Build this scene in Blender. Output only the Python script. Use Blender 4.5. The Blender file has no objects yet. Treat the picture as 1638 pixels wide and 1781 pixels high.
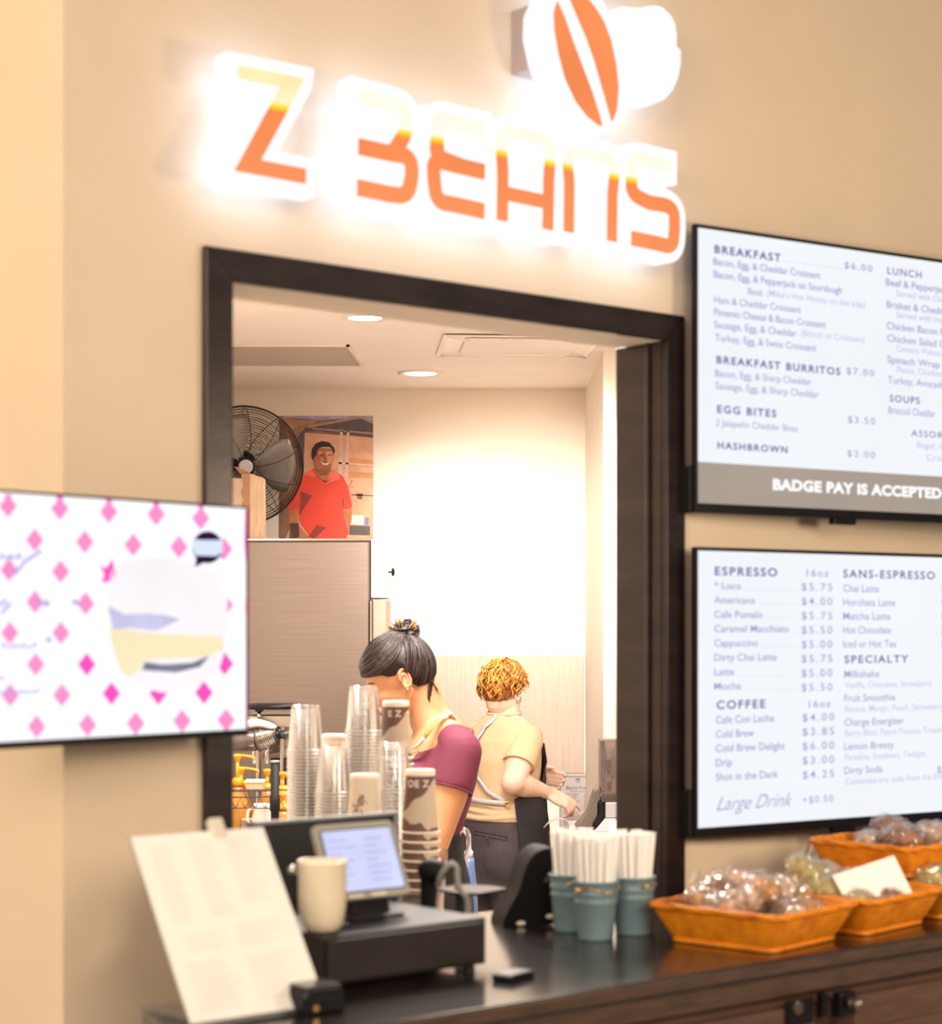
import bpy, math, random
import numpy as np
from mathutils import Vector, Matrix

random.seed(7)
rnd = random.Random(11)
SC = bpy.context.scene
COL = SC.collection
PI = math.pi
HY = 1.62                      # eye height of the photographer
FPX = 3400.0                   # focal length in pixels of the 1638 x 1781 frame
CX, CY = 819.0, 1100.0         # principal axis and horizon in that frame

# ------------------------------------------------------------------ camera
cam_d = bpy.data.cameras.new('camera')
cam_d.sensor_fit = 'VERTICAL'
cam_d.sensor_height = 36.0
cam_d.sensor_width = 36.0
cam_d.lens = 36.0 * FPX / 1781.0
cam_d.shift_y = (CY - 890.5) / 1781.0
cam_d.clip_start = 0.05
cam_d.dof.use_dof = True
cam_d.dof.focus_distance = 7.5
cam_d.dof.aperture_fstop = 4.8
cam = bpy.data.objects.new('camera', cam_d)
COL.objects.link(cam)
cam.location = (0, 0, HY)
cam.rotation_euler = (PI / 2, 0, 0)
SC.camera = cam

# ------------------------------------------------------------------ world, lamps, exposure
SC.view_settings.view_transform = 'Standard'
SC.view_settings.look = 'None'
SC.view_settings.gamma = 1.0
SC.view_settings.use_curve_mapping = False
SC.view_settings.exposure = 0.0
SC.cycles.transparent_max_bounces = 48
SC.cycles.max_bounces = 10
SC.cycles.diffuse_bounces = 5
SC.cycles.caustics_reflective = False
SC.cycles.caustics_refractive = False

wd = bpy.data.worlds.new('hall_light')
SC.world = wd
wd.use_nodes = True
wn = wd.node_tree.nodes['Background']
wn.inputs[0].default_value = (1.0, 0.86, 0.72, 1)
wn.inputs[1].default_value = 0.30


def area(name, loc, target, sx, sy, power, color):
    l = bpy.data.lights.new(name, 'AREA')
    l.shape = 'RECTANGLE'
    l.size, l.size_y = sx, sy
    l.energy = power
    l.color = color
    o = bpy.data.objects.new(name, l)
    COL.objects.link(o)
    o.location = loc
    d = Vector(target) - Vector(loc)
    o.rotation_euler = d.to_track_quat('-Z', 'Y').to_euler()
    return o


WARM = (1.0, 0.84, 0.65)
NEUT = (1.0, 0.92, 0.85)
# lamps of the hall under its ceiling and one added fill lamp, out of frame
area('hall_ceiling_lamp', (-1.6, -2.0, 2.75), (-0.5, 3.0, 1.0), 2.2, 1.2, 130, WARM)
area('hall_ceiling_lamp', (1.6, -1.6, 2.75), (0.9, 3.6, 0.9), 2.2, 1.2, 105, WARM)
area('added_fill_lamp', (1.9, 2.5, 1.85), (0.75, 3.8, 1.10), 0.4, 0.4, 19, (1.0, 0.83, 0.60))  # unseen fill lamp, added low to brighten the wall under the screens
area('hall_ceiling_lamp', (-2.6, 1.6, 2.9), (-0.9, 3.2, 1.2), 0.9, 0.9, 46, (1.0, 0.82, 0.52))
# lamps of the kitchen, on its ceiling
area('kitchen_ceiling_lamp', (-0.1, 5.0, 2.69), (-0.1, 5.0, 0), 1.1, 0.5, 100, NEUT)
area('kitchen_ceiling_lamp', (0.15, 6.15, 2.69), (0.15, 6.3, 0), 0.5, 0.3, 26, NEUT)
area('kitchen_ceiling_lamp', (1.45, 6.3, 2.69), (0.95, 6.6, 0.5), 0.7, 0.5, 24, NEUT)
wl = bpy.data.lights.new('kitchen_wall_washer', 'SPOT')
wl.energy = 520
wl.color = NEUT
wl.spot_size = math.radians(46)
wl.spot_blend = 0.8
wl.shadow_soft_size = 0.12
wo = bpy.data.objects.new('kitchen_wall_washer', wl)
COL.objects.link(wo)
wo.location = (0.30, 6.1, 2.66)
wo.rotation_euler = (Vector((0.20, 8.75, 1.62)) - wo.location).to_track_quat('-Z', 'Y').to_euler()

# ------------------------------------------------------------------ materials
MATS = {}


def mat(name, color, rough=0.6, metal=0.0, noise=0.06, scale=18.0, bump=0.0, bscale=None, spec=0.5,
        stretch=None, coat=0.0, sub=0.0):
    """Principled surface whose colour wanders a little with a noise field."""
    if name in MATS:
        return MATS[name]
    m = bpy.data.materials.new(name)
    m.use_nodes = True
    nt = m.node_tree
    b = nt.nodes['Principled BSDF']
    b.inputs['Roughness'].default_value = rough
    b.inputs['Metallic'].default_value = metal
    b.inputs['Specular IOR Level'].default_value = spec
    b.inputs['Coat Weight'].default_value = coat
    if sub:
        b.inputs['Subsurface Weight'].default_value = sub
        b.inputs['Subsurface Radius'].default_value = (0.02, 0.008, 0.004)
        b.inputs['Subsurface Scale'].default_value = 0.5
    tc = nt.nodes.new('ShaderNodeTexCoord')
    src = tc.outputs['Object']
    if stretch:
        mp = nt.nodes.new('ShaderNodeMapping')
        mp.inputs['Scale'].default_value = stretch
        nt.links.new(src, mp.inputs['Vector'])
        src = mp.outputs['Vector']
    nz = nt.nodes.new('ShaderNodeTexNoise')
    nz.inputs['Scale'].default_value = scale
    nz.inputs['Detail'].default_value = 4
    nt.links.new(src, nz.inputs['Vector'])
    rp = nt.nodes.new('ShaderNodeValToRGB')
    c = color
    rp.color_ramp.elements[0].position = 0.25
    rp.color_ramp.elements[1].position = 0.75
    rp.color_ramp.elements[0].color = (c[0] * (1 - noise), c[1] * (1 - noise), c[2] * (1 - noise), 1)
    rp.color_ramp.elements[1].color = (min(1, c[0] * (1 + noise)), min(1, c[1] * (1 + noise)), min(1, c[2] * (1 + noise)), 1)
    nt.links.new(nz.outputs[0], rp.inputs[0])
    nt.links.new(rp.outputs[0], b.inputs['Base Color'])
    if bump:
        bn = nt.nodes.new('ShaderNodeBump')
        bn.inputs['Strength'].default_value = bump
        bn.inputs['Distance'].default_value = 0.004
        src2 = nz.outputs[0]
        if bscale:
            n2 = nt.nodes.new('ShaderNodeTexNoise')
            n2.inputs['Scale'].default_value = bscale
            n2.inputs['Detail'].default_value = 3
            nt.links.new(src, n2.inputs['Vector'])
            src2 = n2.outputs[0]
        nt.links.new(src2, bn.inputs['Height'])
        nt.links.new(bn.outputs[0], b.inputs['Normal'])
    MATS[name] = m
    return m


def glow(name, color, strength=1.0, noise=0.0, scale=6.0):
    """A surface that gives off light (screens, lit letters, lamps)."""
    if name in MATS:
        return MATS[name]
    m = bpy.data.materials.new(name)
    m.use_nodes = True
    nt = m.node_tree
    nt.nodes.remove(nt.nodes['Principled BSDF'])
    e = nt.nodes.new('ShaderNodeEmission')
    e.inputs[1].default_value = strength
    if noise:
        tc = nt.nodes.new('ShaderNodeTexCoord')
        nz = nt.nodes.new('ShaderNodeTexNoise')
        nz.inputs['Scale'].default_value = scale
        nt.links.new(tc.outputs['Object'], nz.inputs['Vector'])
        rp = nt.nodes.new('ShaderNodeValToRGB')
        rp.color_ramp.elements[0].position = 0.3
        rp.color_ramp.elements[1].position = 0.7
        rp.color_ramp.elements[0].color = (*[c * (1 - noise) for c in color], 1)
        rp.color_ramp.elements[1].color = (*[c * (1 + noise) for c in color], 1)
        nt.links.new(nz.outputs[0], rp.inputs[0])
        nt.links.new(rp.outputs[0], e.inputs[0])
    else:
        e.inputs[0].default_value = (*color, 1)
    nt.links.new(e.outputs[0], nt.nodes['Material Output'].inputs[0])
    MATS[name] = m
    return m


def clear(name, tint=(1, 1, 1), haze=0.10, gloss=0.14, rough=0.08):
    """Thin clear plastic: mostly see-through, a little milk and shine."""
    if name in MATS:
        return MATS[name]
    m = bpy.data.materials.new(name)
    m.use_nodes = True
    nt = m.node_tree
    nt.nodes.remove(nt.nodes['Principled BSDF'])
    tr = nt.nodes.new('ShaderNodeBsdfTransparent')
    tr.inputs[0].default_value = (*tint, 1)
    df = nt.nodes.new('ShaderNodeBsdfDiffuse')
    df.inputs[0].default_value = (0.9, 0.86, 0.83, 1)
    gl = nt.nodes.new('ShaderNodeBsdfGlossy')
    gl.inputs['Roughness'].default_value = rough
    lw = nt.nodes.new('ShaderNodeLayerWeight')
    lw.inputs[0].default_value = 0.35
    ml = nt.nodes.new('ShaderNodeMath')
    ml.operation = 'MULTIPLY_ADD'
    ml.inputs[1].default_value = 0.45
    ml.inputs[2].default_value = gloss
    nt.links.new(lw.outputs['Facing'], ml.inputs[0])
    tc = nt.nodes.new('ShaderNodeTexCoord')
    nz = nt.nodes.new('ShaderNodeTexNoise')
    nz.inputs['Scale'].default_value = 60
    nt.links.new(tc.outputs['Object'], nz.inputs['Vector'])
    bn = nt.nodes.new('ShaderNodeBump')
    bn.inputs['Strength'].default_value = 0.15
    bn.inputs['Distance'].default_value = 0.002
    nt.links.new(nz.outputs[0], bn.inputs['Height'])
    nt.links.new(bn.outputs[0], gl.inputs['Normal'])
    m1 = nt.nodes.new('ShaderNodeMixShader')
    m1.inputs[0].default_value = haze
    nt.links.new(tr.outputs[0], m1.inputs[1])
    nt.links.new(df.outputs[0], m1.inputs[2])
    m2 = nt.nodes.new('ShaderNodeMixShader')
    nt.links.new(ml.outputs[0], m2.inputs[0])
    nt.links.new(m1.outputs[0], m2.inputs[1])
    nt.links.new(gl.outputs[0], m2.inputs[2])
    nt.links.new(m2.outputs[0], nt.nodes['Material Output'].inputs[0])
    MATS[name] = m
    return m


# ------------------------------------------------------------------ mesh helpers
I4 = Matrix.Identity(4)


def TR(loc=(0, 0, 0), rx=0, ry=0, rz=0):
    return Matrix.Translation(loc) @ Matrix.Rotation(rz, 4, 'Z') @ Matrix.Rotation(ry, 4, 'Y') @ Matrix.Rotation(rx, 4, 'X')


def frame(origin, xax, zax):
    x = Vector(xax).normalized()
    z = Vector(zax)
    y = z.cross(x).normalized()
    z = x.cross(y).normalized()
    m = Matrix((x, y, z)).transposed().to_4x4()
    m.translation = origin
    return m


class MB:
    """Collects shapes; build() links them as ONE mesh object."""

    def __init__(s):
        s.v, s.f, s.m = [], [], []

    def add(s, vs, fs, mi=0, T=None):
        k = len(s.v)
        if T is not None:
            vs = [T @ Vector(p) for p in vs]
        s.v += [tuple(p) for p in vs]
        s.f += [tuple(i + k for i in f) for f in fs]
        s.m += [mi] * len(fs)
        return s

    def box(s, lo, hi, mi=0, T=None):
        x0, y0, z0 = lo
        x1, y1, z1 = hi
        return s.add([(x0, y0, z0), (x1, y0, z0), (x1, y1, z0), (x0, y1, z0), (x0, y0, z1), (x1, y0, z1), (x1, y1, z1), (x0, y1, z1)],
                     [(3, 2, 1, 0), (4, 5, 6, 7), (0, 1, 5, 4), (1, 2, 6, 5), (2, 3, 7, 6), (3, 0, 4, 7)], mi, T)

    def rings(s, rings, mi=0, T=None, closed=True, caps=True, loop=False):
        n = len(rings[0])
        vs = [p for r in rings for p in r]
        fs = []
        R = len(rings)
        for i in range(R if loop else R - 1):
            a, b = i * n, ((i + 1) % R) * n
            for j in range(n if closed else n - 1):
                k = (j + 1) % n
                fs.append((a + j, a + k, b + k, b + j))
        if caps and not loop and closed:
            fs.append(tuple(reversed(range(n))))
            fs.append(tuple((R - 1) * n + j for j in range(n)))
        return s.add(vs, fs, mi, T)

    def lathe(s, prof, n=32, mi=0, T=None, caps=True, sx=1.0, sy=1.0):
        return s.rings([[(r * sx * math.cos(2 * PI * j / n), r * sy * math.sin(2 * PI * j / n), z) for j in range(n)] for r, z in prof], mi, T, True, caps)

    def cyl(s, p0, p1, r0, r1=None, n=16, mi=0, T=None):
        return s.tube([p0, p1], [r0, r0 if r1 is None else r1], n, mi, T)

    def tube(s, pts, r, n=8, mi=0, T=None, loop=False, flat=1.0):
        P = [Vector(p) for p in pts]
        L = len(P)
        if not hasattr(r, '__len__'):
            r = [r] * L
        rg = []
        up = None
        for i in range(L):
            a = P[(i - 1) % L] if (i or loop) else P[i]
            b = P[(i + 1) % L] if (i < L - 1 or loop) else P[i]
            d = (b - a)
            d = d.normalized() if d.length > 1e-9 else Vector((0, 0, 1))
            if up is None:
                up = Vector((0, 0, 1)) if abs(d.z) < 0.9 else Vector((0, 1, 0))
            x = up.cross(d)
            if x.length < 1e-6:
                x = Vector((1, 0, 0)).cross(d)
            x.normalize()
            y = d.cross(x).normalized()
            up = y
            rg.append([P[i] + x * (r[i] * math.cos(2 * PI * j / n)) + y * (r[i] * flat * math.sin(2 * PI * j / n)) for j in range(n)])
        return s.rings(rg, mi, T, True, not loop, loop)

    def ell(s, c, rad, mi=0, T=None, nu=20, nv=12):
        if not hasattr(rad, '__len__'):
            rad = (rad,) * 3
        rg = []
        for i in range(nv + 1):
            th = PI * i / nv
            st = max(math.sin(th), 0.015)
            rg.append([(c[0] + rad[0] * st * math.cos(2 * PI * j / nu), c[1] + rad[1] * st * math.sin(2 * PI * j / nu), c[2] - rad[2] * math.cos(th)) for j in range(nu)])
        return s.rings(rg, mi, T)

    def limb(s, pts, r, n=14, T=None):
        """Tapering limb with round joints (for bodies that are fused afterwards)."""
        s.tube(pts, r, n, 0, T)
        for p, q in zip(pts, r):
            s.ell(p, q, 0, T, 14, 8)
        return s

    def prism(s, poly, y0, y1, mi=0, T=None, ms=None):
        """Outline in local x,z pushed from y0 (front) to y1 (back)."""
        n = len(poly)
        vs = [(x, y0, z) for x, z in poly] + [(x, y1, z) for x, z in poly]
        ar = sum(poly[i][0] * poly[(i + 1) % n][1] - poly[(i + 1) % n][0] * poly[i][1] for i in range(n))
        fr = tuple(range(n)) if ar > 0 else tuple(reversed(range(n)))
        s.add(vs, [fr, tuple(i + n for i in reversed(fr))], mi, T)
        k = len(s.v) - 2 * n
        sd = mi if ms is None else ms
        for i in range(n):
            j = (i + 1) % n
            q = (k + i, k + n + i, k + n + j, k + j) if ar > 0 else (k + j, k + n + j, k + n + i, k + i)
            s.f.append(q)
            s.m.append(sd)
        return s

    def ribbon(s, line, w, y0, y1, mi=0, T=None, ext=0.0, ms=None):
        """A stroke of width w along a polyline in local x,z."""
        P = [Vector(line[0])]
        for q in line[1:]:
            if (Vector(q) - P[-1]).length > 1e-5:
                P.append(Vector(q))
        if ext:
            P[0] = P[0] + (P[0] - P[1]).normalized() * ext
            P[-1] = P[-1] + (P[-1] - P[-2]).normalized() * ext
        L, R = [], []
        for i, p in enumerate(P):
            d0 = (p - P[i - 1]).normalized() if i else (P[1] - p).normalized()
            d1 = (P[i + 1] - p).normalized() if i < len(P) - 1 else d0
            n0, n1 = Vector((-d0.y, d0.x)), Vector((-d1.y, d1.x))
            nn = (n0 + n1)
            nn = nn.normalized() if nn.length > 1e-6 else n0
            k = w / 2 / max(0.45, nn.dot(n0))
            L.append(p + nn * k)
            R.append(p - nn * k)
        return s.prism([tuple(p) for p in L] + [tuple(p) for p in reversed(R)], y0, y1, mi, T, ms)

    def mesh(s, name, mats, smooth=False):
        me = bpy.data.meshes.new(name)
        me.from_pydata(s.v, [], s.f)
        for m in (mats if isinstance(mats, (list, tuple)) else [mats]):
            me.materials.append(m)
        me.polygons.foreach_set('material_index', s.m)
        if smooth:
            me.polygons.foreach_set('use_smooth', [True] * len(s.f))
        me.update()
        return me

    def build(s, name, mats, parent=None, smooth=False, bevel=0.0, label=None, angle=None, solid=0.0):
        me = s.mesh(name, mats, smooth)
        o = put(name, me, parent, label)
        if solid:
            sm = o.modifiers.new('thick', 'SOLIDIFY')
            sm.thickness = solid
            sm.offset = 0
        if bevel:
            b = o.modifiers.new('edge', 'BEVEL')
            b.width = bevel
            b.segments = 2
            b.limit_method = 'ANGLE'
            b.angle_limit = 0.6
        return o


def put(name, me, parent=None, label=None):
    o = bpy.data.objects.new(name, me)
    COL.objects.link(o)
    if parent is not None:
        o.parent = parent
    if label:
        o['label'] = label
    return o


def tag(o, label, cat, group=None, kind=None):
    if label:
        o['label'] = label
    if cat:
        o['category'] = cat
    if group:
        o['group'] = group
    if kind:
        o['kind'] = kind
    return o


def thing(name, label, cat, loc=(0, 0, 0), rz=0.0, group=None):
    o = bpy.data.objects.new(name, None)
    COL.objects.link(o)
    o.empty_display_size = 0.05
    o.location = loc
    o.rotation_euler = (0, 0, rz)
    return tag(o, label, cat, group)


def dup(root, loc, rot=None, label=None, group=None):
    """A copy of a thing with copies of its parts and their sub-parts."""
    r = root.copy()
    COL.objects.link(r)
    r.location = loc
    if rot is not None:
        r.rotation_euler = rot
    if label:
        r['label'] = label
    if group:
        r['group'] = group
    for ch in list(root.children):
        c = ch.copy()
        COL.objects.link(c)
        c.parent = r
        for g in list(ch.children):
            d = g.copy()
            COL.objects.link(d)
            d.parent = c
    return r


def fuse(mb, voxel, smooth=3, name='fused'):
    """Melts overlapping closed shapes into one continuous skin."""
    me = mb.mesh(name, [])
    o = bpy.data.objects.new(name, me)
    COL.objects.link(o)
    r = o.modifiers.new('r', 'REMESH')
    r.mode = 'VOXEL'
    r.voxel_size = voxel
    r.use_smooth_shade = True
    if smooth:
        s = o.modifiers.new('s', 'SMOOTH')
        s.factor = 0.5
        s.iterations = smooth
    dg = bpy.context.evaluated_depsgraph_get()
    out = bpy.data.meshes.new_from_object(o.evaluated_get(dg))
    out.name = name
    bpy.data.objects.remove(o)
    bpy.data.meshes.remove(me)
    return out


def skin(me, m):
    me.materials.clear()
    me.materials.append(m)
    me.polygons.foreach_set('use_smooth', [True] * len(me.polygons))
    return me


_glyphs = {}


def text_geo(s, bold=0.0, shear=0.0, spacing=1.0):
    """Flat outline of a line of writing: vertices (x, y) and faces."""
    key = (s, bold, shear, spacing)
    if key in _glyphs:
        return _glyphs[key]
    c = bpy.data.curves.new('t', 'FONT')
    c.body = s
    c.size = 1.0
    c.offset = bold
    c.shear = shear
    c.space_character = spacing
    c.resolution_u = 3
    o = bpy.data.objects.new('t', c)
    COL.objects.link(o)
    dg = bpy.context.evaluated_depsgraph_get()
    me = bpy.data.meshes.new_from_object(o.evaluated_get(dg))
    vs = [(v.co.x, v.co.y) for v in me.vertices]
    fs = [tuple(p.vertices) for p in me.polygons]
    bpy.data.objects.remove(o)
    bpy.data.curves.remove(c)
    bpy.data.meshes.remove(me)
    _glyphs[key] = (vs, fs)
    return vs, fs


CAP = 0.70   # cap height of the built-in font at size 1


def add_text(mb, s, x, z, cap, x1=None, y=0.0, bold=0.0, shear=0.0, spacing=1.0, mi=0, T=None):
    """Writing in local x,z on the plane y, baseline-left at (x,z)."""
    vs, fs = text_geo(s, bold, shear, spacing)
    if not vs:
        return mb
    k = cap / CAP
    a, b = min(p[0] for p in vs), max(p[0] for p in vs)
    kx = k if x1 is None else (x1 - x) / max(1e-6, b - a)
    return mb.add([(x + (p[0] - (a if x1 is not None else 0)) * kx, y, z + p[1] * k) for p in vs], fs, mi, T)


# ------------------------------------------------------------------ where things stand
def at(px, py, Y):
    """The point at depth Y that the photograph shows at (px, py)."""
    return Vector(((px - CX) / FPX * Y, Y, HY - (py - CY) / FPX * Y))


class Plane:
    """An upright plane: origin on it, yaw of its horizontal axis."""

    def __init__(s, o, yaw):
        s.o = Vector(o)
        s.yaw = yaw
        s.u = Vector((math.cos(yaw), math.sin(yaw), 0))
        s.n = Vector((-math.sin(yaw), math.cos(yaw), 0))

    def loc(s, px, py, n=0.0):
        d = Vector(((px - CX) / FPX, 1, -(py - CY) / FPX))
        e = Vector((0, 0, HY))
        k = (s.o + s.n * n - e).dot(s.n) / d.dot(s.n)
        p = e + d * k - s.o
        return p.dot(s.u), p.z

    def w(s, t, n, z):
        return Vector((s.o.x, s.o.y, 0)) + s.u * t + s.n * n + Vector((0, 0, z))


TH = math.atan(FPX / (4900 - CX))
WALL = Plane((-0.428, 3.10, 0), TH)
W = WALL.w
ZC = HY - 0.52                 # counter top


def on_counter(px, py, z=None):
    """Point on the counter top (or another level) seen at (px,py)."""
    z = ZC if z is None else z
    Y = FPX * (HY - z) / (py - CY)
    return Vector(((px - CX) / FPX * Y, Y, z))

# ================================================================== THE SETTING
M_wall = mat('warm_paint', (0.72, 0.565, 0.42), 0.75, noise=0.03, scale=5, bump=0.04, bscale=160)
M_kit = mat('cream_paint', (0.84, 0.745, 0.63), 0.7, noise=0.02, scale=4, bump=0.03, bscale=140)
M_ceil = mat('ceiling_paint', (0.92, 0.85, 0.79), 0.8, noise=0.03, scale=3, bump=0.03, bscale=120)
M_bronze = mat('dark_bronze_metal', (0.030, 0.020, 0.019), 0.30, 0.45, noise=0.35, scale=9, bump=0.05, bscale=60, stretch=(1, 1, 3))
M_floor = mat('grey_floor_tile', (0.50, 0.45, 0.41), 0.4, noise=0.1, scale=3)

FW = 1.0863                    # outer width of the window frame along the wall
FT = HY + 0.6125               # top of the frame
FA = 0.052                     # width of its face
WT = 0.127                     # thickness of the wall
TC = -0.2423                   # outside corner of the wall
WHI = 3.5


def struct(name, mb, m, loc=(0, 0, 0), rz=0.0, bevel=0.0, parent=None, label=None):
    o = mb.build(name, m, parent, bevel=bevel)
    o.location = loc
    o.rotation_euler = (0, 0, rz)
    if parent is None:
        o['kind'] = 'structure'
        if label:
            o['label'] = label
    return o


m = MB()
m.box((TC, 0, 0), (0.03, WT, WHI)).box((FW - 0.03, 0, 0), (2.6, WT, WHI))
m.box((0.03, 0, FT - 0.03), (FW - 0.03, WT, WHI)).box((0.03, 0, 0), (FW - 0.03, WT, ZC - 0.04))
struct('wall_front', m, M_wall, WALL.o, TH)

m = MB()
m.box((TC, WT, 0), (TC + 0.10, 0.80, WHI))
struct('wall_left', m, M_wall, WALL.o, TH)

BY = 8.75                      # back wall of the kitchen
m = MB().box((-1.3, BY, 0), (0.512, BY + 0.1, 2.71))
struct('wall_back', m, M_kit)
m = MB().box((0.512, 7.57, 0), (3.4, 7.67, 2.71)).box((0.512, 7.67, 0), (0.60, BY + 0.1, 2.71))
struct('wall_right', m, M_kit)
m = MB().box((-1.2, 3.75, 0), (-1.07, BY, 2.71))
struct('wall_kitchen_left', m, M_kit)
m = MB()
cz = 2.71
# ceiling follows the inner face of the front wall
pa, pb = W(-0.35, WT, 0), W(2.6, WT, 0)
m.prism([(0, 0), (1, 0)], 0, 0) if False else None
poly = [(pa.x, pa.y), (pb.x, pb.y), (3.4, 7.7), (0.6, BY + 0.1), (-1.3, BY + 0.1), (-1.3, 3.7)]
n = len(poly)
m.add([(x, y, cz) for x, y in poly] + [(x, y, cz + 0.08) for x, y in poly],
      [tuple(range(n)), tuple(reversed(range(n, 2 * n)))] + [(i, i + n, (i + 1) % n + n, (i + 1) % n) for i in range(n)])
struct('ceiling', m, M_ceil)
m = MB().box((-5, -2.5, -0.05), (5, 9.2, 0))
struct('floor', m, M_floor)

# ---- frame of the service window: mitred face, deep jambs
fr = bpy.data.objects.new('window_1', None)
COL.objects.link(fr)
fr.location = WALL.o
fr.rotation_euler = (0, 0, TH)
fr['kind'] = 'structure'
fr['label'] = 'dark bronze metal frame around the service window'
PR = 0.014
for nm, quad in (('frame_head', [(0, FT), (FW, FT), (FW - FA, FT - FA), (FA, FT - FA)]),
                 ('frame_side', [(0, ZC), (0, FT), (FA, FT - FA), (FA, ZC)]),
                 ('frame_side', [(FW, FT), (FW, ZC), (FW - FA, ZC), (FW - FA, FT - FA)])):
    MB().prism(quad, -PR, 0.0).build(nm, M_bronze, fr, bevel=0.003)
jb = 0.02
MB().box((FA - jb, 0, ZC), (FA, WT, FT - FA)).build('jamb', M_bronze, fr, bevel=0.002)
MB().box((FW - FA, 0, ZC), (FW - FA + jb, WT, FT - FA)).box((FW - FA - 0.006, 0.030, ZC), (FW - FA, 0.040, FT - FA)).build('jamb', M_bronze, fr, bevel=0.002)
MB().box((FA, 0, FT - FA), (FW - FA, WT, FT - FA + jb)).build('jamb_head', M_kit, fr, bevel=0.002)

# ================================================================== THE LIT SIGN
M_halo = glow('white_led_glow', (0.68, 0.86, 1.25), 3.9)
M_rim = glow('white_lit_rim', (1.0, 0.985, 1.0), 1.12)


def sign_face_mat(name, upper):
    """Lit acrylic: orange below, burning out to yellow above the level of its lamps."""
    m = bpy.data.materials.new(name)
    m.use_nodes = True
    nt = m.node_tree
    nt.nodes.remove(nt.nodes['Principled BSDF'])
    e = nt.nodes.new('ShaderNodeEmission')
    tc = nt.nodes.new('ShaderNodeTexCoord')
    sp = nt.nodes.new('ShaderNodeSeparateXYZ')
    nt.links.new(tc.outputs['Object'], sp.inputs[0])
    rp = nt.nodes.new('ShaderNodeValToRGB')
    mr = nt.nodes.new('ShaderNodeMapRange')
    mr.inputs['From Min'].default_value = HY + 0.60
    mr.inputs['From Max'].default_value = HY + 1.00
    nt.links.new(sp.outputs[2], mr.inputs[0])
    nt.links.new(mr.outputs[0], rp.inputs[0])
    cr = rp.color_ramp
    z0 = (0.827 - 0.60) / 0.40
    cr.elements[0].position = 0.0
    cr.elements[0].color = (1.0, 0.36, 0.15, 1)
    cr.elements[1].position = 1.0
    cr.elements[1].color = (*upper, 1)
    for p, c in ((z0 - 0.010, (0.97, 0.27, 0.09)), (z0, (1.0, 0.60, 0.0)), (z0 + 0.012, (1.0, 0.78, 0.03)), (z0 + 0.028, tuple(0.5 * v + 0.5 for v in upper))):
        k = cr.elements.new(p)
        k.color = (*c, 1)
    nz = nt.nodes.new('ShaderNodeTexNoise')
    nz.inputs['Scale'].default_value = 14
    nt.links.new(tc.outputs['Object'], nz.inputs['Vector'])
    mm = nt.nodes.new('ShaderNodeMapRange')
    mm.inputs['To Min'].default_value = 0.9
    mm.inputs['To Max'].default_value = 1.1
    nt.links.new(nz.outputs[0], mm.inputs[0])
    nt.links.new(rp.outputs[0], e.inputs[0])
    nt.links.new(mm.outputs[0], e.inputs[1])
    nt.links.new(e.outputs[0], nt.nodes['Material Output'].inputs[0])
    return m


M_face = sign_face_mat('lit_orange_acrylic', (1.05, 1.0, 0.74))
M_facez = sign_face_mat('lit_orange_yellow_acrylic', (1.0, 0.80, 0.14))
M_bean = glow('lit_bean_orange', (0.98, 0.29, 0.10), 1.0, noise=0.08, scale=9)
SN = -0.085                    # front of the letters, off the wall


def c8(p):
    return (560 + p[0] / 3.723, 100 + p[1] / 3.723)


def c7(p):
    return (1000 + p[0] / 7.8, 240 + p[1] / 7.8)


def c1(p):
    return (330 + p[0] / 1.82, p[1] / 1.82)


def c6(p):
    return (880 + p[0] / 4.964, p[1] / 4.964)


def onwall(pts, n=SN):
    return [WALL.loc(px, py, n) for px, py in pts]


def rounded(line, k=3):
    """Corner-cutting on an open polyline."""
    P = [Vector(p) for p in line]
    for _ in range(k):
        Q = [P[0]]
        for a, b in zip(P, P[1:]):
            Q += [a.lerp(b, 0.25), a.lerp(b, 0.75)]
        Q.append(P[-1])
        P = Q
    return [tuple(p) for p in P]


def grow(poly, d):
    """Push a closed outline outwards by d."""
    P = [Vector(p) for p in poly]
    n = len(P)
    ar = sum(P[i].x * P[(i + 1) % n].y - P[(i + 1) % n].x * P[i].y for i in range(n))
    s = 1 if ar > 0 else -1
    out = []
    for i in range(n):
        d0 = (P[i] - P[i - 1]).normalized()
        d1 = (P[(i + 1) % n] - P[i]).normalized()
        n0, n1 = Vector((d0.y, -d0.x)) * s, Vector((d1.y, -d1.x)) * s
        nn = n0 + n1
        nn = nn.normalized() if nn.length > 1e-5 else n0
        out.append(tuple(P[i] + nn * d / max(0.5, nn.dot(n0))))
    return out


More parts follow.
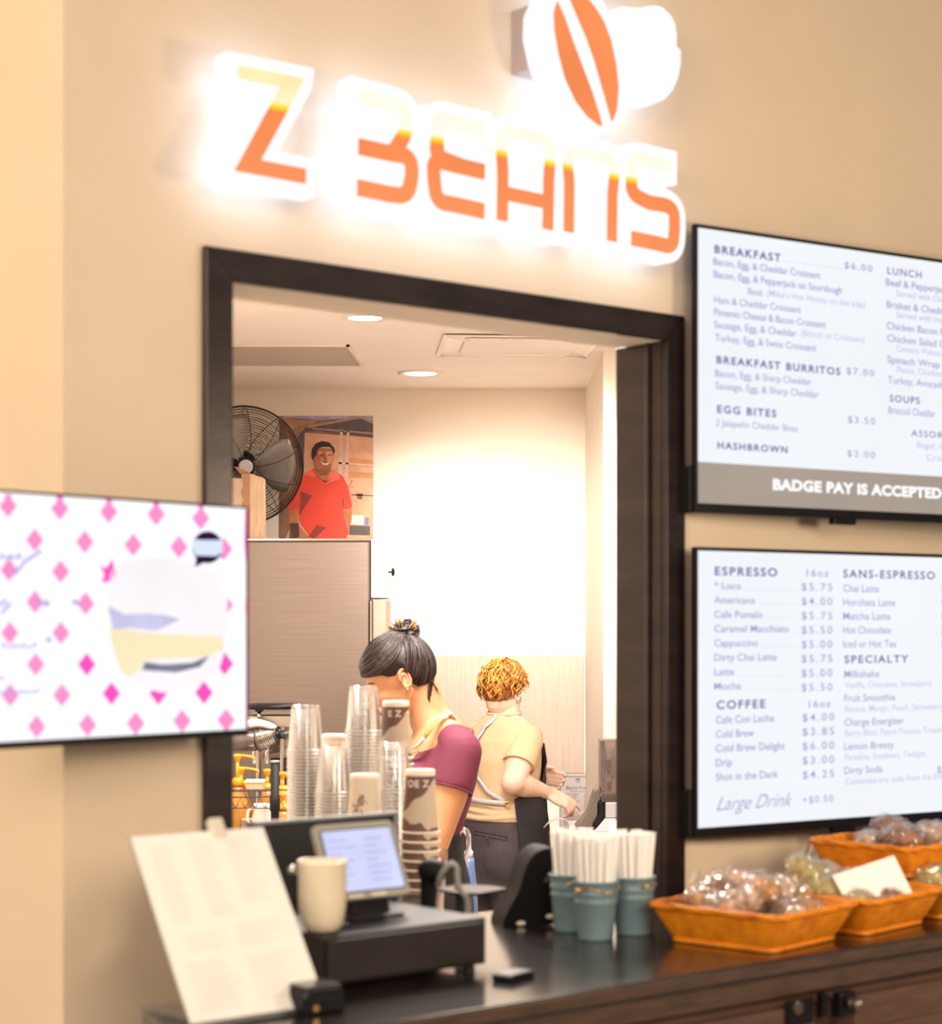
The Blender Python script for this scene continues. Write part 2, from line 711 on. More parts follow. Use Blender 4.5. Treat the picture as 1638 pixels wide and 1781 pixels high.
def sign_letter(ch, strokes, label, poly=None, w=0.0275, rim=0.0175):
    t = thing('sign_letter', label, 'sign letter', WALL.o, TH, 'illuminated letters of the sign')
    f, r, b = MB(), MB(), MB()
    if poly:
        q = onwall(poly)
        f.prism(q, SN - 0.003, SN)
        g = grow(q, rim)
        r.prism(g, SN, SN + 0.034)
        b.prism(grow(q, rim - 0.006), SN + 0.034, SN + 0.040)
    for i, st in enumerate(strokes):
        q = onwall(st)
        f.ribbon(q, w, SN - 0.003 - 0.0002 * i, SN)
        r.ribbon(q, w + 2 * rim, SN - 0.0004 * i, SN + 0.034, ext=rim)
        b.ribbon(q, w + rim, SN + 0.034, SN + 0.040 + 0.0004 * i, ext=rim * 0.6)
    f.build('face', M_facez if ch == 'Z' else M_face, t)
    r.build('white_rim', M_rim, t)
    b.build('back_light', M_halo, t)
    s = MB()
    if poly:
        q = [Vector(v) for v in onwall(poly)]
        ps = [(q[0] + q[2]) / 2, (q[4] + q[6]) / 2]
    else:
        q = onwall(strokes[-1])
        ps = [Vector(q[0]).lerp(Vector(q[1]), 0.5), Vector(q[-1]).lerp(Vector(q[-2]), 0.5)]
    for p in ps:
        s.cyl((p[0], SN + 0.038, p[1]), (p[0], 0.0, p[1]), 0.004)
    s.build('standoff', mat('white_standoff', (0.9, 0.9, 0.9), 0.4), t)
    return t


sign_letter('Z', [], 'lit orange letter Z, first and largest of the sign',
            poly=[c1(p) for p in [(150, 207), (358, 247), (356, 264), (224, 507), (366, 535), (365, 583), (140, 541), (283, 277), (150, 250)]], rim=0.019)
sign_letter('B', [[c8(p) for p in rounded([(238, 258), (440, 300), (545, 345), (545, 480), (470, 600), (440, 628)])],
                  [c8(p) for p in [(232, 577), (440, 622)] + rounded([(440, 622), (568, 640), (582, 770), (545, 900), (430, 886)]) + [(225, 843)]]],
            'lit letter B built of two open bowls, right after the Z')
sign_letter('E', [[c8(p) for p in [(1045, 465), (880, 425)] + rounded([(880, 425), (735, 395), (745, 530), (730, 640), (860, 690)]) + [(860, 700)]],
                  [c8(p) for p in [(1048, 742), (860, 698)] + rounded([(860, 698), (715, 660), (720, 800), (740, 935), (860, 955)]) + [(1045, 997)]]],
            'lit rounded letter E with three bars, between the B and the A')
sign_letter('A', [[c8(p) for p in [(1163, 1058), (1166, 740)] + rounded([(1166, 740), (1150, 470), (1310, 505), (1480, 540), (1464, 800)]) + [(1458, 1115)]],
                  [c8(p) for p in [(1166, 877), (1462, 940)]]],
            'lit letter A with a flat crossbar, in the middle of the sign', w=0.0245)
sign_letter('N', [[(988, 404), (989, 318)] + rounded([(989, 318), (984, 262), (1026, 268), (1070, 278), (1064, 338)]) + [(1063, 420)]],
            'lit arch-shaped letter N, just before the last letter', w=0.0235)
sign_letter('S', [[c7(p) for p in [(1290, 390), (1050, 335)] + rounded([(1050, 335), (750, 260), (760, 560), (760, 760), (1000, 880)]) + rounded([(1000, 880), (1330, 930), (1345, 1200), (1320, 1490), (1100, 1430)]) + [(757, 1362)]]],
            'lit orange letter S, last of the sign and lowest')

# logo over the letters
t = thing('sign_logo', 'lit orange coffee bean emblem above the sign letters', 'sign emblem', WALL.o, TH)
bl = [(437, 10), (408, 110), (415, 260), (450, 470), (510, 690), (600, 880), (700, 1010), (790, 1080), (825, 1092), (800, 990), (740, 800), (660, 590), (580, 380), (500, 150)]
br = [(520, -110), (550, 0), (620, 170), (690, 330), (760, 530), (820, 740), (880, 950), (910, 1055), (950, 950), (965, 760), (945, 560), (900, 350), (840, 190), (760, 60), (690, -20), (600, -95)]
for q, nm in ((bl, 'bean_half'), (br, 'bean_half')):
    MB().prism(onwall([c6(p) for p in q]), SN - 0.003, SN).build(nm, M_bean, t)
out = [(600, -150), (450, -120), (330, -40), (262, 110), (255, 300), (300, 520), (385, 760), (500, 960), (640, 1090), (800, 1160), (930, 1130), (1010, 1030), (1045, 850), (1040, 600), (990, 340), (900, 120), (800, -40), (700, -130)]
q = onwall([c6(p) for p in out])
MB().prism(q, SN, SN + 0.034).build('white_rim', M_rim, t)
MB().prism(grow(q, -0.006), SN + 0.034, SN + 0.04).build('back_light', M_halo, t)
bx0, bz0 = WALL.loc(908, 124, -0.03)
bx1, bz1 = WALL.loc(980, 32, -0.03)
MB().box((bx0, SN + 0.04, bz0), (bx1, 0, bz1)).build('mounting_box', mat('grey_box_metal', (0.42, 0.34, 0.32), 0.5), t, bevel=0.002)

t = thing('sign_leaf', 'blank white glowing leaf cluster right of the coffee bean emblem', 'sign emblem', WALL.o, TH)
q = onwall([c6(p) for p in [(985, 60), (1160, 72), (1220, 55), (1290, 50), (1350, 70), (1372, 98), (1420, 140), (1450, 210), (1465, 300), (1463, 400), (1500, 440), (1500, 540), (1480, 660), (1430, 780), (1360, 860), (1270, 900), (1170, 880), (1080, 870), (1052, 600), (1000, 340), (940, 160)]])
MB().prism(q, SN - 0.002, SN + 0.034).build('white_face', M_rim, t)
MB().prism(grow(q, -0.006), SN + 0.034, SN + 0.04).build('back_light', M_halo, t)
MB().cyl((q[2][0], SN + 0.038, q[8][1]), (q[2][0], 0, q[8][1]), 0.004).build('standoff', M_bronze, t)

# ================================================================== SCREENS
M_black = mat('black_plastic', (0.006, 0.005, 0.007), 0.34, spec=0.22, noise=0.2, scale=30)
M_blackm = mat('matt_black_plastic', (0.009, 0.008, 0.009), 0.6, spec=0.3, noise=0.2, scale=60, bump=0.05, bscale=300)
M_screen = glow('lit_menu_screen', (0.925, 0.955, 1.0), 0.98, noise=0.02, scale=3)
M_sbar = glow('grey_screen_banner', (0.42, 0.345, 0.29), 1.0, noise=0.1, scale=2)
M_shead = glow('screen_heading_ink', (0.14, 0.12, 0.36), 1.0)
M_sbody = glow('screen_body_ink', (0.34, 0.34, 0.62), 1.0)
M_spale = glow('screen_pale_ink', (0.56, 0.58, 0.80), 1.0)
M_swhite = glow('screen_white_ink', (1.0, 1.0, 1.0), 1.05)

TV = Plane(at(1207, 1100, 3.75), math.radians(33))


class TVText:
    """Lines of writing given where the photograph shows them on a screen."""

    def __init__(s, sc, ox, oy):
        s.sc, s.ox, s.oy = sc, ox, oy
        s.mb = {}

    def ln(s, kind, txt, x0, yb, x1, cap, bold=0.0, spacing=1.0, shear=0.0):
        a = TV.loc(s.ox + x0 / s.sc, s.oy + yb / s.sc)
        c = TV.loc(s.ox + x0 / s.sc, s.oy + (yb - cap) / s.sc)
        e = None
        if x1 is not None:
            e = TV.loc(s.ox + x1 / s.sc, s.oy + yb / s.sc)[0]
        add = MB()
        s.mb.setdefault(kind, []).append(add)
        add_text(add, txt, a[0], a[1], (c[1] - a[1]), e, -0.0028, bold, shear, spacing)


def television(name, label, zt, zb, foot_px):
    t = thing(name, label, 'menu screen', TV.o, TV.yaw, 'wall mounted menu screens')
    wd_ = 0.965
    b = 0.007
    m = MB()
    m.box((0, 0, zb), (wd_, 0.009, zt)).box((0.10, 0.009, zb + 0.03), (wd_ - 0.10, 0.045, zt - 0.08))
    m.box((0, -0.004, zb), (wd_, 0, zb + 0.018)).box((0, -0.004, zt - b), (wd_, 0, zt)).box((0, -0.004, zb + 0.018), (b, 0, zt - b)).box((wd_ - b, -0.004, zb + 0.018), (wd_, 0, zt - b))
    m.build('bezel', M_black, t, bevel=0.0015)
    MB().box((0.36, -0.006, zb - 0.012), (0.42, 0.012, zb)).build('receiver', M_black, t, bevel=0.002)
    MB().box((-0.006, 0.006, zb + 0.0), (0.012, 0.05, zb + 0.09)).box((0.25, 0.03, zb + 0.1), (0.72, 0.16, zt - 0.15)).build('mount', M_blackm, t, bevel=0.002)
    return t


Z1T, Z1B = TV.loc(1207, 389)[1], TV.loc(1207, 891)[1]
Z2T, Z2B = TV.loc(1207, 951)[1], TV.loc(1207, 1457)[1]
tv1 = television('menu_screen', 'large menu screen listing breakfast and lunch, upper of the two right of the window', Z1T, Z1B, 0)
tv2 = television('menu_screen', 'large menu screen listing espresso and coffee prices, lower of the two right of the window', Z2T, Z2B, 0)
zb1 = TV.loc(1210, 803)[1]
MB().box((0.007, -0.002, zb1), (0.958, 0, Z1T - 0.007)).build('screen', M_screen, tv1)
MB().box((0.007, -0.002, Z1B + 0.018), (0.958, 0, zb1)).build('banner', M_sbar, tv1)
MB().box((0.007, -0.002, Z2B + 0.018), (0.958, 0, Z2T - 0.007)).build('screen', M_screen, tv2)

q = TVText(3.238, 1180, 370)
H = lambda *a, **k: q.ln('heading_text', *a, **k)
B = lambda *a, **k: q.ln('item_text', *a, **k)
P_ = lambda *a, **k: q.ln('price_text', *a, **k)
N_ = lambda *a, **k: q.ln('note_text', *a, **k)
H('BREAKFAST', 197, 226, 570, 44, .028, 1.25)
N_('.....................', 590, 275, 915, 30)
P_('$6.00', 928, 313, 1085, 38, .01, 1.3)
B('Bacon, Egg, & Cheddar Croissant', 190, 293, 793, 40, .012)
B('Bacon, Egg, & Pepperjack on Sourdough', 192, 365, 915, 40, .012)
B('Biscuit', 385, 460, 468, 38, .01)
N_("(Mike's Hot Honey on the side)", 492, 470, 1045, 38, .008)
B('Ham & Cheddar Croissant', 195, 508, 683, 40, .008)
B('Pimento Cheese & Bacon Croissant', 195, 578, 823, 40, .010)
B('Sausage, Egg, & Cheddar', 195, 648, 660, 40, .008)
N_('(Biscuit or Croissant)', 685, 695, 1042, 38, .006)
B('Turkey, Egg, & Swiss Croissant', 200, 722, 770, 40, .008)
H('BREAKFAST BURRITOS', 208, 848, 905, 42, .026, 1.25)
P_('$7.00', 940, 908, 1095, 38, .006, 1.3)
B('Bacon, Egg, & Sharp Cheddar', 200, 922, 742, 40, .004)
B('Sausage, Egg, & Sharp Cheddar', 202, 992, 785, 40, .004)
H('EGG BITES', 212, 1126, 545, 42, .026, 1.25)
P_('$3.50', 948, 1182, 1100, 38, .004, 1.3)
B('2 Jalapeño Cheddar Bites', 205, 1200, 665, 38, .002)
H('HASHBROWN', 214, 1328, 608, 38, .026, 1.25)
P_('$2.00', 945, 1372, 1100, 36, .004, 1.3)
H('LUNCH', 1170, 345, 1362, 40, .012, 1.2)
B('Beef & Pepperjack on Sourdough', 1162, 410, 1790, 40, .012)
N_('Served with Chipotle Mayo', 1220, 472, 1660, 36, .01)
B('Brisket & Cheddar on Sourdough', 1165, 535, 1800, 40, .010)
N_('Served with House Sauce', 1220, 592, 1640, 36, .01)
B('Chicken Bacon Ranch Wrap', 1166, 655, 1700, 40, .010)
B('Chicken Salad Croissant', 1168, 725, 1650, 40, .008)
N_('Contains Walnuts', 1222, 782, 1475, 36, .006)
B('Spinach Wrap . . . . . . .', 1170, 845, 1640, 40, .008)
N_('Pesto, Chicken & Feta', 1225, 900, 1600, 36, .006)
B('Turkey, Avocado, & Swiss', 1172, 960, 1660, 40, .004)
H('SOUPS', 1183, 1063, 1352, 38, .016, 1.2)
B('Broccoli Cheddar', 1176, 1130, 1440, 40, .006)
H('ASSORTED', 1305, 1258, 1590, 36, .004, 1.2)
N_('Bagel, Cookie', 1338, 1325, 1600, 36, .004)
N_('Croissant', 1390, 1395, 1590, 36, .004)
q.ln('banner_text', 'BADGE PAY IS ACCEPTED', 525, 1558, 1476, 58, .05, 1.05)
MK = {'heading_text': M_shead, 'item_text': M_sbody, 'price_text': M_sbody, 'note_text': M_spale, 'banner_text': M_swhite, 'script_text': M_sbody}
for k, lst in q.mb.items():
    for mb in lst:
        mb.build(k, MK[k], tv1)

q = TVText(3.181, 1180, 920)
H('ESPRESSO', 195, 255, 540, 46, .024, 1.25)
P_('16oz', 703, 262, 825, 40, .006, 1.2)
for i, (s_, x1, pr) in enumerate([('* Loco', 340, '$5.75'), ('Americano', 418, '$4.00'), ('Cafe Pumalo', 458, '$5.75'), ('Caramel Macchiato', 605, '$5.50'), ('Cappuccino', 433, '$5.00'), ('Dirty Chai Latte', 538, '$5.75'), ('Latte', 302, '$5.00'), ('Mocha', 340, '$5.50')]):
    y = 332 + i * 79.6
    B(s_, 192, y, x1, 40, .008)
    P_(pr, 675, y + 8, 845, 42, .004, 1.3)
    N_('..................', x1 + 20, y + 4, 660, 20)
H('COFFEE', 205, 996, 475, 46, .024, 1.25)
P_('16oz', 715, 988, 835, 40, .006, 1.2)
for i, (s_, x1, pr) in enumerate([('Cafe Con Leche', 523, '$4.00'), ('Cold Brew', 412, '$3.85'), ('Cold Brew Delight', 582, '$6.00'), ('Drip', 290, '$3.00'), ('Shot in the Dark', 545, '$4.25')]):
    y = 1076 + i * 79.2
    B(s_, 200, y, x1, 42, .008)
    P_(pr, 680, y - 12, 855, 42, .004, 1.3)
q.ln('script_text', 'Large Drink', 205, 1558, 625, 78, -.006, 1.0, 0.5)
P_('+$0.50', 680, 1518, 850, 38, .002, 1.2)
H('SANS-ESPRESSO', 905, 268, 1412, 44, .018, 1.25)
for i, (s_, x1) in enumerate([('Chai Latte', 1103), ('Horchata Latte', 1193), ('Matcha Latte', 1166), ('Hot Chocolate', 1170), ('Iced or Hot Tea', 1198)]):
    y = 347 + i * 77
    B(s_, 905, y, x1, 40, .004)
    P_('$5.00', 1448, y, 1620, 40, .004, 1.3)
H('SPECIALTY', 912, 742, 1265, 42, .018, 1.25)
for i, (s_, x1, sub, x2) in enumerate([('Milkshake', 1105, 'Vanilla, Chocolate, Strawberry', 1395), ('Fruit Smoothie', 1193, 'Banana, Mango, Peach, Strawberry', 1460), ('Charge Energizer', 1242, 'Berry Blast, Peach Passion, Tropical', 1470), ('Lemon Breezy', 1185, 'Paradise, Sundown, Twilight', 1360), ('Dirty Soda', 1122, 'Customize any soda from the fridge', 1490)]):
    y = 822 + i * 133.5
    B(s_, 912, y, x1, 40, .004)
    N_(sub, 915, y + 58, x2, 36, .002)
P_('$3.50', 1425, 1350, 1560, 38, .004, 1.3)
for k, lst in q.mb.items():
    for mb in lst:
        mb.build(k, MK[k], tv2)

# cord hanging from the lower screen
t = thing('power_cord', 'pale cord hanging from the lower menu screen down the wall', 'cord', WALL.o, TH)
pts = []
for px, py in [(1424, 1436), (1418, 1452), (1410, 1478), (1402, 1502), (1395, 1528), (1393, 1545), (1400, 1560)]:
    a = WALL.loc(px, py, -0.012)
    pts.append((a[0], -0.012, a[1]))
MB().tube(pts, 0.0035, 8).build('cable', mat('cream_cable', (0.75, 0.60, 0.42), 0.5), t, smooth=True)
a = pts[3]
MB().box((a[0] - 0.008, -0.02, a[2] - 0.012), (a[0] + 0.008, -0.001, a[2] + 0.012)).build('cable_clip', mat('cream_cable', (0.75, 0.60, 0.42), 0.5), t, bevel=0.002)

# ---- advertising screen on an arm, left
LR = at(430, 1080, 3.05)
AD = Plane((LR.x, LR.y, 0), math.radians(51))
t = thing('advert_screen', 'screen with pink diamond pattern and a sandwich advert, left of the window', 'advertising screen', AD.o, AD.yaw)
az0, az1 = AD.loc(430, 1279)[1], AD.loc(430, 881)[1]
AW = 0.62
m = MB()
m.box((-AW, 0, az0), (0.0, 0.028, az1))
m.box((-AW, -0.003, az0), (0, 0, az0 + 0.010)).box((-AW, -0.003, az1 - 0.004), (0, 0, az1)).box((-0.004, -0.003, az0 + 0.01), (0, 0, az1 - 0.004)).box((-AW, -0.003, az0 + 0.01), (-AW + 0.004, 0, az1 - 0.004))
m.build('bezel', M_black, t, bevel=0.001)
MB().box((-AW + 0.004, -0.0015, az0 + 0.010), (-0.004, 0, az1 - 0.004)).build('screen', glow('advert_white', (1.0, 0.97, 1.0), 1.1, 0.02, 2), t)
MB().box((-0.40, 0.028, 1.60), (-0.24, 0.06, 1.76)).cyl((-0.32, 0.05, 1.68), (-0.24, 0.16, 1.68), 0.018).build('mount_arm', M_blackm, t, bevel=0.002)


def c4(p):
    return (p[0] / 3.561, 820 + p[1] / 3.561)


def adp(pts):
    return [AD.loc(*c4(p)) for p in pts]


m1, m2 = MB(), MB()
for x, y, big in [(45, 215, 0), (365, 230, 0), (668, 250, 0), (962, 265, 0), (1238, 290, 0), (210, 425, 0), (520, 437, 0), (820, 455, 0), (1103, 468, 0), (1380, 480, 0), (50, 610, 0), (370, 620, 0), (212, 808, 0), (525, 818, 0),
                  (1385, 828, 0), (55, 1000, 0), (372, 1000, 0), (216, 1195, 0), (532, 1195, 1), (1385, 1190, 1), (58, 1385, 0), (378, 1385, 0), (685, 1375, 1), (975, 1375, 1), (1258, 1370, 1), (222, 1580, 0), (537, 1570, 0), (835, 1560, 0), (1122, 1545, 0), (1395, 1540, 0)]:
    (m2 if big else m1).prism(adp([(x - 55, y), (x, y - 72), (x + 55, y), (x, y + 72)]), -0.0022, -0.0015)
for x, y in [(45, 155), (365, 165), (670, 180), (962, 200), (1240, 215)]:
    m2.prism(adp([(x - 25, y - 12), (x + 25, y - 10), (x, y + 25)]), -0.0022, -0.0015)
for x, y in [(222, 1690), (537, 1675), (835, 1658), (1122, 1640), (1395, 1625)]:
    m2.prism(adp([(x - 25, y), (x + 25, y), (x, y - 30)]), -0.0022, -0.0015)
m1.build('diamond_pattern', glow('advert_pink', (1.0, 0.30, 0.62), 1.0, 0.1, 3), t)
m2.build('bright_diamonds', glow('advert_magenta', (0.98, 0.10, 0.55), 1.0), t, label='deeper magenta diamonds')
m = MB()
m.prism(adp([(1515, 240), (1530, 240), (1535, 1620), (1522, 1620), (1528, 1400), (1518, 1200), (1530, 1050), (1515, 850), (1525, 650), (1508, 450)]), -0.0022, -0.0015)
m.build('magenta_edge', glow('advert_magenta', (0.98, 0.10, 0.55), 1.0), t)
# the sandwich
m = MB()
bun = [(665, 690), (690, 600), (790, 545), (980, 530), (1200, 560), (1340, 640), (1400, 780), (1400, 900), (1390, 1100), (1340, 1250), (1200, 1340), (1000, 1370), (850, 1330), (740, 1240), (680, 1050), (655, 850)]
m.prism(adp(bun), -0.0026, -0.0022)
sw = m.build('sandwich', glow('advert_bun', (1.0, 0.955, 0.98), 1.0, 0.05, 4), t)
MB().prism(adp([(660, 830), (760, 885), (900, 880), (1010, 890), (1110, 915), (960, 985), (800, 970), (690, 980)]), -0.0030, -0.0026).build('meat', glow('advert_lilac', (0.60, 0.58, 0.80), 1.0, 0.15, 12), sw)
MB().prism(adp([(665, 970), (800, 985), (1000, 1010), (1360, 1020), (1380, 1100), (1250, 1150), (900, 1165), (860, 1220), (790, 1275), (740, 1240), (690, 1090)]), -0.0030, -0.0026).build('cheese', glow('advert_cheese', (1.0, 0.86, 0.55), 1.0, 0.05, 6), sw)
MB().prism(adp([(890, 1180), (1000, 1195), (1180, 1185), (1290, 1140), (1230, 1210), (1080, 1245), (870, 1230)]), -0.0034, -0.0030).build('dark_filling', glow('advert_grey', (0.22, 0.22, 0.30), 1.0, 0.3, 10), sw)
m = MB()
m.prism(adp([(610, 580), (650, 600), (690, 540), (700, 600), (712, 640), (690, 680), (620, 690), (640, 640)]), -0.0026, -0.0022)
m.build('pink_garnish', glow('advert_magenta', (0.98, 0.10, 0.55), 1.0), t)
cir = [(1278 + 95 * math.cos(a), 470 + 100 * math.sin(a)) for a in [i * PI / 16 for i in range(32)]]
m = MB().prism(adp(cir), -0.0026, -0.0022).prism(adp([(1210, 520), (1200, 592), (1262, 562)]), -0.00265, -0.0022)
sb = m.build('speech_bubble', glow('advert_black', (0.03, 0.01, 0.05), 1.0), t)
MB().prism(adp([(1182, 420), (1250, 425), (1370, 425), (1372, 500), (1330, 525), (1200, 520), (1184, 470)]), -0.0030, -0.0026).build('bubble_band', glow('advert_band', (0.74, 0.83, 1.0), 1.0), sb)
m = MB()
for x0, y0, x1, amp, wl in [(-70, 545, 130, 38, 34), (0, 1095, 220, 34, 40), (225, 835, 305, 45, 46), (-70, 830, 30, 40, 40), (440, 830, 500, 40, 60), (-60, 1375, 240, 26, 40), (280, 1060, 310, 30, 60), (-70, 1290, 20, 20, 40)]:
    ln = [(x0 + k * (x1 - x0) / 60, y0 - 0.05 * k - amp * (0.5 + 0.5 * math.sin(k * (x1 - x0) / 60 / wl * 2 * PI)) * (0.6 + 0.4 * math.sin(k * 0.37))) for k in range(61)]
    m.ribbon(adp(ln), 0.0024, -0.0030, -0.0026)
m.ribbon(adp([(80, 640), (150, 555), (250, 490)]), 0.0045, -0.0030, -0.0026)
m.ribbon(adp([(0, 880), (60, 815)]), 0.0045, -0.0030, -0.0026)
m.build('script_text', glow('advert_script', (0.42, 0.40, 0.80), 1.0), t)

# ================================================================== COUNTER AND CABINETS
M_top = mat('polished_dark_counter', (0.020, 0.0145, 0.014), 0.16, noise=0.5, scale=9, spec=0.6, bump=0.015, bscale=30)
M_edge = mat('dark_brown_wood', (0.065, 0.034, 0.022), 0.38, noise=0.35, scale=14, stretch=(1, 8, 8), bump=0.03)
M_cab = mat('brown_cabinet_wood', (0.085, 0.040, 0.026), 0.45, noise=0.3, scale=12, stretch=(1, 6, 6), bump=0.03)
M_steel = mat('brushed_steel', (0.60, 0.56, 0.52), 0.32, 1.0, noise=0.08, scale=10, stretch=(1, 1, 30))
M_chrome = mat('bright_chrome', (0.75, 0.73, 0.70), 0.14, 1.0, noise=0.05)
M_brass = mat('brass', (0.80, 0.52, 0.16), 0.28, 1.0, noise=0.1)


def slab(mb, poly, z0, z1):
    n = len(poly)
    return mb.add([(x, y, z0) for x, y in poly] + [(x, y, z1) for x, y in poly],
                  [tuple(reversed(range(n))), tuple(range(n, 2 * n))] + [(i, (i + 1) % n, (i + 1) % n + n, i + n) for i in range(n)])


NF = -0.58
t = thing('counter_top', 'long polished dark counter top running under the window and baskets', 'counter', WALL.o, TH)
top = [(-0.34, -0.50), (-0.36, NF), (2.5, NF), (2.5, -0.002), (FW + 0.002, -0.002), (FW - FA - 0.024, -0.002), (FW - FA - 0.024, 0.0), (0.03, 0.0), (0.03, -0.002), (-0.01, -0.002), (-0.01, -0.28), (-0.27, -0.28)]
slab(MB(), top, ZC - 0.026, ZC).build('slab', M_top, t, bevel=0.004)
slab(MB(), [(-0.32, -0.49), (-0.34, NF + 0.012), (2.49, NF + 0.012), (2.49, NF + 0.05), (-0.25, NF + 0.05), (-0.25, -0.30), (-0.26, -0.29)], ZC - 0.066, ZC - 0.026).build('edge_moulding', M_edge, t, bevel=0.006)
MB().box((-0.35, NF - 0.002, ZC - 0.023), (2.49, NF, ZC - 0.004)).build('front_edge', M_edge, t, bevel=0.001)
slab(MB(), [(FA + 0.001, 0.0), (FW - FA - 0.001, 0.0), (FW - FA - 0.001, WT), (FA + 0.001, WT)], ZC - 0.026, ZC - 0.0005).build('sill', M_top, t)

t = thing('kitchen_worktop', 'dark worktop behind the window that carries the stacked cups', 'counter', WALL.o, TH)
t.location = (0, 0, 0)
t.rotation_euler = (0, 0, 0)
slab(MB(), [(-0.56, 3.62), (-0.055, 3.62), (-0.055, 4.70), (-0.56, 4.70)], ZC - 0.03, ZC).build('slab', M_top, t, bevel=0.003)
for x in (-0.55, -0.115):
    for y in (3.66, 4.64):
        MB().box((x, y, 0), (x + 0.05, y + 0.05, ZC - 0.03)).build('leg', M_steel, t)

NC = -0.545
tA = WALL.loc(1450, 1760, NC - 0.02)[0]
cab_labels = ['brown cabinet under the counter with the square lock plate',
              'brown panelled cabinet under the counter with the black latch knob',
              'brown cabinet at the far right end under the counter']
xs = [-0.24, tA - 0.62, tA, tA + 0.62, 2.48]
names = ['brown cabinet under the left end of the counter, below the menu sheet'] + cab_labels
for i in range(4):
    x0, x1 = xs[i] + 0.002, xs[i + 1] - 0.002
    t = thing('cabinet', names[i], 'cabinet', WALL.o, TH, 'cabinets under the counter')
    back = -0.30 if i == 0 else -0.02
    MB().box((x0, NC, 0.0), (x1, back, ZC - 0.072)).build('body', M_cab, t, bevel=0.002)
    zt, zb = ZC - 0.085, 0.12
    d = MB()
    d.box((x0 + 0.006, NC - 0.016, zb), (x1 - 0.006, NC - 0.001, zt))
    d.box((x0 + 0.006, NC - 0.022, zt - 0.055), (x1 - 0.006, NC - 0.016, zt)).box((x0 + 0.006, NC - 0.022, zb), (x1 - 0.006, NC - 0.016, zb + 0.055))
    d.box((x0 + 0.006, NC - 0.022, zb), (x0 + 0.05, NC - 0.016, zt)).box((x1 - 0.05, NC - 0.022, zb), (x1 - 0.006, NC - 0.016, zt))
    do = d.build('door', M_cab, t, bevel=0.002)
    if i == 1:
        p0, p1 = WALL.loc(1366, 1742, NC - 0.024), WALL.loc(1412, 1778, NC - 0.024)
        lk = MB().box((p0[0], NC - 0.028, p1[1]), (p1[0], NC - 0.022, p0[1])).build('lock_plate', M_black, do, bevel=0.001)
        cx, cz_ = WALL.loc(1383, 1752, NC - 0.026)
        MB().cyl((cx, NC - 0.034, cz_), (cx, NC - 0.026, cz_), 0.011, n=20).build('lock_cylinder', mat('aged_steel', (0.22, 0.17, 0.14), 0.3, 0.9), do, smooth=False, bevel=0.001)
        p0, p1 = WALL.loc(1421, 1728, NC - 0.024), WALL.loc(1430, 1766, NC - 0.024)
        MB().box((p0[0], NC - 0.036, p1[1]), (p1[0], NC - 0.022, p0[1])).build('latch_strip', M_black, do, bevel=0.001)
    if i == 2:
        p0, p1 = WALL.loc(1446, 1726, NC - 0.024), WALL.loc(1476, 1762, NC - 0.024)
        MB().box((p0[0] + 0.004, NC - 0.040, p1[1]), (p1[0], NC - 0.022, p0[1])).build('latch', M_black, do, bevel=0.003)
        cx, cz_ = WALL.loc(1478, 1744, NC - 0.045)
        MB().cyl((cx, NC - 0.042, cz_), (cx, NC - 0.055, cz_), 0.009, n=16).ell((cx, NC - 0.060, cz_), 0.011).build('knob', mat('aged_steel', (0.22, 0.17, 0.14), 0.3, 0.9), do, smooth=True)

# ================================================================== THINGS ON THE COUNTER
# ---- menu sheet leaning in its stand
M_paper = mat('white_paper', (0.92, 0.88, 0.84), 0.55, noise=0.02, scale=20)
bl_ = on_counter(332, 1781, ZC + 0.008)
t = thing('menu_stand', 'white printed menu sheet leaning back in a clear stand at the counter end', 'menu', (bl_.x, bl_.y, ZC), TH)
tl = math.atan2(0.155, 0.232)
T = TR((0, 0, 0.008), rx=-tl)
SWD, SHT = 0.216, 0.279
MB().box((0, 0, 0), (SWD, 0.0012, SHT), T=T).build('sheet', M_paper, t)
m = MB().box((-0.002, 0.0014, -0.006), (SWD + 0.002, 0.0040, SHT + 0.001), T=T).box((-0.002, -0.004, -0.008), (SWD + 0.002, 0.004, -0.004), T=T)
m.box((-0.002, 0.09, 0.0), (SWD + 0.002, 0.094, 0.003), T=I4)
m.build('clear_stand', clear('clear_acrylic', haze=0.05), t)
m = MB().box((0.02, 0.01, 0.0), (0.196, 0.165, 0.004))
m.add([(0.09, 0.165, 0.0), (0.13, 0.165, 0.0), (0.13, 0.155, 0.225), (0.09, 0.155, 0.225)], [(0, 1, 2, 3)])
m.build('foot', clear('clear_acrylic', haze=0.05), t, solid=0.002)
MB().box((0.128, -0.006, SHT - 0.012), (0.150, 0.008, SHT + 0.018), T=T).build('clip', mat('cream_plastic', (0.74, 0.66, 0.55), 0.4), t, bevel=0.002)
m = MB()
rr = random.Random(3)
for (u0, u1, w0, w1) in [(0.022, 0.060, 0.145, 0.262), (0.085, 0.125, 0.150, 0.265), (0.145, 0.195, 0.165, 0.265), (0.03, 0.10, 0.10, 0.125), (0.115, 0.19, 0.10, 0.135), (0.02, 0.10, 0.015, 0.085), (0.115, 0.20, 0.02, 0.085)]:
    z = w1
    while z > w0:
        m.box((u0, -0.0003, z - 0.0016), (u0 + (u1 - u0) * rr.uniform(0.6, 1), 0.0, z), T=T)
        z -= 0.0046
m.build('printed_lines', mat('pale_red_ink', (0.80, 0.72, 0.67), 0.7), t)

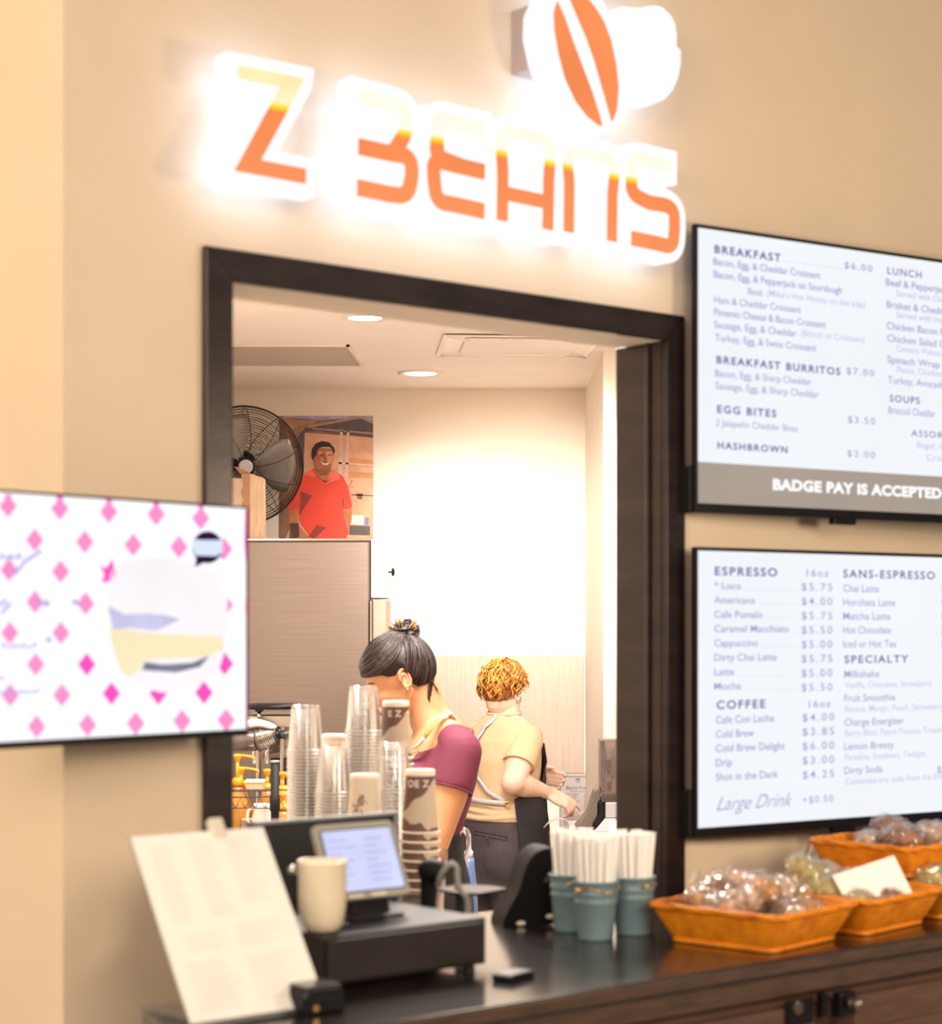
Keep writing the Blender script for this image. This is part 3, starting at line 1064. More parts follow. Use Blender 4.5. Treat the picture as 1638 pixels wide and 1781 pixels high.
# ---- cash drawer
a, b_ = on_counter(564, 1718, ZC + 0.012), on_counter(863, 1680, ZC + 0.012)
rel = a - WALL.o
DT0, DN = rel.dot(WALL.u), rel.dot(WALL.n)
DT1 = (b_ - WALL.o).dot(WALL.u)
DH = 0.072
DZ = ZC + 0.012 + DH
t = thing('cash_drawer', 'wide black metal cash drawer under the tablet and tumbler', 'cash drawer', W(DT0, DN, ZC), TH)
dw = DT1 - DT0
M_drw = mat('black_powder_coat', (0.020, 0.014, 0.013), 0.42, spec=0.3, noise=0.15, scale=200, bump=0.04, bscale=500)
MB().box((0, 0.006, 0.012), (dw, 0.30, 0.012 + DH)).build('case', M_drw, t, bevel=0.003)
MB().box((0.006, 0.0, 0.017), (dw - 0.006, 0.006, 0.006 + DH)).build('drawer_front', M_drw, t, bevel=0.002)
for x in (0.012, dw - 0.022):
    for y in (0.02, 0.27):
        MB().cyl((x, y, 0.0), (x, y, 0.013), 0.009, 0.008).build('rubber_foot', M_blackm, t)

# ---- cream tumbler
t = thing('tumbler', 'cream ceramic tumbler standing on the black cash drawer', 'cup', W(0.004, -0.325, DZ), 0)
prof = [(0.004, 0.002), (0.020, 0.0), (0.026, 0.004), (0.0315, 0.018), (0.0345, 0.036), (0.0352, 0.055), (0.0352, 0.094), (0.0366, 0.099), (0.037, 0.1025), (0.0355, 0.104), (0.0335, 0.101), (0.0325, 0.09), (0.032, 0.04), (0.026, 0.012), (0.002, 0.008)]
MB().lathe(prof, 40).build('body', mat('cream_ceramic', (0.80, 0.67, 0.50), 0.35, noise=0.03, coat=0.2), t, smooth=True)
MB().tube([(-0.033, 0, 0.085), (-0.040, 0, 0.087), (-0.043, -0.001, 0.09)], [0.004, 0.005, 0.006], 10).ell((-0.044, -0.001, 0.09), 0.0065).build('handle', M_chrome, t, smooth=True, label='small shiny knob handle')

# ---- customer tablet
tb = WALL.loc(577, 1569, -0.27)
t = thing('tablet', 'grey framed tablet with a lit lavender screen on the cash drawer', 'tablet', W(tb[0], -0.27, DZ), TH)
z0 = tb[1] - DZ
ta = math.radians(24)
T = TR((0, 0, z0), rx=-ta)
tw, th_ = WALL.loc(716, 1557, -0.27)[0] - tb[0], 0.122
M_tab = mat('warm_grey_plastic', (0.36, 0.33, 0.27), 0.4, noise=0.06)


def rrect(x0, z0, x1, z1, r, k=5):
    out = []
    for cx, cz, a0 in ((x1 - r, z1 - r, 0), (x0 + r, z1 - r, PI / 2), (x0 + r, z0 + r, PI), (x1 - r, z0 + r, 1.5 * PI)):
        out += [(cx + r * math.cos(a0 + PI / 2 * i / k), cz + r * math.sin(a0 + PI / 2 * i / k)) for i in range(k + 1)]
    return out


MB().prism(rrect(0, 0, tw, th_, 0.010), 0, 0.012, T=T).build('frame', M_tab, t, bevel=0.002)
MB().prism(rrect(0.0085, 0.0105, tw - 0.0085, th_ - 0.0105, 0.002), -0.0012, 0.0005, T=T).build('glass_edge', M_black, t)
MB().prism(rrect(0.0105, 0.0125, tw - 0.0105, th_ - 0.0125, 0.001), -0.0016, -0.0010, T=T).build('screen', glow('lavender_screen', (0.66, 0.69, 0.97), 1.05, 0.07, 14), t)
m = MB()
for i in range(7):
    for j in range(2):
        m.box((0.018 + 0.065 * j, -0.0020, 0.026 + 0.011 * i), (0.018 + 0.065 * j + rr.uniform(0.02, 0.05), -0.0016, 0.029 + 0.011 * i), T=T)
m.build('screen_text', glow('lavender_ink', (0.52, 0.53, 0.84), 1.0), t)
for q in (0.032, 0.075):
    MB().box((q, -0.002, 0.002), (q + 0.028, -0.0003, 0.0075), T=T).build('sticker', mat('cream_plastic', (0.74, 0.66, 0.55), 0.4), t)
m = MB()
m.prism([(0.045, 0.0), (tw - 0.03, 0.0), (tw - 0.045, z0 + 0.03), (0.06, z0 + 0.03)], 0.012, 0.05)
m.box((0.03, -0.01, 0), (tw - 0.02, 0.08, 0.006))
m.build('stand', M_black, t, bevel=0.003)

# ---- operator monitor, its back to the hall
x1, zt = WALL.loc(704, 1417, -0.05)
x0, _ = WALL.loc(452, 1430, -0.05)
t = thing('monitor', 'black back of the cashier monitor behind the lit tablet', 'monitor', W(0, 0, ZC), TH)
T = TR((0, -0.045, 0), rx=-0.08)
zt -= ZC
m = MB().box((x0, 0, 0.035), (x1, 0.016, zt), T=T)
m.build('back_panel', M_black, t, bevel=0.004)
MB().box((x0, -0.006, zt - 0.002), (x1, 0.022, zt + 0.005), T=T).box((x1 - 0.010, -0.006, 0.035), (x1 + 0.001, 0.0, zt - 0.002), T=T).build('grey_edge', mat('grey_plastic', (0.20, 0.19, 0.21), 0.4), t, bevel=0.002, label='grey rim of the monitor')
MB().box(((x0 + x1) / 2 - 0.03, -0.01, 0.01), ((x0 + x1) / 2 + 0.03, 0.01, 0.06)).box(((x0 + x1) / 2 - 0.09, -0.03, 0), ((x0 + x1) / 2 + 0.09, 0.10, 0.010)).build('stand', M_black, t, bevel=0.003)

# ---- card reader
p = on_counter(566, 1764)
t = thing('card_reader', 'small black card reader at the foot of the menu sheet', 'card reader', p, TH)
m = MB()
m.prism([(-0.034, 0.0), (0.034, 0.0), (0.034, 0.026), (0.028, 0.037), (-0.028, 0.037), (-0.034, 0.026)], 0.0, 0.06)
m.build('body', M_black, t, bevel=0.004)
MB().box((-0.028, 0.004, 0.037), (0.028, 0.05, 0.0395)).build('display', mat('grey_glass', (0.10, 0.10, 0.11), 0.12), t, bevel=0.001)
MB().cyl((-0.016, -0.001, 0.010), (-0.016, 0.002, 0.010), 0.0045, n=16).build('badge', M_brass, t)
MB().box((-0.026, -0.001, 0.020), (0.026, 0.002, 0.024)).build('card_slot', mat('slot_black', (0.004, 0.004, 0.004), 0.8), t)

# ---- little black tag
p = on_counter(910, 1706)
t = thing('pager', 'small flat black pager lying on the counter before the drawer', 'pager', p, TH + 0.25)
MB().prism(rrect(-0.030, 0.0, 0.030, 0.011, 0.003, 3), 0, 0.036).build('body', M_black, t, bevel=0.001)
MB().box((-0.026, 0.003, 0.011), (0.026, 0.033, 0.0125)).build('top_plate', mat('mid_grey_plastic', (0.16, 0.14, 0.14), 0.3), t, bevel=0.0005)

# ---- scanner with its grey cable, and flat plate
p = at(752, 1560, 3.22)
t = thing('barcode_scanner', 'black barcode scanner in a cradle with a looped grey cable', 'scanner', (p.x, p.y, DZ if False else ZC), TH)
m = MB()
m.ell((0, 0, 0.128), (0.019, 0.034, 0.020))
m.limb([(0, 0.01, 0.115), (0.004, 0.015, 0.08), (0.004, 0.02, 0.055)], [0.015, 0.014, 0.013])
skin_me = fuse(m, 0.004, 2)
put('body', skin(skin_me, M_blackm), t)
MB().lathe([(0.035, 0), (0.035, 0.008), (0.02, 0.02), (0.018, 0.05), (0.022, 0.06)], 24, T=TR((0.004, 0.02, 0))).build('cradle', M_blackm, t, smooth=True)
pts = [(-0.004, -0.02, 0.105), (-0.010, -0.035, 0.125), (-0.004, -0.05, 0.143), (0.006, -0.055, 0.138), (0.008, -0.055, 0.120), (0.014, -0.055, 0.100), (0.026, -0.055, 0.088), (0.034, -0.05, 0.072), (0.038, -0.045, 0.05)]


def spline(pts, k=6):
    P = [Vector(p) for p in pts]
    out = []
    for i in range(len(P) - 1):
        p0, p1, p2, p3 = P[max(i - 1, 0)], P[i], P[i + 1], P[min(i + 2, len(P) - 1)]
        for j in range(k):
            u = j / k
            out.append(0.5 * ((2 * p1) + (p2 - p0) * u + (2 * p0 - 5 * p1 + 4 * p2 - p3) * u * u + (3 * p1 - p0 - 3 * p2 + p3) * u ** 3))
    out.append(P[-1])
    return out


MB().tube(spline(pts), 0.0048, 10).build('cable', mat('grey_cable', (0.30, 0.30, 0.27), 0.4), t, smooth=True)
MB().ell((0.02, -0.04, 0.105), (0.006, 0.004, 0.008)).build('trigger_button', M_brass, t, smooth=True)

p = at(822, 1545, 3.36)
t = thing('terminal_plate', 'flat black plate on a short post behind the cash drawer', 'plate', (p.x, p.y, ZC), TH)
MB().prism([(-0.055, -0.02), (-0.03, -0.055), (0.045, -0.04), (0.05, 0.0), (0.03, 0.05), (-0.05, 0.05)], 0, 0.005, T=Matrix.Translation((0, 0, p.z - ZC)) @ Matrix.Rotation(PI / 2, 4, 'X') @ Matrix.Scale(-1, 4, (0, 0, 1)) if False else TR((0, 0, p.z - ZC), rx=-PI / 2)).build('plate', M_black, t, bevel=0.001)
MB().cyl((-0.025, 0.0, 0), (-0.025, 0.0, p.z - ZC - 0.003), 0.012).lathe([(0.035, 0), (0.035, 0.006), (0.012, 0.010)], 24, T=TR((-0.025, 0, 0))).build('post', M_blackm, t)

# ---- curved black terminal beside the pails
p = at(925, 1610, 3.46)
t = thing('card_terminal', 'tall curved black payment terminal left of the straw buckets', 'payment terminal', (p.x, p.y, ZC), math.radians(14))
k = 3.46 / FPX
prof = [((x - 925) * k, (1609 - y) * k) for x, y in [(872, 1609), (876, 1592), (890, 1568), (903, 1545), (911, 1515), (921, 1492), (936, 1478), (955, 1473), (975, 1478), (986, 1495), (988, 1530), (985, 1580), (980, 1609)]]
m = MB().prism(rounded(prof + [prof[0]], 2)[:-1], 0.0, 0.085)
m.build('body', mat('soft_black_rubber', (0.006, 0.005, 0.006), 0.6, spec=0.1, noise=0.2, scale=40), t, bevel=0.010)
MB().prism([((x - 925) * k, (1609 - y) * k) for x, y in [(946, 1530), (960, 1512), (975, 1500), (978, 1506), (962, 1520), (950, 1535)]], -0.0015, 0.002).build('trim_line', mat('brown_plastic', (0.10, 0.07, 0.05), 0.3), t)
for x, y in ((905, 1603), (958, 1593)):
    MB().ell(((x - 925) * k, -0.001, (1609 - y) * k), (0.0085, 0.003, 0.0045)).build('foot_pad', mat('pale_rubber', (0.78, 0.68, 0.50), 0.5), t, smooth=True, label='pale rubber foot pad')

# ---- straw pails
M_pail = mat('grey_blue_enamel', (0.16, 0.235, 0.265), 0.42, noise=0.06, scale=20)
M_straw = mat('straw_paper', (0.95, 0.92, 0.89), 0.6, noise=0.02, scale=30)


def make_pail(label, loc, rz):
    t = thing('straw_bucket', label, 'bucket', loc, rz, 'grey-blue metal straw buckets')
    r0, r1, h = 0.0300, 0.0375, 0.098
    f = lambda z: r0 + (r1 - r0) * z / h
    prof = [(0.002, 0.002), (r0 - 0.002, 0.002), (r0, 0.0), (f(0.002), 0.003), (f(0.06), 0.060), (f(0.062) + 0.0012, 0.062), (f(0.066) + 0.0012, 0.066), (f(0.068), 0.068), (f(0.074), 0.074), (f(0.076) + 0.0012, 0.076), (f(0.080) + 0.0012, 0.080), (f(0.082), 0.082), (r1, h - 0.002),
            (r1 + 0.0018, h - 0.001), (r1 + 0.002, h + 0.001), (r1, h + 0.002), (r1 - 0.0015, h), (f(0.05) - 0.0015, 0.05), (r0 - 0.0015, 0.004), (0.002, 0.004)]
    MB().lathe(prof, 40).build('body', M_pail, t, smooth=True)
    for a in (-2.0, 1.14):
        q = Vector((math.cos(a), math.sin(a), 0))
        e = MB().cyl(q * (f(0.084) - 0.001) + Vector((0, 0, 0.086)), q * (f(0.084) + 0.005) + Vector((0, 0, 0.086)), 0.0035, n=12)
        e.ell(q * (f(0.084) + 0.0055) + Vector((0, 0, 0.086)), 0.0042, nu=12, nv=8)
        e.build('handle_rivet', M_brass, t, smooth=True)
    MB().tube([(r1 * math.cos(s) * 1.08, r1 * math.sin(s) * 1.08, 0.086 + 0.004 * math.sin(3 * s)) for s in [-2.0 + 3.14 * i / 20 for i in range(21)]], 0.0012, 6).build('wire_handle', M_brass, t, smooth=True)
    return t


spots = [(on_counter(1036, 1633), 'grey-blue metal bucket of wrapped straws, nearest of the three', 'front', -0.4),
         (at(993, 1619, 3.41), 'grey-blue metal bucket of wrapped straws beside the curved black terminal', 'left', 0.3),
         (at(1101, 1624, 3.375), 'grey-blue metal bucket of wrapped straws beside the window frame', 'right', 0.9)]
SL = 0.166
straw_me = None
for p, lab, wh, rz in spots:
    loc = Vector((p.x, p.y, ZC))
    make_pail(lab, loc, rz)
    lab2 = {'front': 'white paper-wrapped straw in the nearest grey-blue bucket', 'left': 'white paper-wrapped straw in the bucket beside the curved black terminal', 'right': 'white paper-wrapped straw in the bucket beside the window frame'}[wh]
    cnt = 0
    for ring, n in ((0.0, 1), (0.0072, 6), (0.0140, 12), (0.0205, 17)):
        for i in range(n):
            a = 2 * PI * i / n + ring * 40 + rnd.uniform(-.08, .08)
            b0 = Vector((ring * math.cos(a), ring * math.sin(a), 0.005))
            k2 = 1.0 + 0.62 + rnd.uniform(-0.08, 0.10)
            dv = Vector((ring * k2 * math.cos(a), ring * k2 * math.sin(a), 0.005 + SL)) - b0 + Vector((rnd.uniform(-.002, .002), rnd.uniform(-.002, .002), 0))
            if straw_me is None:
                mm = MB()
                mm.lathe([(0.0006, 0.0), (0.0030, 0.002), (0.0036, 0.006), (0.0046, SL - 0.010), (0.0040, SL - 0.003), (0.0052, SL)], 9)
                straw_me = mm.mesh('straw', M_straw, True)
            o = put('wrapped_straw', straw_me)
            o.location = loc + b0 + Vector((0, 0, rnd.uniform(0, 0.008)))
            o.rotation_euler = dv.to_track_quat('Z', 'Y').to_euler()
            tag(o, lab2, 'straw', 'wrapped straws in the %s bucket' % {'front': 'nearest', 'left': 'terminal side', 'right': 'window frame side'}[wh])

# ---- wicker baskets


def wicker():
    m = bpy.data.materials.new('orange_wicker')
    m.use_nodes = True
    nt = m.node_tree
    b = nt.nodes['Principled BSDF']
    b.inputs['Roughness'].default_value = 0.45
    tc = nt.nodes.new('ShaderNodeTexCoord')
    wv = nt.nodes.new('ShaderNodeTexWave')
    wv.wave_type = 'BANDS'
    wv.bands_direction = 'Z'
    wv.inputs['Scale'].default_value = 65
    wv.inputs['Distortion'].default_value = 2.0
    nt.links.new(tc.outputs['Object'], wv.inputs[0])
    nz = nt.nodes.new('ShaderNodeTexNoise')
    nz.inputs['Scale'].default_value = 45
    nt.links.new(tc.outputs['Object'], nz.inputs['Vector'])
    mx = nt.nodes.new('ShaderNodeMath')
    mx.operation = 'MULTIPLY_ADD'
    mx.inputs[1].default_value = 0.5
    nt.links.new(wv.outputs[1], mx.inputs[0])
    nt.links.new(nz.outputs[0], mx.inputs[2])
    rp = nt.nodes.new('ShaderNodeValToRGB')
    rp.color_ramp.elements[0].position = 0.3
    rp.color_ramp.elements[1].position = 0.95
    rp.color_ramp.elements[0].color = (0.44, 0.090, 0.002, 1)
    rp.color_ramp.elements[1].color = (0.90, 0.30, 0.006, 1)
    nt.links.new(mx.outputs[0], rp.inputs[0])
    nt.links.new(rp.outputs[0], b.inputs['Base Color'])
    bn = nt.nodes.new('ShaderNodeBump')
    bn.inputs['Strength'].default_value = 0.5
    bn.inputs['Distance'].default_value = 0.002
    nt.links.new(wv.outputs[1], bn.inputs['Height'])
    nt.links.new(bn.outputs[0], b.inputs['Normal'])
    return m


M_wick = wicker()


def rect_ring(hx, hy, z, r=0.012, k=5, nside=12, wob=0.0, ph=0.0):
    pts = []
    cs = [(hx - r, hy - r, 0), (-hx + r, hy - r, PI / 2), (-hx + r, -hy + r, PI), (hx - r, -hy + r, 1.5 * PI)]
    for i, (cx, cy, a0) in enumerate(cs):
        arc = [(cx + r * math.cos(a0 + PI / 2 * j / k), cy + r * math.sin(a0 + PI / 2 * j / k)) for j in range(k + 1)]
        pts += arc
        nx, ny, na = cs[(i + 1) % 4]
        e = (nx + r * math.cos(na), ny + r * math.sin(na))
        for j in range(1, nside):
            pts.append((arc[-1][0] + (e[0] - arc[-1][0]) * j / nside, arc[-1][1] + (e[1] - arc[-1][1]) * j / nside))
    out = []
    n = len(pts)
    for i, (x, y) in enumerate(pts):
        w = 1 + wob / max(hx, hy) * math.sin(i * PI / 2 + ph)
        out.append((x * w, y * w, z))
    return out


def make_basket(label, loc, rz, hx=0.123, hy=0.130, bx=0.098, by=0.098, h=0.062):
    t = thing('wicker_basket', label, 'basket', loc, rz, 'orange wicker pastry baskets')
    rg, rows = [], 9
    for i in range(rows + 1):
        f = i / rows
        e = f ** 0.85
        rg.append(rect_ring(bx + (hx - bx) * e, by + (hy - by) * e, 0.004 + (h - 0.004) * f, 0.014, wob=0.0012, ph=PI * i))
    ins = [[(x * 0.965, y * 0.965, z + 0.001) for x, y, z in r] for r in reversed(rg)]
    m = MB()
    m.rings(rg + ins, caps=False)
    n = len(rg[0])
    m.add([(x, y, 0.005) for x, y, z in ins[-1]], [tuple(range(n))])
    m.add([(x, y, 0.003) for x, y, z in rg[0]], [tuple(reversed(range(n)))])
    m.build('woven_wall', M_wick, t, smooth=True)
    rim = MB()
    for ph in (0, PI):
        P = rect_ring(hx, hy, h, 0.016)
        q = []
        for i, (x, y, z) in enumerate(P):
            q.append((x * (1 + 0.010 * math.sin(i * 0.8 + ph)), y * (1 + 0.010 * math.sin(i * 0.8 + ph)), z + 0.0022 * math.cos(i * 0.8 + ph)))
        rim.tube(q, 0.0044, 7, loop=True)
    rim.build('braided_rim', M_wick, t, smooth=True)
    ft = MB()
    ft.tube(rect_ring(bx + 0.001, by + 0.001, 0.004, 0.014), 0.004, 7, loop=True)
    ft.build('foot_band', M_wick, t, smooth=True)
    return t


BK = [((0.824, -0.425), TH + math.radians(9), 0, 'orange wicker basket of wrapped pastries, nearest and leftmost'),
      ((1.088, -0.405), TH + math.radians(8), 0, 'orange wicker basket holding the white paper card, second along the counter'),
      ((1.350, -0.375), TH + math.radians(7), 0, 'orange wicker basket at the far end of the counter, under another basket'),
      ((1.372, -0.300), TH + math.radians(3), 0.0665, 'orange wicker basket stacked on top of the farthest basket')]
baskets = []
for (bt, bn), yaw, dz, lab in BK:
    sc = dict() if dz == 0 else dict(hx=0.125, hy=0.118, bx=0.105, by=0.10, h=0.055)
    baskets.append(make_basket(lab, W(bt, bn, ZC + dz), yaw, **sc))

# ---- wrapped pastries
M_past = [mat('golden_pastry', (0.52, 0.235, 0.06), 0.45, noise=0.85, scale=42, bump=0.6),
          mat('brown_pastry', (0.26, 0.095, 0.035), 0.45, noise=0.85, scale=48, bump=0.6),
          mat('pale_green_bread', (0.46, 0.36, 0.12), 0.6, noise=0.6, scale=38, bump=0.4),
          mat('sugary_pastry', (0.55, 0.36, 0.26), 0.45, noise=0.80, scale=70, bump=0.6)]
M_wrap = clear('crinkled_cellophane', haze=0.025, gloss=0.07, rough=0.12)


def lump(kind, seed, R):
    r = random.Random(seed)
    m = MB()
    if kind == 'muffin':
        m.lathe([(0.004, 0), (R * 0.72, 0.001), (R * 0.9, R * 0.75), (R * 1.1, R * 0.95), (R * 1.02, R * 1.3), (R * 0.6, R * 1.6), (0.004, R * 1.68)], 28)
    elif kind == 'roll':
        for i in range(5):
            m.ell(((i - 2) * R * 0.42, 0, R * 0.62), (R * 0.46, R * (0.72 - 0.08 * abs(i - 2)), R * (0.62 - 0.06 * abs(i - 2))))
    else:
        L = 24
        pts = [(R * 0.1 * (k / L) * 6 * math.cos(k * 0.8) + 0, R * 0.1 * (k / L) * 6 * math.sin(k * 0.8), R * 0.45) for k in range(L)]
        m.limb(pts, [R * 0.36] * L, 10)
    m.v = [(x + r.gauss(0, R * 0.025), y + r.gauss(0, R * 0.025), max(0, z + r.gauss(0, R * 0.025))) for x, y, z in m.v]
    return fuse(m, R * 0.11, 2, 'pastry')


def wrapper(seed, R, core):
    """Crinkled film drawn tight over the pastry, with a twisted tail."""
    r = random.Random(seed)
    ph = [r.uniform(0, 6) for _ in range(6)]
    vs = []
    for v in core.vertices:
        c = v.co
        k = 0.0036 + 0.0022 * math.sin(c.x * 330 + ph[0] + 2 * math.sin(c.y * 240 + ph[1])) + 0.0016 * math.sin(c.z * 520 + c.y * 380 + ph[2])
        q = c + v.normal * k
        vs.append((q.x, q.y, max(0.0004, q.z)))
    m = MB()
    m.add(vs, [tuple(f.vertices) for f in core.polygons])
    xe = max(v[0] for v in vs)
    m.tube([(xe - 0.004, 0, R * 0.5), (xe + 0.006, 0, R * 0.55), (xe + 0.020, R * 0.1, R * 0.7)], [R * 0.14, R * 0.08, R * 0.40], 14)
    return m.mesh('wrapper', M_wrap, False)


kinds = ['muffin', 'roll', 'swirl']
protos = {}
for i, kd in enumerate(kinds):
    core = lump(kd, i, 0.040)
    protos[kd] = (core, wrapper(i + 20, 0.040, core))
PL = [  # basket, (x, y, z) in it, kind, material, turn, tilt
    (0, (-0.065, -0.060, 0.012), 'swirl', 1, 0.3, 0.2), (0, (0.010, -0.066, 0.014), 'roll', 3, 1.2, 0.1), (0, (0.072, -0.055, 0.014), 'roll', 0, 2.2, -0.2),
    (0, (-0.070, 0.010, 0.016), 'roll', 0, 0.1, 0.3), (0, (0.000, 0.005, 0.022), 'swirl', 0, 0.7, -0.25), (0, (0.066, 0.020, 0.018), 'muffin', 1, 0.0, 0.5),
    (0, (-0.060, 0.072, 0.016), 'muffin', 0, 0.2, 0.4), (0, (0.012, 0.074, 0.020), 'roll', 1, 2.8, 0.3), (0, (-0.030, -0.025, 0.055), 'roll', 0, 0.9, 0.3),
    (0, (0.045, -0.020, 0.056), 'swirl', 3, 0.9, -0.3), (0, (-0.04, 0.045, 0.058), 'swirl', 1, 0.9, 0.3),
    (0, (-0.09, -0.02, 0.040), 'roll', 3, 1.9, 0.5), (0, (0.085, -0.03, 0.038), 'swirl', 0, 0.2, -0.4), (0, (0.0, 0.035, 0.058), 'roll', 3, 2.0, -0.3), (0, (0.06, 0.05, 0.050), 'roll', 0, 1.0, 0.4), (0, (-0.085, 0.05, 0.042), 'swirl', 0, 0.0, 0.3),
    (1, (-0.062, -0.055, 0.012), 'roll', 2, 0.4, 0.2), (1, (0.020, -0.058, 0.012), 'roll', 1, 1.6, 0.0), (1, (-0.060, 0.020, 0.016), 'muffin', 2, 0, 0.3),
    (1, (0.015, 0.020, 0.018), 'swirl', 0, 0.3, 0.2), (1, (0.070, 0.010, 0.014), 'muffin', 2, 0.3, -0.2), (1, (-0.050, 0.070, 0.045), 'muffin', 2, 0.3, 0.5), (1, (0.03, 0.07, 0.045), 'roll', 3, 0.3, 0.5),
    (2, (-0.07, -0.02, 0.010), 'roll', 2, 0.5, 0.0), (2, (-0.06, -0.09, 0.014), 'muffin', 2, 0.5, 0.2),
    (3, (-0.070, -0.045, 0.012), 'muffin', 1, 0.4, 0.1), (3, (0.0, -0.05, 0.012), 'roll', 1, 0.4, 0.1), (3, (0.065, -0.045, 0.012), 'muffin', 3, 0.4, 0.1), (3, (-0.06, 0.035, 0.016), 'roll', 3, 0.4, 0.3), (3, (0.02, 0.04, 0.02), 'muffin', 1, 0.4, 0.3)]
pn = {'muffin': 'muffin', 'roll': 'pastry roll', 'swirl': 'pastry swirl'}
cn = ['golden', 'dark brown', 'greenish', 'sugared']
bn_ = ['nearest wicker basket', 'second wicker basket', 'farthest wicker basket', 'top stacked wicker basket']
seen_lab = {}
for bi, lp, kd, mi, turn, tilt in PL:
    if lp[2] < 0.03:
        lp = (max(-.050, min(.050, lp[0])), max(-.052, min(.052, lp[1])), lp[2] + 0.006)
    b = baskets[bi]
    wp = Matrix.Translation(b.location) @ Matrix.Rotation(b.rotation_euler.z, 4, 'Z') @ (Vector(lp) + Vector((0, 0, 0.010 if lp[2] > 0.03 else 0.004)))
    base = '%s %s in clear wrap in the %s' % (cn[mi], pn[kd], bn_[bi])
    k = seen_lab.get(base, 0)
    seen_lab[base] = k + 1
    t = thing('wrapped_pastry', base, 'pastry', wp, turn, 'wrapped pastries in the ' + bn_[bi])
    t.rotation_euler = (tilt, tilt * 0.5, turn + b.rotation_euler.z)
    me, wr = protos[kd]
    me2 = me.copy()
    put('pastry', skin(me2, M_past[mi]), t)
    put('wrapper', wr, t)

# ---- white card in the second basket
t = thing('paper_card', 'blank white paper card propped in the second wicker basket', 'card', at(1525, 1560, 3.42), math.radians(20))
c0 = at(1525, 1560, 3.42)
cor = [at(1465, 1556, 3.40) - c0, at(1591, 1563, 3.47) - c0, at(1554, 1488, 3.50) - c0, at(1447, 1523, 3.43) - c0]
Rm = Matrix.Rotation(-math.radians(20), 3, 'Z')
cor = [Rm @ v for v in cor]
m = MB()
m.add([tuple(v) for v in cor], [(0, 1, 2, 3)])
m.build('card', M_paper, t, solid=0.0015)

# ================================================================== STACKED CUPS
M_clear = clear('clear_cup_plastic', haze=0.020, gloss=0.012, rough=0.10)
M_crim = clear('clear_cup_rim', haze=0.38, gloss=0.14, rough=0.15)
CH, CP = 0.100, 0.0074


def cup_mesh():
    m = MB()
    # upside down: base ring on top, rolled rim below; z=0 at the rim
    prof = [(0.0372, 0.0044), (0.0360, 0.014), (0.0352, 0.016), (0.0292, 0.094), (0.0282, 0.0995), (0.0262, 0.1000), (0.0254, 0.096), (0.0005, 0.0955)]
    m.lathe([(r * 1.06, z) for r, z in prof], 28, caps=False)
    m.lathe([(0.0372 * 1.06, 0.0044), (0.0412, 0.0032), (0.0420, 0.0016), (0.0405, 0.0)], 28, 1, caps=False)
    return m.mesh('clear_cup', [M_clear, M_crim], True)


cup_me = cup_mesh()
CUPS = [('clear plastic cup in the upturned stack left of the others, beside the black post', 'leftmost clear stack', at(531, 1226, 4.25)),
        ('clear plastic cup in the upturned stack before the white paper cup with a tea tag', 'clear stack by the tea tag cup', at(579, 1298, 4.18)),
        ('clear plastic cup in the tallest upturned stack, in front of the face', 'tallest clear stack', at(632, 1193, 4.28)),
        ('clear plastic cup in the short upturned stack before the brown printed cups', 'short clear stack', at(684, 1290, 4.12))]
for lab, grp, tp in CUPS:
    nC = int(round((tp.z - ZC - CH) / CP)) + 1
    p_ = (tp.z - ZC - CH) / (nC - 1)
    for i in range(nC):
        o = put('clear_cup', cup_me)
        o.location = (tp.x + rnd.uniform(-.0006, .0006), tp.y, ZC + i * p_)
        o.rotation_euler = (0, 0, rnd.uniform(0, 6))
        tag(o, lab, 'cup', grp)

M_cream = mat('cream_paper_cup', (0.76, 0.67, 0.56), 0.55, noise=0.03, scale=30)
M_cuplid = mat('white_paper_cup', (0.88, 0.80, 0.73), 0.5, noise=0.02, scale=30)


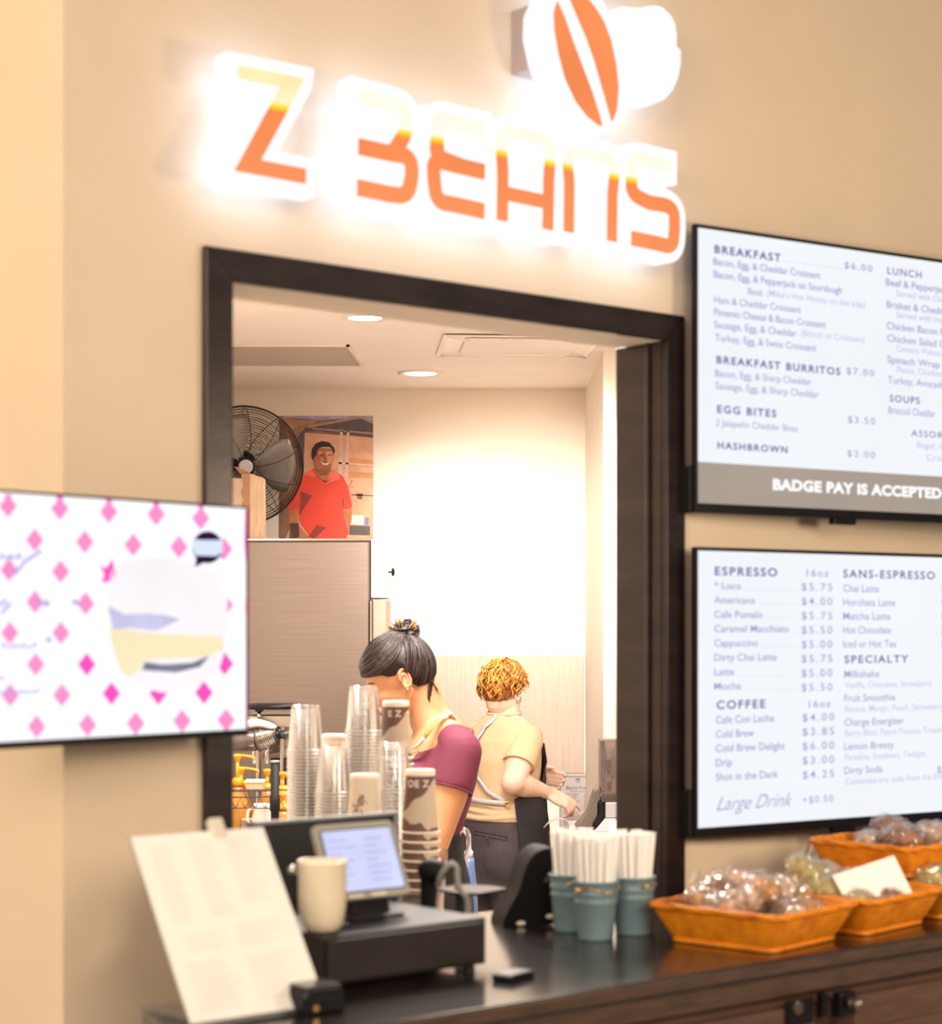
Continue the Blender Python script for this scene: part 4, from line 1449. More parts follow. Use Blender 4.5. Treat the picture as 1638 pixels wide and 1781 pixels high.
def printed_cup_mat():
    """Brown printed paper with a cream hill-shaped field."""
    m = bpy.data.materials.new('printed_brown_cup')
    m.use_nodes = True
    nt = m.node_tree
    b = nt.nodes['Principled BSDF']
    b.inputs['Roughness'].default_value = 0.5
    tc = nt.nodes.new('ShaderNodeTexCoord')
    sp = nt.nodes.new('ShaderNodeSeparateXYZ')
    nt.links.new(tc.outputs['Object'], sp.inputs[0])

    def fcurve(pts):
        mr = nt.nodes.new('ShaderNodeMapRange')
        mr.inputs['From Min'].default_value = -0.040
        mr.inputs['From Max'].default_value = 0.040
        nt.links.new(sp.outputs[0], mr.inputs[0])
        fc = nt.nodes.new('ShaderNodeFloatCurve')
        c = fc.mapping.curves[0]
        c.points[0].location = pts[0]
        c.points[1].location = pts[-1]
        for p in pts[1:-1]:
            c.points.new(*p)
        fc.mapping.update()
        nt.links.new(mr.outputs[0], fc.inputs['Value'])
        return fc.outputs[0]

    nz = nt.nodes.new('ShaderNodeTexNoise')
    nz.inputs['Scale'].default_value = 90
    nt.links.new(tc.outputs['Object'], nz.inputs['Vector'])
    zz = nt.nodes.new('ShaderNodeMapRange')
    zz.inputs['From Max'].default_value = 0.115
    nt.links.new(sp.outputs[2], zz.inputs[0])

    def gt(a, b_):
        k = nt.nodes.new('ShaderNodeMath')
        k.operation = 'GREATER_THAN'
        nt.links.new(a, k.inputs[0])
        nt.links.new(b_, k.inputs[1])
        return k.outputs[0]
    top = fcurve([(0, 0.30), (0.2, 0.46), (0.35, 0.60), (0.55, 0.66), (0.72, 0.80), (0.82, 0.92), (1, 0.98)])
    bot = fcurve([(0, 0.26), (0.15, 0.20), (0.3, 0.12), (0.5, 0.13), (0.7, 0.02), (0.85, 0.05), (1, 0.0)])
    ad = nt.nodes.new('ShaderNodeMath')
    ad.operation = 'MULTIPLY_ADD'
    ad.inputs[1].default_value = 0.12
    nt.links.new(nz.outputs[0], ad.inputs[0])
    nt.links.new(bot, ad.inputs[2])
    mu = nt.nodes.new('ShaderNodeMath')
    mu.operation = 'MULTIPLY'
    nt.links.new(gt(top, zz.outputs[0]), mu.inputs[0])
    nt.links.new(gt(zz.outputs[0], ad.outputs[0]), mu.inputs[1])
    mx = nt.nodes.new('ShaderNodeMix')
    mx.data_type = 'RGBA'
    mx.inputs[6].default_value = (0.125, 0.062, 0.050, 1)
    mx.inputs[7].default_value = (0.52, 0.44, 0.36, 1)
    nt.links.new(mu.outputs[0], mx.inputs[0])
    nt.links.new(mx.outputs[2], b.inputs['Base Color'])
    return m


M_print = printed_cup_mat()
M_cuptext = mat('cream_print', (0.80, 0.72, 0.62), 0.5)
PB, PRm, PH = 0.0285, 0.0375, 0.128     # base radius, rim radius, height


def paper_cup(loc, label, grp, mats, text=None, tx=0.0, yaw=0.0, squiggle=False):
    t = thing('paper_cup', label, 'cup', loc, yaw, grp)
    f = lambda z: PRm + (PB - PRm) * z / PH
    MB().lathe([(f(0.002), 0.003), (f(0.02), 0.02), (f(0.06), 0.06), (f(0.10), 0.10), (f(0.116), 0.116)], 40, caps=False).build('sleeve', mats[0], t, smooth=True)
    MB().lathe([(f(0.116), 0.1155), (f(0.116) + 0.0008, 0.1165), (PB + 0.0006, PH - 0.001), (PB - 0.001, PH), (PB - 0.003, PH - 0.001), (PB - 0.0035, PH - 0.009), (0.0005, PH - 0.010)], 40, caps=False).build('base_rim', mats[1], t, smooth=True)
    rim = MB()
    rim.tube([((PRm + 0.001) * math.cos(2 * PI * i / 40), (PRm + 0.001) * math.sin(2 * PI * i / 40), 0.0025) for i in range(40)], 0.0024, 8, loop=True)
    rim.build('rolled_rim', mats[1], t, smooth=True)
    if text:
        m = MB()
        vs, fs = text_geo(text, 0.02, 0.0, 1.1)
        k = 0.0140 / CAP
        out = []
        for x, y in vs:
            z = 0.094 + y * k
            r = f(z) + 0.0006
            a = -PI / 2 + (x * k + tx) / r
            out.append((r * math.cos(a), r * math.sin(a), z))
        m.add(out, fs)
        m.build('printed_letters', M_cuptext, t)
    if squiggle:
        m = MB()
        rr2 = random.Random(5)
        for j in range(9):
            a0, z0 = -PI / 2 + rr2.uniform(-0.75, -0.2), rr2.uniform(0.045, 0.085)
            pts = []
            for i in range(7):
                a = a0 + 0.06 * i + 0.05 * math.sin(i * 1.7 + j)
                z = z0 + 0.006 * math.sin(i * 1.3 + j * 2)
                r = f(z) + 0.0004
                pts.append((r * math.cos(a), r * math.sin(a), z))
            m.tube(pts, 0.0008, 5)
        m.build('printed_drawing', mat('brown_ink', (0.22, 0.10, 0.07), 0.6), t)
    return t


def paper_stack(tp, grp, topl, restl, mats, pitch, text=None, tx=0.0, yaw=0.0, squiggle=False):
    zt = tp.z - PH
    nC = max(1, int((zt - ZC) / pitch))
    pitch = (zt - ZC) / nC if nC else pitch
    paper_cup((tp.x, tp.y, zt), topl, grp, mats, text, tx, yaw, squiggle)
    base = None
    for i in range(nC):
        loc = (tp.x + rnd.uniform(-.0006, .0006), tp.y, ZC + i * pitch)
        if base is None:
            base = paper_cup(loc, restl, grp, mats, None, 0, yaw)
        else:
            dup(base, loc)


paper_stack(at(688, 1219, 4.36), 'taller stack of brown printed cups', 'brown printed paper cup topping the taller stack, with the letters E Z', 'brown printed paper cup lower in the taller brown stack', (M_print, M_cuplid), 0.0145, 'E Z', -0.017, 0.0)
paper_stack(at(731, 1338, 3.96), 'nearer stack of brown printed cups', 'brown printed paper cup topping the nearer stack, with the letters O E Z', 'brown printed paper cup lower in the nearer brown stack with pale rims', (M_print, M_cuplid), 0.0165, 'OE Z', -0.029, 0.0)
paper_stack(at(582, 1277, 4.50), 'white cup stack with tea tag', 'upturned white paper cup with a hanging tea tag on its stack', 'white paper cup lower in the stack under the tea tag cup', (M_cuplid, M_cuplid), 0.016)
paper_stack(at(634, 1346, 3.98), 'cream cup stack with drawing', 'cream paper cup with a small brown drawing, topping its stack', 'cream paper cup lower in the stack behind the monitor', (M_cream, M_cuplid), 0.016, squiggle=True)
p = at(601, 1281, 4.47)
t = thing('tea_tag', 'white tea tag on a thin blue string beside the white paper cup', 'tag', p, 0)
MB().tube(spline([(-0.004, 0, 0.001), (0.004, 0, -0.004), (0.007, 0, -0.014), (0.009, 0, -0.024)]), 0.0009, 5).build('string', mat('blue_string', (0.10, 0.16, 0.42), 0.6), t)
MB().prism([(0.007, -0.022), (0.013, -0.021), (0.019, -0.055), (0.014, -0.057)], -0.0004, 0.0004).build('paper_tag', M_paper, t)

# ================================================================== KITCHEN FITTINGS
M_lampglow = glow('downlight_glow', (1.0, 0.96, 0.92), 9.0)
M_white = mat('white_metal', (0.82, 0.75, 0.68), 0.4, noise=0.02)
for i, (px, py, r, lab) in enumerate([(635, 551, 0.068, 'round recessed downlight in the kitchen ceiling nearest the window head'), (731, 648, 0.080, 'round recessed downlight in the kitchen ceiling near the back wall')]):
    Y = FPX * (2.71 - HY) / (CY - py)
    p = at(px, py, Y)
    t = thing('downlight', lab, 'ceiling light', (p.x, Y, 2.71), 0, 'recessed downlights')
    MB().lathe([(r * 0.82, -0.003), (r, -0.008), (r * 1.18, -0.006), (r * 1.2, 0.0)], 36, caps=False).build('trim_ring', M_white, t, smooth=True)
    MB().lathe([(0.001, -0.005), (r * 0.86, -0.005)], 36, caps=False).build('diffuser', M_lampglow, t)
    l = bpy.data.lights.new('downlight_lamp', 'SPOT')
    l.energy = 26
    l.color = NEUT
    l.spot_size = math.radians(150)
    l.spot_blend = 0.6
    l.shadow_soft_size = r
    lo = bpy.data.objects.new('downlight_lamp', l)
    COL.objects.link(lo)
    lo.parent = t
    lo.location = (0, 0, -0.03)

M_vent = mat('vent_metal', (0.80, 0.72, 0.66), 0.5, noise=0.03)
t = thing('air_grille', 'long slatted return air grille in the kitchen ceiling, upper left', 'air vent', (-0.46, 7.40, 2.71), 0)
m = MB()
m.box((-0.62, 0, -0.008), (0.0, 0.012, 0)).box((-0.62, 0.55, -0.008), (0.025, 0.562, 0)).box((-0.62, 0, -0.008), (-0.608, 0.56, 0))
m.add([(-0.012, 0, -0.008), (0, 0, -0.008), (0.025, 0.562, -0.008), (0.013, 0.562, -0.008), (-0.012, 0, 0), (0, 0, 0), (0.025, 0.562, 0), (0.013, 0.562, 0)],
      [(0, 3, 2, 1), (4, 5, 6, 7), (0, 1, 5, 4), (1, 2, 6, 5), (2, 3, 7, 6), (3, 0, 4, 7)])
m.build('frame', M_white, t)
m = MB()
for i in range(40):
    y = 0.016 + i * 0.0134
    m.add([(-0.61, y, -0.007), (-0.008 + y * 0.04, y, -0.007), (-0.008 + y * 0.04, y + 0.007, -0.001), (-0.61, y + 0.007, -0.001)], [(0, 1, 2, 3)])
m.build('slats', M_vent, t)

pa = FPX * (2.71 - HY)
t = thing('air_diffuser', 'square ceiling air diffuser with a dropped centre panel, upper right', 'air vent', (-0.10, 7.12, 2.71), math.radians(4))
m = MB()
sq = lambda i, z: [(i, i, z), (0.60 - i, i, z), (0.60 - i, 0.55 - i, z), (i, 0.55 - i, z)]
m.rings([sq(0, -0.006), sq(0.012, -0.010), sq(0.022, -0.006), sq(0.085, -0.001)], caps=False)
m.build('frame', M_white, t)
MB().box((0.088, 0.087, -0.010), (0.512, 0.463, -0.002)).build('centre_panel', M_ceil, t, bevel=0.002)
m = MB()
for a, b_ in (((0.01, 0.01), (0.10, 0.095)), ((0.59, 0.01), (0.50, 0.095)), ((0.01, 0.54), (0.10, 0.455)), ((0.59, 0.54), (0.50, 0.455))):
    m.tube([(a[0], a[1], -0.010), (b_[0], b_[1], -0.016)], 0.004, 5)
m.build('corner_ribs', M_vent, t)

# ---- lower wall panel
t = thing('splash_panel', 'pale brushed panel covering the lower back wall behind the two people', 'wall panel', (0, BY, 0), 0)
zp = at(800, 1140, BY).z
MB().box((-0.40, -0.010, 0.9), (0.505, -0.001, zp)).build('panel', mat('pale_brushed_panel', (0.50, 0.40, 0.32), 0.42, 0.35, noise=0.12, scale=7, stretch=(14, 1, 0.6)), t, bevel=0.002)

# ---- refrigerator
FY = 7.92
fz = at(600, 937, FY).z
fx1 = at(643, 1000, FY).x
t = thing('refrigerator', 'tall brushed steel refrigerator left of the people, under the fan', 'refrigerator', (0, FY, 0), 0)
M_fr = mat('brushed_fridge_steel', (0.30, 0.245, 0.21), 0.34, 0.85, noise=0.10, scale=6, stretch=(0.6, 1, 26), bump=0.02)
MB().box((-1.05, 0.03, 0.05), (fx1, BY - FY - 0.03, fz)).build('cabinet', M_fr, t, bevel=0.004)
MB().box((-1.045, 0.0, 0.12), (fx1 - 0.004, 0.03, fz - 0.012)).build('door', M_fr, t, bevel=0.004)
MB().box((-1.05, -0.004, fz - 0.008), (fx1 + 0.001, 0.03, fz + 0.001)).build('top_trim', M_chrome, t, bevel=0.001)
xa, za = at(643, 937, FY).x, fz
xb, zb = at(674, 1040, FY).x, at(674, 1040, FY).z
MB().box((xa + 0.003, 0.02, zb), (xb, 0.30, za)).build('hinge_cover', mat('white_enamel', (0.74, 0.69, 0.68), 0.35, noise=0.01), t, bevel=0.004, label='white box cover on the side')
zk = at(682, 994, FY).z
MB().ell((at(682, 994, FY).x, 0.08, zk), (0.007, 0.010, 0.017)).cyl((xb - 0.002, 0.08, zk), (xb + 0.018, 0.08, zk), 0.003).build('knob', M_black, t, smooth=True)
MB().box((xa + 0.001, 0.0, 0.1), (at(647, 1100, FY).x, 0.02, zb - 0.012)).build('edge_strip', M_chrome, t)
MB().box((at(648, 1100, FY).x, 0.02, 0.1), (at(671, 1100, FY).x, 0.45, zb - 0.006)).build('side_panel', mat('tan_side_panel', (0.46, 0.35, 0.28), 0.5, 0.3, noise=0.05), t, bevel=0.002)
MB().box((-1.05, 0.05, 0), (fx1, 0.75, 0.05)).build('plinth', M_blackm, t)

# ---- fan on the fridge
FC = at(425, 809, 8.30)
t = thing('fan', 'round black wire guard fan standing on the refrigerator', 'fan', (FC.x, FC.y, fz), 0)
R = 101 / FPX * 8.30
Rt = Matrix.Translation((0, 0, FC.z - fz)) @ Matrix.Rotation(math.radians(20), 4, 'Z') @ Matrix.Rotation(math.radians(-78), 4, 'X') @ Matrix.Rotation(PI, 4, 'X')
# guard axis is local +z of this frame, looking to the viewer's right and a little down
fwd = Vector((0.17, -0.96, -0.16)).normalized()
Rt = frame((0, 0, FC.z - fz), fwd.cross(Vector((0, 0, 1))) * -1, (0, 0, 1))
xax = Vector((0, 0, 1)).cross(fwd).normalized()
yax = fwd.cross(xax).normalized()
Rt = Matrix((xax, yax, fwd)).transposed().to_4x4()
Rt.translation = (0, 0, FC.z - fz)
M_wire = mat('black_wire', (0.030, 0.026, 0.026), 0.3, 0.5)
dome = lambda r: 0.085 * (1 - (r / R) ** 2.2)


def guard(sign, nring, label):
    m = MB()
    for i in range(nring):
        r = 0.030 + (R - 0.030) * i / (nring - 1)
        z = sign * dome(r)
        m.tube([(r * math.cos(2 * PI * j / 48), r * math.sin(2 * PI * j / 48), z) for j in range(48)], 0.0011, 4, T=Rt, loop=True)
    for k in range(10):
        a = 2 * PI * k / 10
        pts = []
        for i in range(9):
            r = 0.030 + (R - 0.030) * i / 8
            b_ = a + 0.10 * i * sign / 8 * 3
            pts.append((r * math.cos(b_), r * math.sin(b_), sign * (dome(r) + 0.0015)))
        m.tube(pts, 0.0016, 5, T=Rt)
    m.build(label, M_wire, t)


guard(1, 30, 'front_guard')
guard(-1, 22, 'rear_guard')
m = MB()
for z in (-0.006, 0.006):
    m.tube([((R + 0.002) * math.cos(2 * PI * j / 64), (R + 0.002) * math.sin(2 * PI * j / 64), z) for j in range(64)], 0.0045, 8, T=Rt, loop=True)
m.build('outer_ring', M_wire, t, smooth=True)
MB().lathe([(0.001, 0.094), (0.024, 0.094), (0.030, 0.088), (0.031, 0.080), (0.001, 0.078)], 32, T=Rt).build('hub_badge', mat('pale_grey_badge', (0.55, 0.52, 0.50), 0.3), t, smooth=False)
MB().lathe([(0.001, -0.02), (0.034, -0.02), (0.036, 0.01), (0.030, 0.03), (0.001, 0.035)], 24, T=Rt).build('spinner', M_black, t, smooth=True)
MB().lathe([(0.001, -0.16), (0.045, -0.155), (0.055, -0.12), (0.055, -0.05), (0.03, -0.03), (0.001, -0.03)], 24, T=Rt).build('motor', M_black, t, smooth=True)
for k in range(3):
    m = MB()
    rows = []
    for i in range(8):
        r = 0.03 + (R * 0.88 - 0.03) * i / 7
        w = 0.35 + 0.35 * math.sin(i / 7 * PI * 0.8)
        rows.append([(r * math.cos(2 * PI * k / 3 + w * (s - 0.5) * 2), r * math.sin(2 * PI * k / 3 + w * (s - 0.5) * 2), 0.025 * (s - 0.5) * 2) for s in [j / 6 for j in range(7)]])
    m.rings(rows, closed=False, T=Rt)
    m.build('blade', mat('grey_fan_blade', (0.46, 0.40, 0.35), 0.4, 0.3), t, smooth=True, solid=0.002)
zf = FC.z - fz
MB().tube([tuple(Rt @ Vector((0, 0, -0.12))), (0.0, 0.13, zf * 0.6), (0.0, 0.12, 0.02)], 0.016, 12).lathe([(0.001, 0.022), (0.10, 0.02), (0.13, 0.004), (0.13, 0.0)], 32, T=TR((0, 0.12, 0))).build('stand', M_black, t, smooth=True)

# ---- box and filters on the fridge
bx0, bx1 = at(421, 900, 8.02).x, at(460, 900, 8.02).x
bh = at(440, 826, 8.02).z - fz
t = thing('cardboard_box', 'open brown cardboard box on the refrigerator in front of the fan', 'box', ((bx0 + bx1) / 2, 7.95, fz), 0)
hw = (bx1 - bx0) / 2
M_card = mat('cardboard', (0.52, 0.27, 0.15), 0.75, noise=0.10, scale=8, stretch=(1, 1, 0.2))
M_cardl = mat('pale_cardboard', (0.72, 0.50, 0.32), 0.7, noise=0.16, scale=22, stretch=(3, 3, 0.5))
xm = at(437, 900, 8.0).x - (bx0 + bx1) / 2
m = MB()
m.box((-hw, 0, 0), (xm, 0.004, bh)).box((-hw, 0.09, 0), (hw, 0.094, bh * 0.95)).box((-hw, 0, 0), (hw, 0.09, 0.004)).box((-hw, 0, 0), (-hw + 0.004, 0.09, bh))
m.build('carton', M_card, t)
m = MB()
m.add([(xm, 0.0, 0), (hw, 0.012, 0), (hw, 0.012, bh * 0.94), (xm, 0.0, bh)], [(0, 1, 2, 3)])
m.add([(hw, 0.012, 0), (hw, 0.12, 0), (hw, 0.09, bh * 0.92), (hw, 0.012, bh * 0.94)], [(0, 1, 2, 3)])
m.build('printed_side', M_cardl, t, solid=0.003, label='paler printed side of the box')
m = MB()
m.add([(-hw, 0.0, bh), (xm, 0.0, bh), (xm - 0.006, -0.016, bh + 0.006), (-hw - 0.02, -0.016, bh + 0.026)], [(0, 1, 2, 3)])
m.build('flap', M_card, t, solid=0.003)
fx = at(408, 900, 7.99).x
fm = MB()
rg = []
for r, z in ((0.022, 0.0), (0.030, 0.012), (0.040, 0.030)):
    rg.append([(r * (1 + 0.05 * (j % 2)) * math.cos(2 * PI * j / 48), r * (1 + 0.05 * (j % 2)) * math.sin(2 * PI * j / 48), z) for j in range(48)])
fm.rings(rg, caps=False)
filt = fm.mesh('coffee_filter', mat('unbleached_paper', (0.80, 0.62, 0.44), 0.8, noise=0.05), False)
for i in range(26):
    o = put('coffee_filter', filt)
    o.location = (fx + 0.004 * math.sin(i * 0.9), 7.965, fz + 0.001 + i * 0.0086)
    o.rotation_euler = (0, 0, i * 0.7)
    tag(o, 'fluted paper coffee filter in the stack beside the cardboard box', 'coffee filter', 'stacked coffee filters on the refrigerator')

# ---- photo print on the back wall
PY = BY - 0.004
t = thing('wall_poster', 'photo print of a smiling man in a red polo shirt by a truck', 'poster', (0, BY, 0), 0)
t['label'] = 'unframed photo print of a man in a red polo on the back wall'


def c2(pts):
    return [(at(390 + x / 5.284, 690 + y / 5.284, PY).x, at(390 + x / 5.284, 690 + y / 5.284, PY).z) for x, y in pts]


def pic(name, polys, color, lay, noise=0.25, scale=25, parent=None, label=None, stretch=None):
    m = MB()
    for q in polys:
        m.prism(c2(q), -0.004 - 0.0003 * lay, -0.004 - 0.0003 * lay + 0.0003)
    return m.build(name, mat('print_' + '_'.join('%d' % (c * 255) for c in color) + '_%d' % (noise * 100), color, 0.5, noise=noise, scale=scale, stretch=stretch), parent or t, label=label)


MB().prism(c2([(505, 176), (1367, 176), (1367, 1305), (505, 1305)]), -0.004, -0.001).build('print_sheet', mat('print_earth', (0.26, 0.13, 0.075), 0.5, noise=0.6, scale=9), t)
pic('printed_sky', [[(540, 176), (1366, 176), (1366, 220), (1150, 200), (900, 215), (700, 210), (540, 190)]], (0.36, 0.30, 0.46), 1, 0.3)
pic('printed_field', [[(540, 195), (860, 212), (800, 260), (720, 330), (640, 400), (560, 300)]], (0.36, 0.18, 0.08), 1, 0.5)
pic('printed_truck', [[(735, 330), (1366, 375), (1366, 1303), (560, 1303), (700, 1000), (730, 700)]], (0.70, 0.37, 0.22), 2, 0.22, 12)
pic('printed_roof', [[(745, 280), (1250, 190), (1366, 240), (1366, 380), (1140, 345), (860, 315), (745, 320), (700, 400), (670, 380)]], (0.085, 0.065, 0.072), 3, 0.3)
pic('printed_roof_edge', [[(760, 268), (1250, 178), (1366, 232), (1366, 246), (1252, 200), (770, 288)], [(800, 285), (1366, 330), (1366, 345), (800, 298)]], (0.42, 0.24, 0.17), 4, 0.2)
pic('printed_door_bars', [[(1065, 300), (1090, 300), (1078, 760), (1045, 760)], [(1128, 310), (1150, 310), (1135, 790), (1105, 780)], [(1050, 600), (1366, 625), (1366, 640), (1050, 615)], [(1280, 520), (1366, 527), (1366, 535), (1280, 530)]], (0.72, 0.46, 0.40), 4, 0.15)
pic('printed_stripes', [[(1140, 560), (1366, 580), (1366, 650), (1135, 630)], [(1140, 690), (1366, 700), (1366, 745), (1140, 745)], [(1140, 760), (1190, 770), (1150, 820), (1200, 825), (1190, 835), (1135, 830), (1165, 780)]], (0.62, 0.26, 0.10), 3, 0.2)
pic('printed_rail', [[(1165, 895), (1366, 905), (1366, 915), (1165, 906)], [(1210, 890), (1275, 890), (1265, 945), (1225, 940)]], (0.16, 0.08, 0.06), 4)
pic('printed_bumper', [[(1150, 1180), (1340, 1190), (1340, 1275), (1145, 1270)], [(690, 380), (740, 330), (735, 500), (720, 690), (690, 640)], [(600, 1120), (600, 1303), (700, 1303), (680, 1160)]], (0.10, 0.075, 0.065), 4)
pic('printed_placard', [[(1165, 1085), (1285, 1092), (1283, 1178), (1165, 1172)]], (0.80, 0.66, 0.60), 5, 0.1)
pic('printed_blue_mark', [[(1287, 1110), (1330, 1110), (1325, 1185), (1285, 1180)]], (0.22, 0.20, 0.42), 5)
man = pic('printed_shirt', [[(690, 730), (810, 662), (985, 665), (1090, 730), (1140, 830), (1175, 1000), (1165, 1025), (1095, 1040), (1100, 1100), (1145, 1245), (1120, 1303), (800, 1303), (690, 1150), (680, 1040), (585, 1040), (585, 990), (640, 880), (680, 790)]], (0.80, 0.055, 0.022), 6, 0.10, 8)
man['label'] = 'red polo shirt of the printed man'
pic('printed_arms', [[(590, 1045), (680, 1035), (680, 1165), (720, 1230), (795, 1303), (640, 1303), (600, 1240)], [(1098, 1045), (1170, 1025), (1172, 1130), (1140, 1240), (1100, 1110)], [(815, 660), (985, 668), (950, 745), (925, 790), (880, 745)]], (0.50, 0.17, 0.05), 7, 0.35)
pic('printed_arm_shadow', [[(605, 1165), (685, 1160), (690, 1290), (640, 1303), (605, 1230)]], (0.09, 0.03, 0.02), 8)
pic('printed_shirt_folds', [[(700, 870), (810, 910), (740, 1010), (690, 1100), (700, 960)], [(770, 1290), (850, 1180), (940, 1200), (830, 1303)], [(1085, 930), (1100, 950), (1095, 1035), (1085, 1000)], [(805, 720), (880, 755), (928, 792), (1000, 745), (930, 780), (875, 745)]], (0.30, 0.025, 0.02), 7, 0.3)
pic('printed_collar_light', [[(985, 665), (1060, 720), (1060, 760), (930, 795), (960, 740)], [(690, 740), (800, 670), (850, 740), (760, 720)]], (0.88, 0.16, 0.09), 7, 0.1)
fc = [(800, 560), (850, 470), (1000, 480), (1005, 560), (985, 640), (935, 672), (870, 668), (825, 640), (815, 590)]
pic('printed_neck', [[(828, 630), (985, 640), (950, 720), (880, 725), (830, 670)]], (0.30, 0.085, 0.04), 8, 0.25, 30)
pic('printed_face', [fc], (0.42, 0.125, 0.055), 9, 0.25, 30)
pic('printed_face_light', [[(930, 500), (995, 505), (1000, 560), (985, 620), (950, 600), (945, 570), (935, 530)], [(860, 510), (900, 500), (905, 520), (870, 535)], [(880, 560), (910, 565), (900, 600)]], (0.72, 0.28, 0.15), 10, 0.15)
pic('printed_hair', [[(815, 590), (800, 540), (805, 480), (840, 430), (900, 408), (965, 420), (1010, 470), (1018, 500), (1000, 540), (995, 490), (970, 462), (900, 462), (860, 480), (845, 540), (828, 560)]], (0.020, 0.010, 0.012), 11)
pic('printed_smile', [[(885, 595), (925, 612), (970, 600), (950, 628), (910, 630)]], (0.82, 0.66, 0.58), 11, 0.05)
pic('printed_eyes', [[(880, 535), (915, 532), (912, 540), (882, 543)], [(950, 535), (990, 530), (988, 538), (952, 542)], [(880, 592), (925, 608), (970, 598), (925, 613)]], (0.05, 0.02, 0.02), 12)

# ---- notice sheet on the back wall
NYp = BY - 0.016
n0, n1 = at(975, 1451, NYp), at(1060, 1346, NYp)
nz0 = n1.z - 0.279
t = thing('notice_sheet', 'printed notice sheet in a clear sleeve on the back wall', 'notice', (n0.x, NYp, nz0), 0)
nw = 0.216
MB().box((0, 0.001, 0), (nw, 0.002, 0.279)).build('sheet', mat('notice_paper', (0.80, 0.72, 0.70), 0.5, noise=0.02), t)
M_ink = mat('grey_ink', (0.14, 0.10, 0.11), 0.6)
M_inkl = mat('light_grey_ink', (0.36, 0.29, 0.30), 0.6)
kz = 1 / (1406 / 150) / FPX * NYp     # metres per pixel of the enlarged view


def nt_(x, y):
    return ((x - 140) * kz, 0.279 - (y - 640) * kz)


m = MB()
for s_, x, y, x1, cap, bo, sh in [('Bacti-Free', 232, 893, 600, 55, .01, 0.25), ('Third Sink Sanitizer', 290, 935, 545, 20, .01, 0), ('Stov', 675, 778, 800, 48, .03, 0.3)]:
    a, b_ = nt_(x, y), nt_(x1, y)
    add_text(m, s_, a[0], a[1], cap * kz, b_[0], 0.0, bo, 0, 1.0)
m.build('heading_text', M_ink, t)
m = MB()
a, b_ = nt_(150, 675), nt_(800, 700)
m.box((a[0], 0.0004, b_[1]), (nw, 0.001, a[1]))
m.build('header_bar', M_inkl, t)
m = MB()
rr = random.Random(9)
for x0_, x1_, y0_, y1_, st in [(185, 480, 960, 975, 14), (185, 260, 985, 1050, 14), (335, 420, 985, 1050, 14), (185, 480, 1070, 1085, 14), (185, 490, 1100, 1210, 14), (185, 290, 1236, 1252, 14), (185, 490, 1262, 1285, 12), (185, 490, 1310, 1560, 13), (515, 650, 980, 1020, 13), (515, 640, 1060, 1240, 13)]:
    y = y0_
    while y < y1_:
        a, b_ = nt_(x0_, y), nt_(x0_ + (x1_ - x0_) * rr.uniform(0.75, 1.0), y + 6)
        m.box((a[0], 0.0004, b_[1]), (b_[0], 0.001, a[1]))
        y += st
m.build('printed_lines', M_inkl, t)
m = MB()
cxx, czz = nt_(420, 750)
for k in range(12):
    a = 2 * PI * k / 12
    m.tube([(cxx + 0.004 * math.cos(a), 0.0006, czz + 0.004 * math.sin(a)), (cxx + 0.013 * math.cos(a), 0.0006, czz + 0.011 * math.sin(a))], 0.0007, 4)
m.ell((cxx, 0.0006, czz + 0.006), (0.011, 0.0004, 0.0045)).tube([(cxx - 0.003, 0.0006, czz - 0.012), (cxx, 0.0006, czz - 0.004), (cxx + 0.004, 0.0006, czz - 0.013)], 0.0008, 4)
m.build('emblem', M_ink, t, label='round tree-like emblem')
MB().box((-0.006, -0.002, -0.004), (nw + 0.006, -0.001, 0.285)).box((-0.006, 0.003, -0.004), (nw + 0.006, 0.004, 0.285)).build('clear_sleeve', clear('clear_acrylic', haze=0.05), t)

# ---- right hand machine and its counter
t = thing('side_counter', 'pale kitchen counter at the right carrying the grey blender', 'counter', (0.37, 6.85, 0), 0)
MB().box((0, 0, 0.86), (0.95, 0.68, 0.895)).build('slab', mat('pale_counter', (0.66, 0.58, 0.50), 0.4), t, bevel=0.003)
MB().box((0.02, 0.03, 0.0), (0.93, 0.66, 0.86)).build('base', M_kit, t)
BYm = 7.1


def b7(x, y):
    p = at(960 + x / 9.373, 1280 + y / 9.373, BYm)
    return p


o_ = b7(900, 1700)
t = thing('blender', 'grey countertop blender with a clear square jar, at the right of the window', 'blender', (o_.x, BYm, 0.895), 0)


def bp(pts):
    return [(b7(x, y).x - o_.x, b7(x, y).z - 0.895) for x, y in pts]


zlow = (0.0)
body = bp([(760, 1085), (1350, 1075), (1350, 1700), (700, 1700), (720, 1520), (865, 1340), (865, 1300)])
m = MB().prism([(x, max(z, 0.0)) for x, z in bp([(868, 1340), (1400, 1340), (1400, 1800), (560, 1800), (700, 1540)])], 0.0, 0.16)
m.build('base', mat('light_blue_grey_metal', (0.50, 0.52, 0.58), 0.35, 0.2), t, bevel=0.004)
MB().prism(bp([(868, 1080), (1400, 1072), (1400, 1335), (868, 1335)]), -0.004, 0.15).build('control_housing', mat('grey_metal_panel', (0.44, 0.44, 0.48), 0.3, 0.4), t, bevel=0.004)
MB().prism(bp([(760, 1085), (870, 1085), (872, 1335), (735, 1505), (690, 1520), (660, 1440), (760, 1300)]), 0.01, 0.14).build('black_side', M_black, t, bevel=0.003, label='black side of the housing')
m = MB()
m.prism(bp([(800, 870), (770, 850), (700, 910), (660, 1020), (590, 1250), (385, 1500), (660, 1500), (690, 1420), (750, 1300), (755, 1090), (800, 1050)]), 0.02, 0.13)
arm = m.build('slanted_arm', mat('taupe_grey_plastic', (0.115, 0.095, 0.078), 0.4), t, bevel=0.005)
